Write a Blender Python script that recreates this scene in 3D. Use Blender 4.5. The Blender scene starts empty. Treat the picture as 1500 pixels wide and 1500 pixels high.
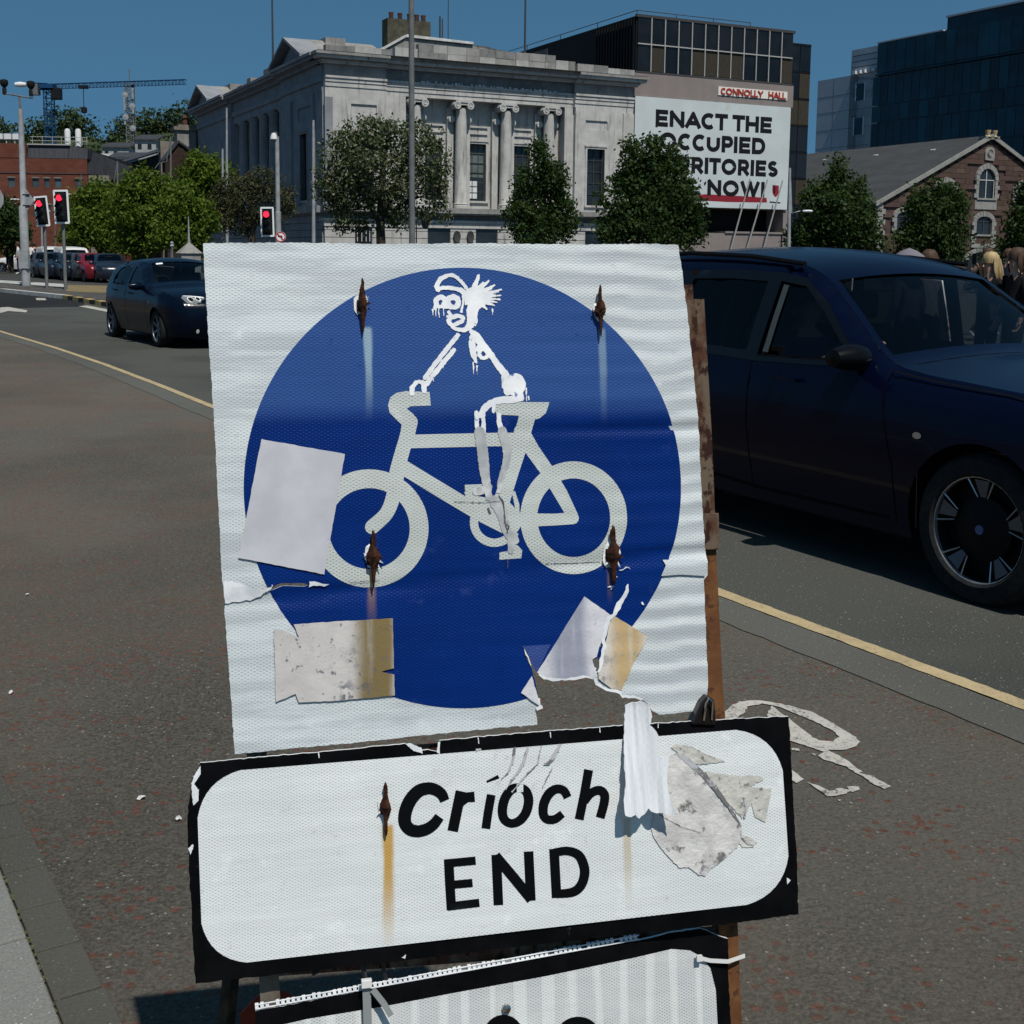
import bpy, bmesh, math, random
import numpy as np
from mathutils import Vector, Matrix
from mathutils.geometry import delaunay_2d_cdt
random.seed(7); rng = np.random.default_rng(7)
S = bpy.context.scene; C = S.collection
# ------------------------------------------------------------------ camera
F=1800.; CX=750.; CY=600.; HC=1.66; PIT=math.atan(232/1800.); RHO=.01
cp,sp=math.cos(PIT),math.sin(PIT)
A=Vector((0,cp,-sp)); U0=Vector((0,sp,cp)); X0=Vector((1,0,0))
R_=math.cos(RHO)*X0+math.sin(RHO)*U0
U_=math.cos(RHO)*U0-math.sin(RHO)*X0
cam=bpy.data.cameras.new('camera'); co=bpy.data.objects.new('camera',cam); C.objects.link(co)
M=Matrix((R_,U_,-A)).transposed().to_4x4(); M.translation=Vector((0,0,HC)); co.matrix_world=M
cam.sensor_width=36; cam.lens=36*F/1500; cam.shift_y=-(750-CY)/1500.; cam.clip_start=.05; cam.clip_end=6000
S.camera=co
# ------------------------------------------------------------------ sky, sun, exposure
SUN_EL=math.radians(59); SUN_AZ=25      # degrees to the right of straight behind the camera
sun_h=Vector((math.sin(math.radians(SUN_AZ)),-math.cos(math.radians(SUN_AZ)),0))
LS=sun_h*math.cos(SUN_EL)+Vector((0,0,math.sin(SUN_EL)))
w=bpy.data.worlds.new('World'); S.world=w; w.use_nodes=True
nt=w.node_tree; bg=nt.nodes['Background']
sky=nt.nodes.new('ShaderNodeTexSky'); sky.sky_type='NISHITA'; sky.sun_disc=False
sky.sun_elevation=SUN_EL; sky.sun_rotation=math.atan2(sun_h.x,sun_h.y)
sky.altitude=0; sky.air_density=.8; sky.dust_density=.25; sky.ozone_density=3.5
# the clear blue holds nearly even down to the rooftops: sample the sky a little higher than the line of sight
_tc=nt.nodes.new('ShaderNodeTexCoord'); _sx=nt.nodes.new('ShaderNodeSeparateXYZ'); nt.links.new(_tc.outputs['Generated'],_sx.inputs[0])
_mz=nt.nodes.new('ShaderNodeMath'); _mz.operation='MULTIPLY_ADD'; _mz.inputs[1].default_value=.68; _mz.inputs[2].default_value=.30; nt.links.new(_sx.outputs[2],_mz.inputs[0])
_cx=nt.nodes.new('ShaderNodeCombineXYZ'); nt.links.new(_sx.outputs[0],_cx.inputs[0]); nt.links.new(_sx.outputs[1],_cx.inputs[1]); nt.links.new(_mz.outputs[0],_cx.inputs[2]); nt.links.new(_cx.outputs[0],sky.inputs[0])
hs=nt.nodes.new('ShaderNodeHueSaturation'); hs.inputs['Saturation'].default_value=1.0
nt.links.new(sky.outputs[0],hs.inputs['Color']); _tn=nt.nodes.new('ShaderNodeMix'); _tn.data_type='RGBA'; _tn.blend_type='MULTIPLY'; _tn.inputs[0].default_value=1; _tn.inputs[7].default_value=(.88,1.38,1.26,1)
nt.links.new(hs.outputs[0],_tn.inputs[6]); nt.links.new(_tn.outputs[2],bg.inputs[0]); bg.inputs[1].default_value=.07
sl=bpy.data.lights.new('sun','SUN'); sl.energy=4.5; sl.angle=math.radians(.53); sl.color=(1,.955,.88)
so=bpy.data.objects.new('sun',sl); C.objects.link(so)
so.rotation_euler=LS.to_track_quat('Z','Y').to_euler()
S.cycles.diffuse_bounces=2
S.view_settings.view_transform='Standard'; S.view_settings.look='None'; S.view_settings.gamma=1
S.view_settings.exposure=0.0; S.view_settings.use_curve_mapping=False
# ------------------------------------------------------------------ where a line of sight meets a real surface
def ray(u,v): u=float(u); v=float(v); return A+(u-CX)/F*R_-(v-CY)/F*U_
def G(u,v,z=0.):
    d=ray(u,v); t=(z-HC)/d.z; return Vector((d.x*t,d.y*t,z))
def P(u,v,Y):
    d=ray(u,v); t=Y/d.y; return Vector((d.x*t,Y,HC+d.z*t))
def onp(u,v,o,n):
    u=float(u);v=float(v)
    d=ray(u,v); c=Vector((0,0,HC)); return c+d*((o-c).dot(n)/d.dot(n))
# ------------------------------------------------------------------ objects
def tag(o,label=None,cat=None,group=None,kind=None):
    if label: o['label']=label
    if cat: o['category']=cat
    if group: o['group']=group
    if kind: o['kind']=kind
    return o
def empty(name,loc=(0,0,0),rz=0.,label=None,cat=None,group=None,mat4=None):
    o=bpy.data.objects.new(name,None); C.objects.link(o); o.empty_display_size=.2
    if mat4 is not None: o.matrix_world=mat4
    else: o.location=loc; o.rotation_euler=(0,0,rz)
    return tag(o,label,cat,group)
def link(name,me,parent=None):
    o=bpy.data.objects.new(name,me); C.objects.link(o)
    if parent: o.parent=parent
    return o
def copytree(o,parent=None):
    c=o.copy(); C.objects.link(c)
    if parent: c.parent=parent
    for ch in list(o.children): copytree(ch,c)
    return c
class MB:
    def __init__(s): s.v=[]; s.f=[]; s.m=[]; s.k=0
    def add(s,vs,fs,k=None):
        n=len(s.v); s.v.extend([tuple(p) for p in vs]); s.f.extend([tuple(i+n for i in f) for f in fs]); s.m.extend([s.k if k is None else k]*len(fs)); return s
    def box(s,x0,x1,y0,y1,z0,z1,k=None):
        return s.add([(x0,y0,z0),(x1,y0,z0),(x1,y1,z0),(x0,y1,z0),(x0,y0,z1),(x1,y0,z1),(x1,y1,z1),(x0,y1,z1)],
          [(0,3,2,1),(4,5,6,7),(0,1,5,4),(1,2,6,5),(2,3,7,6),(3,0,4,7)],k)
    def quad(s,a,b,c,d,k=None): return s.add([a,b,c,d],[(0,1,2,3)],k)
    def prism(s,pts,e,k=None):
        """extrude a 3D polygon by vector e"""
        n=len(pts); q=[Vector(p) for p in pts]; r=[p+Vector(e) for p in q]
        return s.add(q+r,[tuple(range(n-1,-1,-1)),tuple(range(n,2*n))]+[(i,(i+1)%n,n+(i+1)%n,n+i) for i in range(n)],k)
    def tube(s,pts,r,n=8,k=None,cap=True):
        pts=[Vector(p) for p in pts]; rs=r if isinstance(r,(list,tuple)) else [r]*len(pts)
        vs=[];fs=[]; prev=None
        for i,p in enumerate(pts):
            t=(pts[min(i+1,len(pts)-1)]-pts[max(i-1,0)]).normalized()
            ref=prev if prev is not None else (Vector((0,1,0)) if abs(t.y)<.8 else Vector((1,0,0)))
            a=(ref-t*ref.dot(t)).normalized(); prev=a; b=t.cross(a)
            for j in range(n):
                th=2*math.pi*j/n; vs.append(p+(a*math.cos(th)+b*math.sin(th))*rs[i])
        for i in range(len(pts)-1):
            for j in range(n):
                fs.append((i*n+j,i*n+(j+1)%n,(i+1)*n+(j+1)%n,(i+1)*n+j))
        if cap: fs.append(tuple(range(n-1,-1,-1))); fs.append(tuple(range((len(pts)-1)*n,len(pts)*n)))
        return s.add(vs,fs,k)
    def lathe(s,prof,c=(0,0,0),ax='z',n=16,k=None,sc=(1,1),cap=True):
        """prof: list of (r,h)"""
        vs=[]
        for r,h in prof:
            for j in range(n):
                th=2*math.pi*j/n; a,b=r*math.cos(th)*sc[0],r*math.sin(th)*sc[1]
                q={'z':(a,b,h),'y':(a,h,b),'x':(h,a,b)}[ax]; vs.append((q[0]+c[0],q[1]+c[1],q[2]+c[2]))
        fs=[(i*n+j,i*n+(j+1)%n,(i+1)*n+(j+1)%n,(i+1)*n+j) for i in range(len(prof)-1) for j in range(n)]
        if cap and prof[0][0]>1e-6: fs.append(tuple(range(n-1,-1,-1)))
        if cap and prof[-1][0]>1e-6: fs.append(tuple(range((len(prof)-1)*n,len(prof)*n)))
        return s.add(vs,fs,k)
    def mesh(s,name,mats,smooth=False,ang=40,fix=True):
        me=bpy.data.meshes.new(name); me.from_pydata(s.v,[],s.f)
        for m in (mats if isinstance(mats,(list,tuple)) else [mats]): me.materials.append(m)
        me.polygons.foreach_set('material_index',s.m)
        if fix:
            bm=bmesh.new(); bm.from_mesh(me); bmesh.ops.recalc_face_normals(bm,faces=bm.faces); bm.to_mesh(me); bm.free()
        if smooth: me.polygons.foreach_set('use_smooth',[True]*len(me.polygons)); me.set_sharp_from_angle(angle=math.radians(ang))
        me.update(); return me
    def obj(s,name,mats,parent=None,smooth=False,ang=40,fix=True,bev=0):
        o=link(name,s.mesh(name,mats,smooth,ang,fix),parent)
        if bev: b=o.modifiers.new('b','BEVEL'); b.width=bev; b.segments=2; b.limit_method='ANGLE'
        return o
# ------------------------------------------------------------------ 2D shapes -> triangulated sheets
def pin(P_,loop):
    x,y=P_[:,0],P_[:,1]; r=np.zeros(len(P_),bool); n=len(loop)
    for i in range(n):
        x0,y0=loop[i]; x1,y1=loop[(i+1)%n]
        if y0==y1: continue
        c=((y0>y)!=(y1>y))&(x<(x1-x0)*(y-y0)/(y1-y0)+x0); r^=c
    return r
def tess(loops,inside,step,clip=None):
    """loops: constraint loops; inside(Nx2)->bool; grid points every step"""
    vs=[];es=[]
    for L in loops:
        n=len(vs); L=[tuple(map(float,p)) for p in L]; vs+=L; es+=[(n+i,n+(i+1)%len(L)) for i in range(len(L))]
    a=np.array(vs); lo=a.min(0); hi=a.max(0)
    if step:
        gx=np.arange(lo[0]+step*.5,hi[0],step); gy=np.arange(lo[1]+step*.5,hi[1],step)
        g=np.array([(x+(step*.5 if j%2 else 0),y) for j,y in enumerate(gy) for x in gx])
        if len(g): g=g[inside(g)]; vs+=[tuple(p) for p in g]
    r=delaunay_2d_cdt([Vector(p) for p in vs],es,[],0,1e-7,False)
    V=np.array([(p.x,p.y) for p in r[0]]); T=np.array([f for f in r[2] if len(f)==3])
    c=V[T].mean(1); T=T[inside(c)]
    us=np.unique(T); mp=-np.ones(len(V),int); mp[us]=np.arange(len(us))
    return V[us],mp[T]
def dens(L,st):
    o=[]
    for i,p in enumerate(L):
        q=L[(i+1)%len(L)]; n=max(1,int(math.dist(p,q)/st))
        o+=[(p[0]+(q[0]-p[0])*j/n,p[1]+(q[1]-p[1])*j/n) for j in range(n)]
    return o
def sheet(name,V,T,fmap,mat,parent=None,smooth=True,flip=None,nrm=None):
    me=bpy.data.meshes.new(name); me.from_pydata([tuple(fmap(x,y)) for x,y in V],[],[tuple(map(int,t)) for t in T])
    me.materials.append(mat)
    if smooth: me.polygons.foreach_set('use_smooth',[True]*len(me.polygons))
    if flip is not None:
        d=Vector(flip)
        if sum(p.normal.dot(d)*p.area for p in me.polygons)<0: me.flip_normals()
    me.update()
    if nrm: me.normals_split_custom_set_from_vertices([nrm(x,y) for x,y in V])
    return link(name,me,parent)
def wnorm(w_):
    e=.0015
    def f(x,z): return Vector(((w_(x+e,z)-w_(x-e,z))/(2*e),-1,(w_(x,z+e)-w_(x,z-e))/(2*e))).normalized()
    return f
def spl(pts,k=6,ws=None):
    """Catmull-Rom through points (and widths)"""
    if len(pts)<3: return pts,ws
    P3=[np.array((*p,(ws[i] if ws else 0)),float) for i,p in enumerate(pts)]; P3=[2*P3[0]-P3[1]]+P3+[2*P3[-1]-P3[-2]]; o=[]
    for i in range(1,len(P3)-2):
        a,b,c,d=P3[i-1:i+3]
        for j in range(k):
            t=j/k; o.append(.5*((2*b)+(c-a)*t+(2*a-5*b+4*c-d)*t*t+(3*b-a-3*c+d)*t**3))
    o.append(P3[-2]); return [tuple(q[:2]) for q in o],([float(q[2]) for q in o] if ws else None)
def stroke(pts,w_,closed=False,round_=False):
    """outline loop(s) of a stroked polyline (list of quads + joints as polygons)"""
    ws=list(w_) if isinstance(w_,(list,tuple)) else [w_]*len(pts)
    kp=[i for i in range(len(pts)) if i==0 or math.dist(pts[i],pts[i-1])>1e-6]; pts=[pts[i] for i in kp]; ws=[ws[i] for i in kp]
    P2=[np.array(p,float) for p in pts]; out=[]; n=len(P2)
    L=[];Rr=[]
    for i in range(n):
        if closed: a,b=P2[i-1],P2[(i+1)%n]
        else: a,b=P2[max(i-1,0)],P2[min(i+1,n-1)]
        t=b-a; t=t/(np.linalg.norm(t)+1e-9); m=np.array([-t[1],t[0]])
        k=1.
        if (closed or 0<i<n-1):
            t1=P2[i]-P2[i-1]; t1=t1/(np.linalg.norm(t1)+1e-9); c=abs(t1.dot(t)); k=1/max(c,.6)
        L.append(P2[i]+m*ws[i]/2*k); Rr.append(P2[i]-m*ws[i]/2*k)
    if closed: return [[tuple(p) for p in L],[tuple(p) for p in Rr]]
    if round_:
        def cap(c,e,w2):
            d=e-c; a0=math.atan2(d[1],d[0]); return [tuple(c+w2*np.array((math.cos(a0-k*math.pi/6),math.sin(a0-k*math.pi/6)))) for k in range(1,6)]
        return [[tuple(p) for p in L]+cap(P2[-1],L[-1],ws[-1]/2)+[tuple(p) for p in Rr[::-1]]+cap(P2[0],Rr[0],ws[0]/2)]
    return [[tuple(p) for p in L]+[tuple(p) for p in Rr[::-1]]]
def ell(cx,cy,rx,ry,n=48,rot=0):
    c,s_=math.cos(rot),math.sin(rot)
    return [(cx+rx*math.cos(t)*c-ry*math.sin(t)*s_,cy+rx*math.cos(t)*s_+ry*math.sin(t)*c) for t in [2*math.pi*i/n for i in range(n)]]
class Shp:
    """union of shapes; each item is a set of loops filled even-odd"""
    def __init__(s): s.it=[]; s.neg=[]
    def poly(s,L): s.it.append([L]); return s
    def st(s,pts,w_,r=False,sm=False):
        ws=w_ if isinstance(w_,(list,tuple)) else [w_]*len(pts)
        if sm: pts,ws=spl(list(pts),5,list(ws))
        s.it.append(stroke(pts,ws,False,r)); return s
    def ring(s,cx,cy,rx,ry,w_,n=64,rot=0): s.it.append([ell(cx,cy,rx+w_/2,ry+w_/2,n,rot),ell(cx,cy,rx-w_/2,ry-w_/2,n,rot)]); return s
    def cut(s,L): s.neg.append(L); return s
    def xf(s,f):
        s.it=[[[f(*p) for p in L] for L in it] for it in s.it]; s.neg=[[f(*p) for p in L] for L in s.neg]; return s
    def inside(s,Q):
        r=np.zeros(len(Q),bool)
        for it in s.it:
            k=np.zeros(len(Q),bool)
            for L in it: k^=pin(Q,L)
            r|=k
        for L in s.neg: r&=~pin(Q,L)
        return r
    def tess(s,step,clips=()):
        loops=[L for it in s.it for L in it]+s.neg+list(clips)
        def ins(Q):
            r=s.inside(Q)
            for c in clips: r&=pin(Q,c)
            return r
        return tess(loops,ins,step)
# ------------------------------------------------------------------ materials
def nodes(name):
    m=bpy.data.materials.new(name); m.use_nodes=True; b=m.node_tree.nodes['Principled BSDF']; b.inputs['Specular IOR Level'].default_value=.12; return m,m.node_tree,b
def nd(nt,t,**kw):
    n=nt.nodes.new(t)
    for k,v in kw.items():
        if k in n.inputs: n.inputs[k].default_value=v
        else: setattr(n,k,v)
    return n
def lk(nt,a,b): nt.links.new(a,b)
def mth(nt,op,a,b=None,c=None,clamp=False):
    n=nt.nodes.new('ShaderNodeMath'); n.operation=op; n.use_clamp=clamp
    for i,x in enumerate((a,b,c)):
        if x is None: continue
        if isinstance(x,(int,float)): n.inputs[i].default_value=x
        else: lk(nt,x,n.inputs[i])
    return n.outputs[0]
def mix(nt,fac,a,b,bt='MIX'):
    n=nt.nodes.new('ShaderNodeMix'); n.data_type='RGBA'; n.blend_type=bt
    for s_,x in ((n.inputs[0],fac),(n.inputs[6],a),(n.inputs[7],b)):
        if isinstance(x,(int,float)): s_.default_value=x
        elif isinstance(x,tuple): s_.default_value=(*x,1) if len(x)==3 else x
        else: lk(nt,x,s_)
    return n.outputs[2]
def ramp(nt,x,lo,hi,a=0.,b=1.):
    n=nt.nodes.new('ShaderNodeMapRange'); n.interpolation_type='SMOOTHSTEP'
    for i,v in enumerate((lo,hi,a,b)): n.inputs[i+1].default_value=v
    lk(nt,x,n.inputs[0]); return n.outputs[0]
def noise(nt,vec,sc,det=4,rough=.6,dist=0.,dim='3D'):
    n=nt.nodes.new('ShaderNodeTexNoise'); n.inputs['Scale'].default_value=sc; n.inputs['Detail'].default_value=det
    n.inputs['Roughness'].default_value=rough; n.inputs['Distortion'].default_value=dist; lk(nt,vec,n.inputs['Vector']); return n.outputs[0]
def objco(nt,which='Object'): return nd(nt,'ShaderNodeTexCoord').outputs[which]
def mapv(nt,vec,sc=(1,1,1),loc=(0,0,0)):
    n=nt.nodes.new('ShaderNodeMapping'); n.inputs['Scale'].default_value=sc; n.inputs['Location'].default_value=loc; lk(nt,vec,n.inputs[0]); return n.outputs[0]
def bump(nt,b,h,dist,st=1.):
    n=nt.nodes.new('ShaderNodeBump'); n.inputs['Distance'].default_value=dist; n.inputs['Strength'].default_value=st
    lk(nt,h,n.inputs['Height']); lk(nt,n.outputs[0],b.inputs['Normal']); return n
def pm(name,c1,c2=None,sc=3.,rough=.7,bmp=0.,metal=0.,stretch=(1,1,1),det=6,lo=.35,hi=.65,coat=0.,c3=None,sc3=1.,lo3=.5,hi3=.7,co='Object'):
    m,nt,b=nodes(name); b.inputs['Roughness'].default_value=rough; b.inputs['Metallic'].default_value=metal
    if rough<.45 or metal>.2: b.inputs['Specular IOR Level'].default_value=.4
    b.inputs['Coat Weight'].default_value=coat; b.inputs['Coat Roughness'].default_value=.04
    if c2 is None: b.inputs['Base Color'].default_value=(*c1,1); return m
    v=mapv(nt,objco(nt,co),stretch); f=noise(nt,v,sc,det); c=mix(nt,ramp(nt,f,lo,hi),c1,c2)
    if c3: c=mix(nt,ramp(nt,noise(nt,mapv(nt,objco(nt,co),stretch,(7,3,1)),sc3,5),lo3,hi3),c,c3)
    lk(nt,c,b.inputs['Base Color'])
    if bmp: bump(nt,b,f,bmp)
    return m
def emis(name,c,s_):
    m,nt,b=nodes(name); b.inputs['Base Color'].default_value=(*c,1); b.inputs['Emission Color'].default_value=(*c,1); b.inputs['Emission Strength'].default_value=s_; return m
def glass(name,tint,spec=1.,rough=.0):
    m,nt,b=nodes(name); nt.nodes.remove(b); out=nt.nodes['Material Output']
    t=nd(nt,'ShaderNodeBsdfTransparent'); t.inputs[0].default_value=(*tint,1)
    g=nd(nt,'ShaderNodeBsdfGlossy'); g.inputs['Roughness'].default_value=rough; g.inputs[0].default_value=(.9,.95,1,1)
    ge=nd(nt,'ShaderNodeNewGeometry'); dp=nt.nodes.new('ShaderNodeVectorMath'); dp.operation='DOT_PRODUCT'; lk(nt,ge.outputs['Normal'],dp.inputs[0]); lk(nt,ge.outputs['Incoming'],dp.inputs[1])
    fr=mth(nt,'MULTIPLY_ADD',mth(nt,'POWER',mth(nt,'SUBTRACT',1.,mth(nt,'ABSOLUTE',dp.outputs['Value'])),5.),.95,.045)
    mx=nd(nt,'ShaderNodeMixShader'); lk(nt,mth(nt,'MULTIPLY',fr,spec,clamp=True),mx.inputs[0]); lk(nt,t.outputs[0],mx.inputs[1]); lk(nt,g.outputs[0],mx.inputs[2])
    lk(nt,mx.outputs[0],out.inputs[0]); return m
# ================================================================== GROUND
def asphalt(name,base,dark,light,sc=130.,red=None,bmp=.004,patch=None,rgh=.85):
    m,nt,b=nodes(name); v=objco(nt); b.inputs['Roughness'].default_value=rgh; b.inputs['Specular IOR Level'].default_value=.12
    f=noise(nt,v,sc,5,.85); c=mix(nt,ramp(nt,f,.36,.62),dark,base)
    vo=nd(nt,'ShaderNodeTexVoronoi',Scale=sc*.55); lk(nt,v,vo.inputs['Vector'])
    c=mix(nt,mth(nt,'MULTIPLY',ramp(nt,vo.outputs['Distance'],.30,.12),ramp(nt,noise(nt,v,sc*.9,0),.60,.70)),c,light)
    c=mix(nt,ramp(nt,noise(nt,v,1.1,5,.6),.35,.7,0,.35),c,tuple(x*.72 for x in base))
    c=mix(nt,ramp(nt,noise(nt,mapv(nt,v,(1,1,1),(9,9,9)),.35,3),.42,.6,0,.3),c,tuple(min(1,x*1.3) for x in base))
    if red:
        vr=nd(nt,'ShaderNodeTexVoronoi',Scale=25.,Randomness=1.); vd=mapv(nt,v,(1,1.25,1)); lk(nt,vd,vr.inputs['Vector']); sep=nd(nt,'ShaderNodeSeparateColor'); lk(nt,vr.outputs['Color'],sep.inputs[0])
        n1=mth(nt,'MULTIPLY',ramp(nt,mth(nt,'ADD',vr.outputs['Distance'],mth(nt,'MULTIPLY',noise(nt,v,120,3),.35)),.62,.48),1.); n2=noise(nt,mapv(nt,v,(1,1,1),(3,5,0)),2.1,4,.6); n3=noise(nt,v,.5,2)
        cl=ramp(nt,mth(nt,'ADD',n2,mth(nt,'MULTIPLY',mth(nt,'SUBTRACT',n3,.5),.6)),.42,.62); mk=mth(nt,'MULTIPLY',n1,ramp(nt,mth(nt,'SUBTRACT',mth(nt,'MULTIPLY_ADD',cl,.80,.06),sep.outputs[0]),0.,.03))
        c=mix(nt,mth(nt,'MULTIPLY',mk,.85),c,mix(nt,ramp(nt,noise(nt,v,60,2),.4,.6),red,tuple(x*1.6 for x in red)))
        # general warm cast of the worn red surfacing
        c=mix(nt,ramp(nt,n3,.4,.62,0,.35),c,(base[0]*1.06,base[1]*.94,base[2]*.86))
    lk(nt,c,b.inputs['Base Color'])
    h=mth(nt,'ADD',f,mth(nt,'MULTIPLY',vo.outputs['Distance'],-.6)); bump(nt,b,h,bmp,.9)
    return m
m_road=asphalt('road_asphalt',(.078,.080,.071),(.018,.019,.017),(.42,.42,.40),110)
m_lane=asphalt('lane_surface',(.116,.107,.090),(.026,.024,.020),(.33,.32,.29),95,red=(.090,.040,.029),bmp=.008)
m_dark=asphalt('fresh_asphalt',(.022,.022,.023),(.012,.012,.012),(.2,.2,.2),100)
m_pave=pm('pavement_concrete',(.085,.08,.074),(.06,.056,.052),1.5,.9,.003)
def paint(name,c,worn=.46):
    m,nt,b=nodes(name); v=objco(nt); b.inputs['Roughness'].default_value=.7
    f=noise(nt,v,70,4,.7); g=noise(nt,v,6,4)
    k=mth(nt,'MULTIPLY',ramp(nt,f,worn-.02,worn-.1),ramp(nt,g,.4,.6,.3,1))
    lk(nt,mix(nt,k,mix(nt,ramp(nt,g,.3,.7),c,tuple(x*.8 for x in c)),(.1,.095,.085)),b.inputs['Base Color']); bump(nt,b,f,.003); return m
m_yel=paint('yellow_paint',(.42,.33,.19)); m_whp=paint('white_road_paint',(.44,.42,.375),.5); m_kerbw=paint('kerb_white',(.42,.42,.4),.42)
def gpoly(name,pts,z,mat,kind='structure',step=0,fine=None):
    mb=MB(); n=len(pts); mb.add([(p[0],p[1],z) for p in pts],[tuple(range(n))]); o=mb.obj(name,mat,fix=False)
    if o.data.polygons[0].normal.z<0: o.data.flip_normals()
    return tag(o,kind=kind)
def ribbon(name,line,o0,o1,z,mat,kind='structure',jit=0,seg=.12):
    """flat strip between offsets o0,o1 (to the left of travel) along a ground polyline"""
    pts=[]
    for a,b in zip(line,line[1:]):
        n=max(1,int((b-a).length/seg)) if jit else 1
        pts+=[a.lerp(b,i/n) for i in range(n)]
    pts.append(line[-1]); mb=MB(); vs=[]
    for i,p in enumerate(pts):
        t=(pts[min(i+1,len(pts)-1)]-pts[max(i-1,0)]); t.z=0; t.normalize(); m=Vector((-t.y,t.x,0))
        j0,j1=random.uniform(-jit,jit),random.uniform(-jit,jit)
        vs+=[p+m*(o0+j0),p+m*(o1+j1)]
    vs=[(q.x,q.y,z) for q in vs]
    mb.add(vs,[(2*i,2*i+1,2*i+3,2*i+2) for i in range(len(pts)-1)]); o=mb.obj(name,mat,fix=False)
    if o.data.polygons[0].normal.z<0: o.data.flip_normals()
    return tag(o,kind=kind) if kind else o
# one sheet out to the horizon
gpoly('ground',[(-2500,-300),(2500,-300),(2500,4000),(-2500,4000)],-.012,pm('far_ground',(.07,.068,.062),(.05,.05,.046),.3,.9))
YL=[G(u,v) for u,v in [(-260,425),(-120,450),(0,486),(80,510),(154,535),(235,566),(311,597),(560,688),(1060,873),(1500,1037),(1800,1149),(2300,1335)]]
far=[G(u,v) for u,v in [(-260,425),(-120,450)]]
gpoly('road',[(-60,60)]+[(p.x,p.y) for p in YL]+[(30,-12),(60,10),(60,60)],0,m_road)
gpoly('cycle_lane',[(p.x,p.y) for p in YL[::-1]]+[(-60,YL[0].y),(-60,-12),(YL[-1].x,-12)],.004,m_lane)
ribbon('gutter_strip',YL,-.30,-.04,.008,asphalt('gutter_strip',(.105,.104,.092),(.05,.05,.045),(.4,.4,.38),120),jit=.008)
ribbon('yellow_line',YL,-.042,.045,.012,m_yel,jit=.004,seg=.05)
# island kerb and far pavement
KL=[G(u,v) for u,v in [(-200,424),(0,428),(92,438),(158,450),(300,475),(700,546),(1500,689),(1800,742)]]
gpoly('far_pavement',[(p.x,p.y) for p in KL]+[(60,14),(120,60),(80,130),(-90,130),(-90,KL[0].y)],.12,m_pave)
gpoly('fresh_asphalt',[(p.x,p.y) for p in [G(*q) for q in [(-200,424),(0,428),(92,438),(125,444),(118,449),(0,452),(-120,455)]]],.004,m_dark)
def kerbrun(a,b,n,top,face,name='kerb_stone'):
    d=(b-a)/n; t=d.normalized(); m=Vector((-t.y,t.x,0))
    root=empty('kerb',a)
    for i in range(n):
        p=d*i; q=d*(i+1)-t*.012; mb=MB()
        mb.prism([p-m*.01,q-m*.01,q+m*.2,p+m*.2],(0,0,.128)); mb.obj(name,top if i%2==0 or face is None else face,root)
    return root
m_kw=pm('kerb_concrete_white',(.5,.5,.47),(.35,.34,.31),6,.8,.003); m_kb=pm('kerb_black',(.03,.03,.028),(.06,.055,.04),6,.8)
m_ky=pm('kerb_yellow',(.5,.36,.12),(.3,.22,.1),5,.8)
r=kerbrun(G(-200,424),G(0,428),12,m_kw,None); tag(r,kind='structure'); 
r=kerbrun(G(0,428),G(92,438),10,m_kw,None); tag(r,kind='structure')
r=kerbrun(G(92,438),G(158,450),8,m_ky,m_kb); tag(r,kind='structure')
r=kerbrun(G(158,450),G(300,475),12,m_ky,m_kb); tag(r,kind='structure')
m_kc=pm('kerb_concrete',(.16,.155,.145),(.11,.105,.1),6,.9)
r=kerbrun(G(300,475),G(1500,689),34,m_kc,None); tag(r,kind='structure')
gpoly('island_edge',[(p.x,p.y) for p in [G(*q) for q in [(-60,414),(0,415),(95,421),(95,426),(0,419),(-60,417)]]],.14,m_kerbw)
gpoly('tactile_paving',[(p.x,p.y) for p in [G(u,v,.12) for u,v in [(99,418),(175,419),(175,430),(97,427)]]],.128,pm('buff_paving',(.20,.155,.075),(.15,.12,.07),3,.85))
gpoly('side_street',[(p.x,p.y) for p in [G(u,v,.12) for u,v in [(-120,398),(60,401),(260,421),(270,428),(100,414),(-120,410)]]],.126,asphalt('side_street',(.055,.054,.052),(.03,.03,.03),(.25,.25,.25),60))
mb=MB()
for q in ([(0,451),(12,450),(40,455),(39,458),(12,456),(0,459)],[(115,449),(128,448),(160,454),(160,458)],[(52,437),(66,437),(68,440),(54,440)]):
    n=len(q); mb.add([(p.x,p.y,.009) for p in [G(*x) for x in q]],[tuple(range(n))])
tag(mb.obj('road_marking',m_whp,fix=False),kind='structure')
# cycle symbol painted on the lane
zc=lambda x,y:(1000+x/3.,800+y/3.)
sh=Shp()
sh.it.append([[(60,860),(120,790),(215,712),(245,693),(320,686),(390,695),(470,710),(560,735),(640,775),(700,810),(758,848),(776,870),(760,892),(700,906),(640,906),(560,890),(455,862),(300,930),(120,930)],
              [(270,738),(285,713),(350,702),(420,714),(500,745),(590,785),(660,820),(684,846),(662,867),(600,864),(548,842),(500,800),(452,765),(330,850),(180,880),(150,830)]])
sh.st([(380,730),(470,800),(560,870),(640,900)],[46,50,44,40]); sh.poly([(595,932),(640,905),(720,950),(790,1000),(770,1005),(830,1020),(912,1066),(880,1076),(828,1050),(790,1018),(760,1008),(720,982),(600,940)])
sh.poly([(300,900),(470,985),(530,1036),(500,1050),(280,960)]); sh.poly([(545,1048),(590,1062),(640,1085),(700,1075),(745,1085),(700,1105),(640,1112),(600,1085)]); sh.poly([(725,1070),(770,1066),(780,1082),(740,1090)])
sh.poly([(475,898),(515,900),(512,908),(480,907)]); sh.poly([(565,920),(585,922),(578,932)]); sh.poly([(675,1125),(695,1127),(690,1134)]); sh.poly([(730,1135),(748,1138),(740,1144)])
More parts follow.
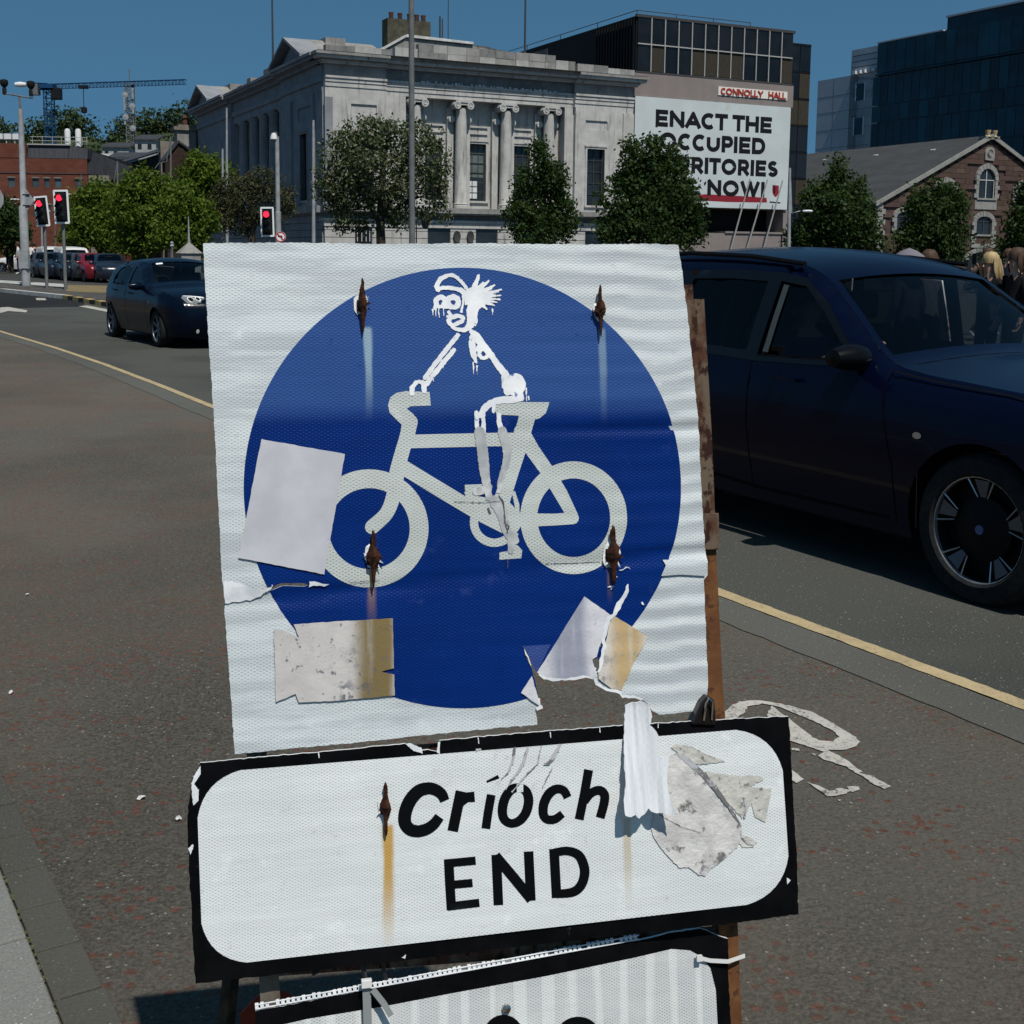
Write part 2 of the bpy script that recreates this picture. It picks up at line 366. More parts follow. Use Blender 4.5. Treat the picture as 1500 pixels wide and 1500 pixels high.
sh.poly([(0,980),(120,1100),(260,1180),(220,1210),(60,1130),(-60,1010)])
sh.xf(lambda x,y:tuple(G(*zc(x,y)))[:2])
def rough_xf(s,a):
    """ragged paint edges"""
    for it in s.it:
        for k,L in enumerate(it):
            o=[]
            for i,p in enumerate(L):
                q=L[(i+1)%len(L)]; n=max(1,int(math.dist(p,q)/(a*4)))
                for j in range(n): o.append((p[0]+(q[0]-p[0])*j/n+random.uniform(-a,a),p[1]+(q[1]-p[1])*j/n+random.uniform(-a,a)))
            it[k]=o
rough_xf(sh,.004)
V,T=sh.tess(0); o=sheet('cycle_symbol_marking',V,T,lambda x,y:(x,y,.0085),m_whp,flip=(0,0,1),smooth=False); tag(o,kind='structure')
# near footpath corner: granite kerb and a row of setts
m_gran=asphalt('granite',(.20,.20,.185),(.09,.09,.085),(.5,.5,.48),160,bmp=.002); m_sett=asphalt('concrete_sett',(.078,.076,.066),(.045,.044,.038),(.28,.28,.26),140,bmp=.002)
ka,kb=G(0,1293),G(80,1500); kd=(kb-ka).normalized(); kn=Vector((kd.y,-kd.x,0))
if kn.x<0: kn=-kn     # towards the lane
gpoly('footpath',[tuple((ka-kd*6-kn*.01)[:2]),tuple((kb+kd*3-kn*.01)[:2]),tuple((kb+kd*3-kn*3)[:2]),tuple((ka-kd*6-kn*3)[:2])],.03,m_gran)
root=tag(empty('kerb',ka),kind='structure')
j0=G(18,1386,.03)-ka; s0=j0.dot(kd)
for i in range(-6,5):
    mb=MB(); a=kd*(s0+i*.62+.004); b=kd*(s0+(i+1)*.62-.004)
    mb.prism([a,b,b-kn*.31,a-kn*.31],(0,0,.045)); mb.obj('kerb_stone',m_gran,root,bev=.006)
root=tag(empty('gutter_setts',ka),kind='structure')
s1=(G(56,1335)-ka).dot(kd)
for i in range(-22,9):
    mb=MB(); L=.215; a=kd*(s1+i*L+.003)+kn*.012; b=kd*(s1+(i+1)*L-.003)+kn*.012; ww=.106+random.uniform(-.004,.004)
    a.z=b.z=-.05; mb.prism([a,b,b+kn*ww,a+kn*ww],(0,0,.0635+random.uniform(0,.003))); mb.obj('sett',m_sett,root,bev=.003)
# moss in the joint, small litter
m_moss=pm('moss',(.05,.07,.02),(.09,.09,.05),40,.95); mb=MB()
for i in range(260):
    s_=random.uniform(-2,1.6); p=ka+kd*s_+kn*random.uniform(0,.012)*(1+.5*math.sin(s_*7)); r_=random.uniform(.003,.008)
    mb.lathe([(r_,.0),(r_*.7,r_*.6),(0,r_*.8)],(p.x,p.y,.012),n=5)
o=mb.obj('moss_line',m_moss); tag(o,'dark moss growing in the joint beside the granite kerb','moss',kind='stuff')
m_lit=pm('litter_paper',(.6,.6,.58),(.4,.38,.35),30,.8)
lit=[(16,1018,.012),(40,874,.010),(207,1173,.014),(262,1204,.012)]
LB=['scrap of white litter left of the sign, highest near the road edge','scrap of pale litter on the lane far left','small torn paper scrap lying left of the black plate','yellowish crumpled wrapper scrap beside the black plate edge']
for (u,v,r_),lb in zip(lit,LB):
    p=G(u,v); mb=MB(); k=7; pts=[(p.x+r_*random.uniform(.5,1.1)*math.cos(t),p.y+r_*random.uniform(.5,1.2)*math.sin(t),.006+random.uniform(0,.01)) for t in [2*math.pi*i/k for i in range(k)]]
    mb.add([(p.x,p.y,.016)]+pts,[(0,i+1,(i+1)%k+1) for i in range(k)]); tag(mb.obj('litter_scrap',m_lit,fix=False),lb,'litter')
# ================================================================== THE SIGNS
yaw=math.radians(11.8); Hs=Vector((math.cos(yaw),math.sin(yaw),0)); lean=math.radians(7.9)
Nb=Vector((-math.sin(yaw)*math.cos(lean),math.cos(yaw)*math.cos(lean),-math.sin(lean)))   # into the plate, away from the viewer
Ub=Hs.cross(Nb); Ub=Ub if Ub.z>0 else -Ub
SO=P(690,700,1.66)
SM=Matrix((Hs,Nb,Ub)).transposed().to_4x4(); SM.translation=SO
def sl_(u,v):
    q=onp(u,v,SO,Nb)-SO; return (q.dot(Hs),q.dot(Ub))
PX=1/1070.     # metres per pixel on the plate, roughly
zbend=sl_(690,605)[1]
def wav(x,z):
    """bends and dents of the corrugated plastic plate (metres towards the back)"""
    y=0.
    d=z-zbend
    if d>0: y+=.035*d
    y+=.00035*math.sin(z*2*math.pi/.030+math.sin(x*9)*.8)*(1/(1+math.exp(-(x-.10)*18)))
    y+=.0012*math.sin(x*7+z*5)+.0007*math.sin(z*31+x*6)
    zt=sl_(690,845)[1]; y+=.0035*math.exp(-((z-zt-.02*math.sin(x*4))/.010)**2)*(1-.6*math.exp(-(x/.15)**2))
    zq=sl_(690,632)[1]; y+=.002*math.exp(-((z-zq)/.007)**2)/(1+math.exp(-(x-.12)*30))
    return y
def wav2(x,z): return .0014*math.sin(x*6+1)+.0006*math.sin(z*17+x*3)
def sheeting(name,c,streaks=(),pat=.5,rough=.32,c2=None,dirt=(.42,.41,.37),band=None,pitch=.0049,glare=None,irid=0.,spec=.3,ridge_shade=False):
    """prismatic reflective film: cell pattern, grime, rust streaks (x0,ztop,len,width,colour,strength)"""
    m,nt,b=nodes(name); v=objco(nt); sx=nd(nt,'ShaderNodeSeparateXYZ'); lk(nt,v,sx.inputs[0]); x,z=sx.outputs[0],sx.outputs[2]
    a=mth(nt,'SINE',mth(nt,'MULTIPLY',x,2*math.pi/(pitch*1.66)))
    d=mth(nt,'SINE',mth(nt,'MULTIPLY',z,2*math.pi/(pitch*.95)))
    p=ramp(nt,mth(nt,'MULTIPLY',a,d),.1,.75)
    n1=noise(nt,v,9,5,.65); n2=noise(nt,mapv(nt,v,(1.2,1,11)),3.6,4,.6)
    col=mix(nt,ramp(nt,n1,.35,.7),c,c2 or tuple(q*.9 for q in c))
    if band: col=mix(nt,ramp(nt,n2,.4,.62,0,band),col,tuple(q*.68 for q in c))
    if glare:
        z0,fc,fs=glare; fk=mth(nt,'MULTIPLY',ramp(nt,mth(nt,'ADD',z,mth(nt,'MULTIPLY',mth(nt,'SUBTRACT',n1,.5),.012)),z0-.014,z0+.022),fs); col=mix(nt,fk,col,fc)  # lighter blue above the bend: sky glare painted into the film colour
    pk=mth(nt,'MULTIPLY',p,ramp(nt,noise(nt,mapv(nt,v,(1,1,3),(4,0,2)),6,3),.34,.58,pat*.35,pat))
    col=mix(nt,pk,col,tuple(q*.45 for q in c))
    col=mix(nt,mth(nt,'MULTIPLY',ramp(nt,noise(nt,v,55,5,.75),.60,.72),.5),col,dirt)
    col=mix(nt,mth(nt,'MULTIPLY',ramp(nt,noise(nt,mapv(nt,v,(1,1,1),(5,5,5)),17,6,.7),.58,.72),.45),col,tuple(min(1,q*1.25+.03) for q in c))
    if ridge_shade:
        rz=mth(nt,'SINE',mth(nt,'MULTIPLY',mth(nt,'ADD',z,mth(nt,'MULTIPLY',mth(nt,'SUBTRACT',noise(nt,mapv(nt,v,(3,1,1)),2.,3),.5),.03)),2*math.pi/.0295)); rk=mth(nt,'MULTIPLY',ramp(nt,rz,-.1,.5),ramp(nt,x,.06,.22)); col=mix(nt,mth(nt,'MULTIPLY',rk,.5),col,tuple(q*.62 for q in c)); col=mix(nt,mth(nt,'MULTIPLY',mth(nt,'MULTIPLY',ramp(nt,rz,-.3,-.9),ramp(nt,x,.06,.22)),.4),col,(.70,.72,.71))  # dark and bright bands paint the ridges' light and shade into the film
    if irid:
        wv=mth(nt,'SINE',mth(nt,'MULTIPLY',mth(nt,'ADD',x,mth(nt,'MULTIPLY',noise(nt,mapv(nt,v,(30,1,1)),1.2,2),.05)),170))
        col=mix(nt,ramp(nt,wv,.2,.95,0,irid),col,(.82,.85,.80))
    for (x0,z0,L,wd,sc_,st_) in streaks:
        dx=mth(nt,'ABSOLUTE',mth(nt,'ADD',mth(nt,'SUBTRACT',x,x0),mth(nt,'MULTIPLY',mth(nt,'SUBTRACT',noise(nt,mapv(nt,v,(40,1,6)),1.5,3),.5),wd*.9)))
        mk=mth(nt,'MULTIPLY',ramp(nt,dx,wd*.75,wd*.25),mth(nt,'MULTIPLY',ramp(nt,z,z0-L,z0-L*.25),ramp(nt,z,z0+.004,z0-.003)))
        mk=mth(nt,'MULTIPLY',mk,st_); col=mix(nt,mk,col,sc_)
    lk(nt,col,b.inputs['Base Color']); b.inputs['Roughness'].default_value=rough; b.inputs['Specular IOR Level'].default_value=spec
    hb=mth(nt,'ADD',mth(nt,'MULTIPLY',p,.15),mth(nt,'ADD',mth(nt,'MULTIPLY',n2,.6),mth(nt,'MULTIPLY',n1,.5))); bump(nt,b,hb,.0025,.5)
    return m
rust=(.42,.24,.06); pale=(.30,.42,.47)
def stk(u,v,L,wd,c,s_): x,z=sl_(u,v); return (x,z,L*PX,wd*PX,c,s_)
S1=[stk(539,480,140,10,pale,.75),stk(883,482,150,10,pale,.42),stk(544,835,95,12,rust,.35),stk(893,830,60,8,rust,.2)]
m_sw=sheeting('white_film',(.56,.605,.625),pat=.6,ridge_shade=True,band=.7,c2=(.61,.645,.645),streaks=[stk(544,835,60,10,rust,.8)])
m_sb=sheeting('blue_film',(.0004,.021,.150),S1,pat=.3,c2=(.0004,.018,.130),dirt=(.006,.03,.12),glare=(zbend,(.030,.082,.255),.8),band=.3,rough=.4,spec=.12)
m_bike=sheeting('symbol_film',(.50,.53,.51),pat=.75,c2=(.45,.48,.45),streaks=[stk(545,835,40,9,rust,.9)],pitch=.0049)
m_core=pm('plastic_core',(.62,.64,.64),(.5,.52,.52),30,.5)
m_blk=pm('black_film',(.0028,.003,.0035),(.005,.005,.006),20,.35,.001,c3=(.05,.05,.05),sc3=60,lo3=.70,hi3=.78); m_blk.node_tree.nodes['Principled BSDF'].inputs['Specular IOR Level'].default_value=.03
m_paperw=pm('sticker_paper',(.50,.50,.53),(.43,.43,.46),14,.65,.0006,c3=(.40,.40,.44),sc3=45,lo3=.66,hi3=.76)
def rustmat(name,c1=(.10,.035,.016),c2=(.28,.10,.04),sc=60,rgh=.85,**k): return pm(name,c1,c2,sc,rgh,.002,**k)
m_rust=rustmat('rusty_iron',(.012,.006,.005),(.060,.021,.010),90)
plate=empty('cycle_sign',mat4=SM.copy(),label='square plate with blue disc and white bicycle ridden by a doodled figure',cat='road sign')
O1=[(297,355),(420,354),(560,356),(700,355),(850,357),(960,356),(996,358),(1003,410),(1009,460),(1018,560),(1024,633),(1029,740),(1033,800),(1037,822),(1037,842),(1031,850),(1034,900),(1036,960),(1037,1005),(1033,1038),(1017,1042),(966,1047),(955,1041),(948,1030),(938,1022.7),(925.6,1019.5),(910.7,1020.5),(898,1013),(885,1010),(876,1004),(870,993.9),(858,990),(842.4,993.9),(820,996),(804,996),(795,992),(786,984),(780.5,973.6),(772,957),(765.6,943.7),(772,966),(779,980),(783,995),(786,1010),(788,1022.7),(793.3,1037.6),(783.7,1039.7),(787,1061),(680,1071),(600,1079),(520,1088),(430,1096),(344,1105),(340,1050),(334,960),(327,866),(325,848),(320,740),(313,607),(304,473)]
O1=[sl_(*p) for p in O1]
def jag(L,a=.0007,st=.006):
    o=[]
    for i,p in enumerate(L):
        q=L[(i+1)%len(L)]; n=max(1,int(math.dist(p,q)/st))
        for j in range(n): o.append((p[0]+(q[0]-p[0])*j/n+(random.uniform(-a,a) if j else 0),p[1]+(q[1]-p[1])*j/n+(random.uniform(-a,a) if j else 0)))
    return o
O1=jag(O1)
# long tears that open the board
tearA=[sl_(*p) for p in [(349,856),(362,862),(376,866),(392,865),(404,857),(412,854),(446,854),(452,857),(446,859),(414,858),(402,863),(390,868),(372,868),(358,864)]]
tearB=[sl_(660+x/3.75,740+y/3.75) for x,y in [(838,722),(812,730),(818,752),(808,772),(830,778),(828,745)]]
tearC=[sl_(660+x/3.75,740+y/3.75) for x,y in [(812,828),(796,845),(776,842),(788,868),(782,885),(800,895),(795,915),(812,915),(818,880),(826,868),(812,850)]]
holes=[tearA,tearB,tearC]
b1=Shp().poly(O1)
for h_ in holes: b1.cut(h_)
V,T=b1.tess(.011)
def mkplate(name,V,T,wv,th,mats,parent):
    """front sheet, back sheet and the cut edge between them"""
    n=len(V); vs=[(x,wv(x,z),z) for x,z in V]+[(x,wv(x,z)+th,z) for x,z in V]
    ed={}
    for t in T:
        for a,b in ((t[0],t[1]),(t[1],t[2]),(t[2],t[0])): ed[(int(a),int(b))]=1
    bd=[e for e in ed if (e[1],e[0]) not in ed]
    fs=[tuple(map(int,t)) for t in T]+[(int(t[0])+n,int(t[2])+n,int(t[1])+n) for t in T]+[(b,a,a+n,b+n) for a,b in bd]
    me=bpy.data.meshes.new(name); me.from_pydata(vs,[],fs)
    for m in mats: me.materials.append(m)
    k=[0]*len(T)+[1]*(len(T)+len(bd)); me.polygons.foreach_set('material_index',k)
    me.polygons.foreach_set('use_smooth',[True]*len(T)+[False]*(len(T)+len(bd)))
    if me.polygons[0].normal.y>0: me.flip_normals()
    me.update()
    f_=wnorm(wv); vn=[f_(x,z) for x,z in V]; cn=[]
    for i,p in enumerate(me.polygons):
        cn+=[vn[v] if i<len(T) else p.normal for v in p.vertices]
    me.normals_split_custom_set(cn)
    return link(name,me,parent)
mkplate('board',V,T,wav,.004,(m_sw,m_core),plate)
def decal(name,shp,lift,mat,parent,wv=None,step=.011,clips=(),lab=None):
    V,T=shp.tess(step,clips); w_=wv or wav
    o=sheet(name,V,T,lambda x,z:(x,w_(x,z)-lift,z),mat,parent,flip=(0,-1,0),nrm=wnorm(w_) if step else None)
    if name in('scratch','scuff','torn_edge','chipped_edge'): o['kind']='stuff'
    
    if lab: o['label']=lab
    return o
def sx_(s): return s.xf(sl_)
disc=Shp().poly([sl_(*p) for p in ell(677.5,714,320.5,323,160)])
for h_ in holes: disc.cut(h_)
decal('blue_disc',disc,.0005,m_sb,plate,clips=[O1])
zb=lambda x,y:(460+x/3.125,560+y/3.125)
za=lambda x,y:(560+x/5.769,380+y/5.769)
bk=Shp()
bk.ring(252,669,228,228,86,96); bk.ring(1188,620,206,219,78,96)
bk.st([(445,180),(425,250),(400,330),(378,420),(362,520),(330,600),(265,662)],[60,66,66,70,66,64,66],True,True)
bk.poly([(3.125*(560+x/5.769-460),3.125*(380+y/5.769-560)) for x,y in [(200,1112),(400,1120),(410,1235),(240,1240),(205,1262),(262,1305),(290,1370),(285,1440),(272,1510),(140,1510),(155,1450),(163,1395),(110,1345),(62,1295),(48,1230),(68,1165),(120,1128)]])
bk.st([(440,271),(560,268),(700,265),(830,262),(960,262)],62); bk.st([(402,385),(520,458),(640,530),(760,602)],68); bk.st([(978,150),(940,290),(900,410),(858,545)],74)
bk.poly([(830,95),(900,90),(1078,91),(1062,140),(1032,165),(1005,172),(925,152),(840,148),(818,120)])
bk.st([(950,225),(1000,310),(1065,402),(1130,510),(1185,615)],[70,66,62,62,50],True); bk.st([(900,625),(1000,630),(1100,628),(1185,622)],[70,60,54,54],True)
bk.ring(825,640,94,94,38,64); bk.poly([(690,500),(735,520),(850,535),(905,560),(940,610),(945,660),(900,730),(860,690),(760,640),(700,600)])
bk.st([(690,482),(795,478)],26); bk.st([(700,492),(760,560)],40); bk.poly([(848,778),(905,770),(895,700),(935,690),(925,740),(952,768),(948,805),(848,812)]); bk.st([(912,500),(928,560),(932,610)],[16,22,16])
bk.xf(lambda x,y:sl_(*zb(x,y)))
for hx,hy,r_ in ((872,690,0),): pass
bk.cut([sl_(*zb(*p)) for p in [(758,640),(872,698),(858,706),(820,708),(790,700),(770,680)]])
for h_ in holes: bk.cut(h_)
decal('bicycle_symbol',bk,.0010,m_bike,plate,clips=[disc.it[0][0],O1])
# doodled rider in white paint marker
m_mark=pm('white_paint_marker',(.80,.80,.80),(.66,.67,.70),26,.5,.001,c3=(.12,.17,.36),sc3=55,lo3=.63,hi3=.69); m_markg=pm('dried_grey_paint',(.42,.43,.43),(.30,.31,.33),30,.6,.001,c3=(.6,.6,.6),sc3=30)
dd=Shp(); A_=lambda pts,w_,r=True: dd.st(pts,w_,r,len(pts)>3)
A_([(475,250),(468,215),(500,160),(560,131),(610,132),(660,170),(700,215),(735,265)],[44,44,40,34,30,28,28,26]); A_([(480,242),(560,235),(630,245),(680,262),(720,300)],[34,34,36,44,60])
dd.ring(500,352,38,36,44,30); dd.ring(602,356,46,40,50,30); A_([(455,330),(452,410)],30); A_([(460,395),(560,400),(640,400)],28)
A_([(690,300),(690,350),(672,440)],[22,16,20]); A_([(755,300),(770,420),(760,500),(745,555),(700,592),(640,590),(590,560),(560,510)],[70,80,76,64,40,32,28,24])
dd.ring(625,510,62,32,38,30,-.25); A_([(565,440),(590,470),(560,480)],26)
dd.poly([(700,270),(740,240),(790,225),(850,240),(880,300),(880,380),(820,420),(800,470),(815,520),(790,560),(740,560),(720,470),(700,380)])
for ex,ey,w_ in [(820,132,34),(905,178,26),(955,215,26),(1015,250,18),(985,270,22),(1005,300,18),(1002,335,18),(975,360,16),(950,385,22),(890,415,20),(860,190,22),(930,240,24),(920,320,26),(890,360,30)]:
    A_([(760,320),((760+ex)/2,(320+ey)/2-4),(ex,ey)],[60,w_+12,w_*.7])
A_([(640,640),(560,740),(450,880),(360,1000)],40); A_([(605,765),(500,890),(372,1055)],[40,42,44]); A_([(360,1045),(300,1035),(255,1080),(250,1130)],[36,34,42,46]); A_([(345,1050),(355,1110)],[40,44])
A_([(755,610),(800,650),(870,745),(930,820),(985,900),(1045,975)],[38,64,60,52,56,60]); A_([(760,660),(765,740),(775,810),(795,870)],[50,56,50,18]); dd.ring(858,795,38,38,34,30); A_([(800,690),(830,720),(800,760)],30)
dd.poly(ell(1128,1060,84,98,30)); A_([(1040,1000),(1040,1060),(1060,1120)],[40,50,60]); A_([(1170,1170),(1080,1185),(1000,1188),(920,1215),(860,1262),(830,1320)],[60,60,58,56,54,44])
A_([(795,1295),(798,1380),(805,1455)],[40,36,36]); A_([(850,1300),(855,1380),(855,1455)],[36,32,40]); A_([(985,1315),(985,1380),(1010,1455)],[42,42,44]); A_([(940,1220),(940,1290)],[40,20])
for x,y,l in [(455,410,70),(480,410,78),(520,400,72),(430,420,50),(770,870,100),(800,900,70),(935,420,45),(1040,1090,60),(1010,960,130),(1215,1090,105),(1185,1140,60),(1235,1160,30),(515,880,35),(430,1010,20)]:
    A_([(x,y),(x+4,y+l)],[14,4])
dd.xf(lambda x,y:sl_(*za(x,y)))
for q in [[(480,350),(498,338),(510,352),(500,382),(484,380)],[(580,352),(610,340),(628,356),(612,385),(590,372)],[(586,520),(650,492),(660,505),(600,540)],[(700,385),(728,378),(722,410),(708,440),(700,420)]]:
    dd.cut([sl_(*za(*p)) for p in q])
rough_xf(dd,.0006); decal('painted_rider',dd,.0016,m_mark,plate,step=0)
d2=Shp()
for p_,w_ in [([(757,225),(772,330),(782,420),(800,528)],[46,50,44,30]),([(862,225),(882,300),(880,360),(856,440),(845,500)],[44,42,32,26,18]),([(800,480),(745,500),(738,490)],[30,36,20]),([(830,545),(860,600),(880,680),(915,720)],[60,50,40,44]),([(905,700),(900,770)],[40,30])]: d2.st(p_,w_,True,True)
d2.xf(lambda x,y:sl_(*zb(x,y))); rough_xf(d2,.0006); decal('painted_legs',d2,.0019,m_markg,plate,step=0,lab='greyer dried paint legs of the doodled rider')
sc=Shp()
for p_,w_ in [([(795,572),(800,590),(806,600)],8),([(845,520),(862,545),(868,580),(872,640),(885,690)],[6,10,5,8,3]),([(868,640),(890,660),(880,690)],6),([(640,546),(760,549),(850,545)],2.5),([(1060,830),(1200,828),(1310,822)],3),([(886,810),(886,850)],3),([(160,917),(300,905)],2)]: sc.st(p_,w_)
sc.xf(lambda x,y:sl_(*zb(x,y))); rough_xf(sc,.0004); decal('scratch',sc,.0023,pm('scratch_dark',(.06,.06,.07),(.13,.13,.13),60,.7),plate,step=0)
# lifted white edges along the tears
tw=Shp(); z4=lambda x,y:(660+x/3.75,740+y/3.75); z3_=lambda x,y:(280+x/3.75,740+y/3.75)
for p_,w_ in [([(975,430),(965,470),(955,500),(925,540),(908,580),(895,605),(868,620),(855,660),(848,690),(835,735),(845,770),(832,800),(828,850),(818,890),(806,912)],[6,20,22,28,26,20,22,20,22,16,22,14,22,14,10]),
    ([(480,925),(510,945),(560,955),(640,953),(700,945),(740,938),(780,950)],[10,12,14,12,16,12,8]),([(785,945),(800,975),(830,1000),(870,1015),(930,1025),(940,1048),(1010,1050),(1050,1065)],[10,18,16,14,12,12,10,6]),
    ([(925,355),(945,352),(965,338),(990,350)],[5,7,8,4]),([(890,395),(915,393)],6),([(862,448),(895,448),(880,462)],[8,10,4]),([(1048,530),(1056,545)],8),([(395,770),(420,830),(440,880)],[3,5,3]),([(470,1115),(500,1105)],18),([(480,1060),(485,1110)],[10,8])]:
    s_=stroke([z4(*p) for p in p_],[q/3.75 for q in w_] if isinstance(w_,list) else w_/3.75)[0]; tw.poly(s_)
for p_ in [[(652,415),(700,425),(762,435),(730,444),(690,440),(650,448)],[(175,408),(260,425),(330,455),(400,462),(440,445),(442,438),(452,436),(436,462),(400,476),(385,500),(340,520),(190,540),(180,480)]]:
    tw.poly([z3_(*p) for p in p_])
tw.xf(sl_); rough_xf(tw,.0010); m_tear=pm('torn_white_plastic',(.74,.75,.76),(.60,.62,.64),40,.5,.001); decal('torn_edge',tw,.0028,m_tear,plate,step=0)
tk=Shp(); tk.poly([z4(*p) for p in [(1165,300),(1395,300),(1400,318),(1398,388),(1260,380),(1155,388),(1180,330)]]); tk.xf(sl_); decal('tape_wrap',tk,.0032,sheeting('tape_film',(.52,.56,.58),pat=.3,band=.8),plate,step=.008,lab='crumpled band of film wrapped over the right edge')
bl=Shp(); bl.poly([z4(*p) for p in [(397,772),(548,762),(472,915),(452,890),(430,830)]]); bl.xf(sl_); decal('blue_flap',bl,.0024,sheeting('blue_flap_film',(.03,.06,.22),pat=.3,rough=.4),plate,step=.008,lab='lighter blue flap of film folded at the torn hole')
# holes show the board's cut thickness
# stickers
def sticker(name,pts,lift,mat,lab,step=.008):
    s_=Shp().poly(jag([sl_(*p) for p in pts],.0004)); return decal(name,s_,lift,mat,plate,step=step,lab=lab)
sticker('sticker',[(383,643),(505,665),(497,710),(475,841),(349,817)],.0026,m_paperw,'blank white sticker stuck tilted over the left edge of the blue disc')
def dirty(name,base,spots,st,u0,u1,v0):
    m,nt,b=nodes(name); v=objco(nt); sx=nd(nt,'ShaderNodeSeparateXYZ'); lk(nt,v,sx.inputs[0]); x=sx.outputs[0]
    x0,x1=sl_(u0,v0)[0],sl_(u1,v0)[0]; n1=noise(nt,v,14,6,.7); c=mix(nt,ramp(nt,n1,.3,.7),base,tuple(q*.82 for q in base))
    xx=mth(nt,'ADD',x,mth(nt,'MULTIPLY',mth(nt,'SUBTRACT',noise(nt,mapv(nt,v,(18,1,4)),1.5,3),.5),.02))
    k=mth(nt,'MULTIPLY',ramp(nt,xx,x0,x0+(x1-x0)*.45),ramp(nt,xx,x1+.01,x1-.01)); c=mix(nt,mth(nt,'MULTIPLY',k,ramp(nt,noise(nt,mapv(nt,v,(60,1,5)),1,4),.25,.5,.5,1.)),c,st)
    g=ramp(nt,mth(nt,'ABSOLUTE',mth(nt,'SUBTRACT',x,x0)),.055,.0); n2=noise(nt,v,75,4,.7)
    c=mix(nt,mth(nt,'MULTIPLY',mth(nt,'MULTIPLY',ramp(nt,n2,.50,.60),g),ramp(nt,noise(nt,v,12,3),.42,.6)),c,spots); c=mix(nt,ramp(nt,noise(nt,v,120,3),.62,.70,0,.8),c,spots)
    lk(nt,c,b.inputs['Base Color']); b.inputs['Roughness'].default_value=.75; bump(nt,b,n1,.002); return m
m_st2=dirty('old_sticker',(.56,.53,.51),(.10,.11,.13),(.19,.14,.06),505,577,960)
sticker('sticker',[(401,920),(420,925),(438,933),(430,914),(500,909),(575,905),(576.5,978),(558,983),(577,987),(578,1018),(490,1026),(438,1028.5),(433,1016),(404,1028)],.0027,m_st2,'weathered rectangular sticker with brown rust stain at lower left of the sign')
m_st3=dirty('torn_sticker_grey',(.62,.61,.64),(.30,.32,.42),(.27,.28,.34),790,860,950); m_st4=dirty('torn_sticker_rust',(.60,.56,.50),(.28,.27,.26),(.46,.33,.17),885,940,940)
sticker('sticker',[z4(*p) for p in [(733,500),(880,604),(860,650),(848,690),(832,740),(815,775),(800,830),(775,845),(790,900),(780,945),(700,945),(560,958),(510,945),(472,915)]],.0026,m_st3,'grey smudged half of a diagonal sticker left of the tear')
sticker('sticker',[z4(*p) for p in [(892,604),(1000,670),(1085,722),(1010,850),(935,1015),(880,1005),(810,950),(806,905),(830,870),(840,800),(855,730),(868,660)]],.0026,m_st4,'rust stained half of a diagonal sticker right of the tear')
sticker('sticker',[z4(*p) for p in [(443,935),(480,1060),(485,1100),(384,1028)]],.0026,m_st3,'grey triangle remnant of sticker at the left side of the torn hole')
# second plate
V_=sl_
B2=[(294,1113),(400,1103.5),(480,1097),(560,1089),(592,1086),(600,1090),(612,1098),(625,1095),(640,1098),(642,1082),(720,1075),(909,1060),(1060,1051),(1150,1046.5),(1152,1069),(1157,1180),(1162,1260),(1164,1334),(1050,1350),(900,1366),(640,1396),(440,1418),(287,1434),(283,1367),(276,1233),(276,1177),(283,1134),(290,1130)]
O2=jag([V_(*p) for p in B2])
p2=empty('cycle_end_plate',mat4=SM.copy(),label='long white plate with black border reading Críoch END below the bicycle sign',cat='road sign')
V,T=Shp().poly(O2).tess(.02)
OFF2=-.012
w2=lambda x,z: OFF2+wav2(x,z)
mkplate('board',V,T,w2,.004,(m_blk,m_core),p2)
def rrect(c,r=.07,n=8):
    """quad corners (TL,TR,BR,BL) with rounded corners, in px"""
    o=[]
    for i in range(4):
        p=np.array(c[i],float); a=np.array(c[i-1],float); b=np.array(c[(i+1)%4],float)
        da=(a-p)/np.linalg.norm(a-p); db=(b-p)/np.linalg.norm(b-p)
        for k in range(n+1):
            t=k/n; q=(1-t)**2*(p+da*r)+2*t*(1-t)*(p+(da+db)*r*.17)+t*t*(p+db*r); o.append(tuple(q))
    return o
m_w2=sheeting('plate_film',(.66,.69,.69),pat=.5,c2=(.70,.725,.72),streaks=[stk(566,1205,205,15,(.47,.27,.05),.95),stk(915,1195,150,11,(.42,.32,.16),.55)],band=.15,pitch=.0044)
dk=lambda n,s,l,m,lab=None,step=.02: decal(n,s,l,m,p2,wv=w2,step=step,lab=lab)
W2=Shp().poly([V_(*p) for p in rrect([(288,1129),(1137,1061),(1153,1313),(298,1411)],64)]); dk('white_panel',W2,.0006,m_w2)
m_let=pm('letter_black',(.002,.0024,.003),None,rough=.5)
z5=lambda x,y:(260+x/3.75,1100+y/3.75); z6=lambda x,y:(660+x/2.885,1000+y/2.885)
def letters(items):
    for nm,f,k,strokes in items:
        s_=Shp()
        for pts,w_ in strokes:
            s_.st([f(*p) for p in pts],[q/k for q in w_] if isinstance(w_,list) else w_/k,False,len(pts)>4)
        s_.xf(V_); o=dk('letter',s_,.0012,m_let,step=0)
px=lambda x,y:(x,y)
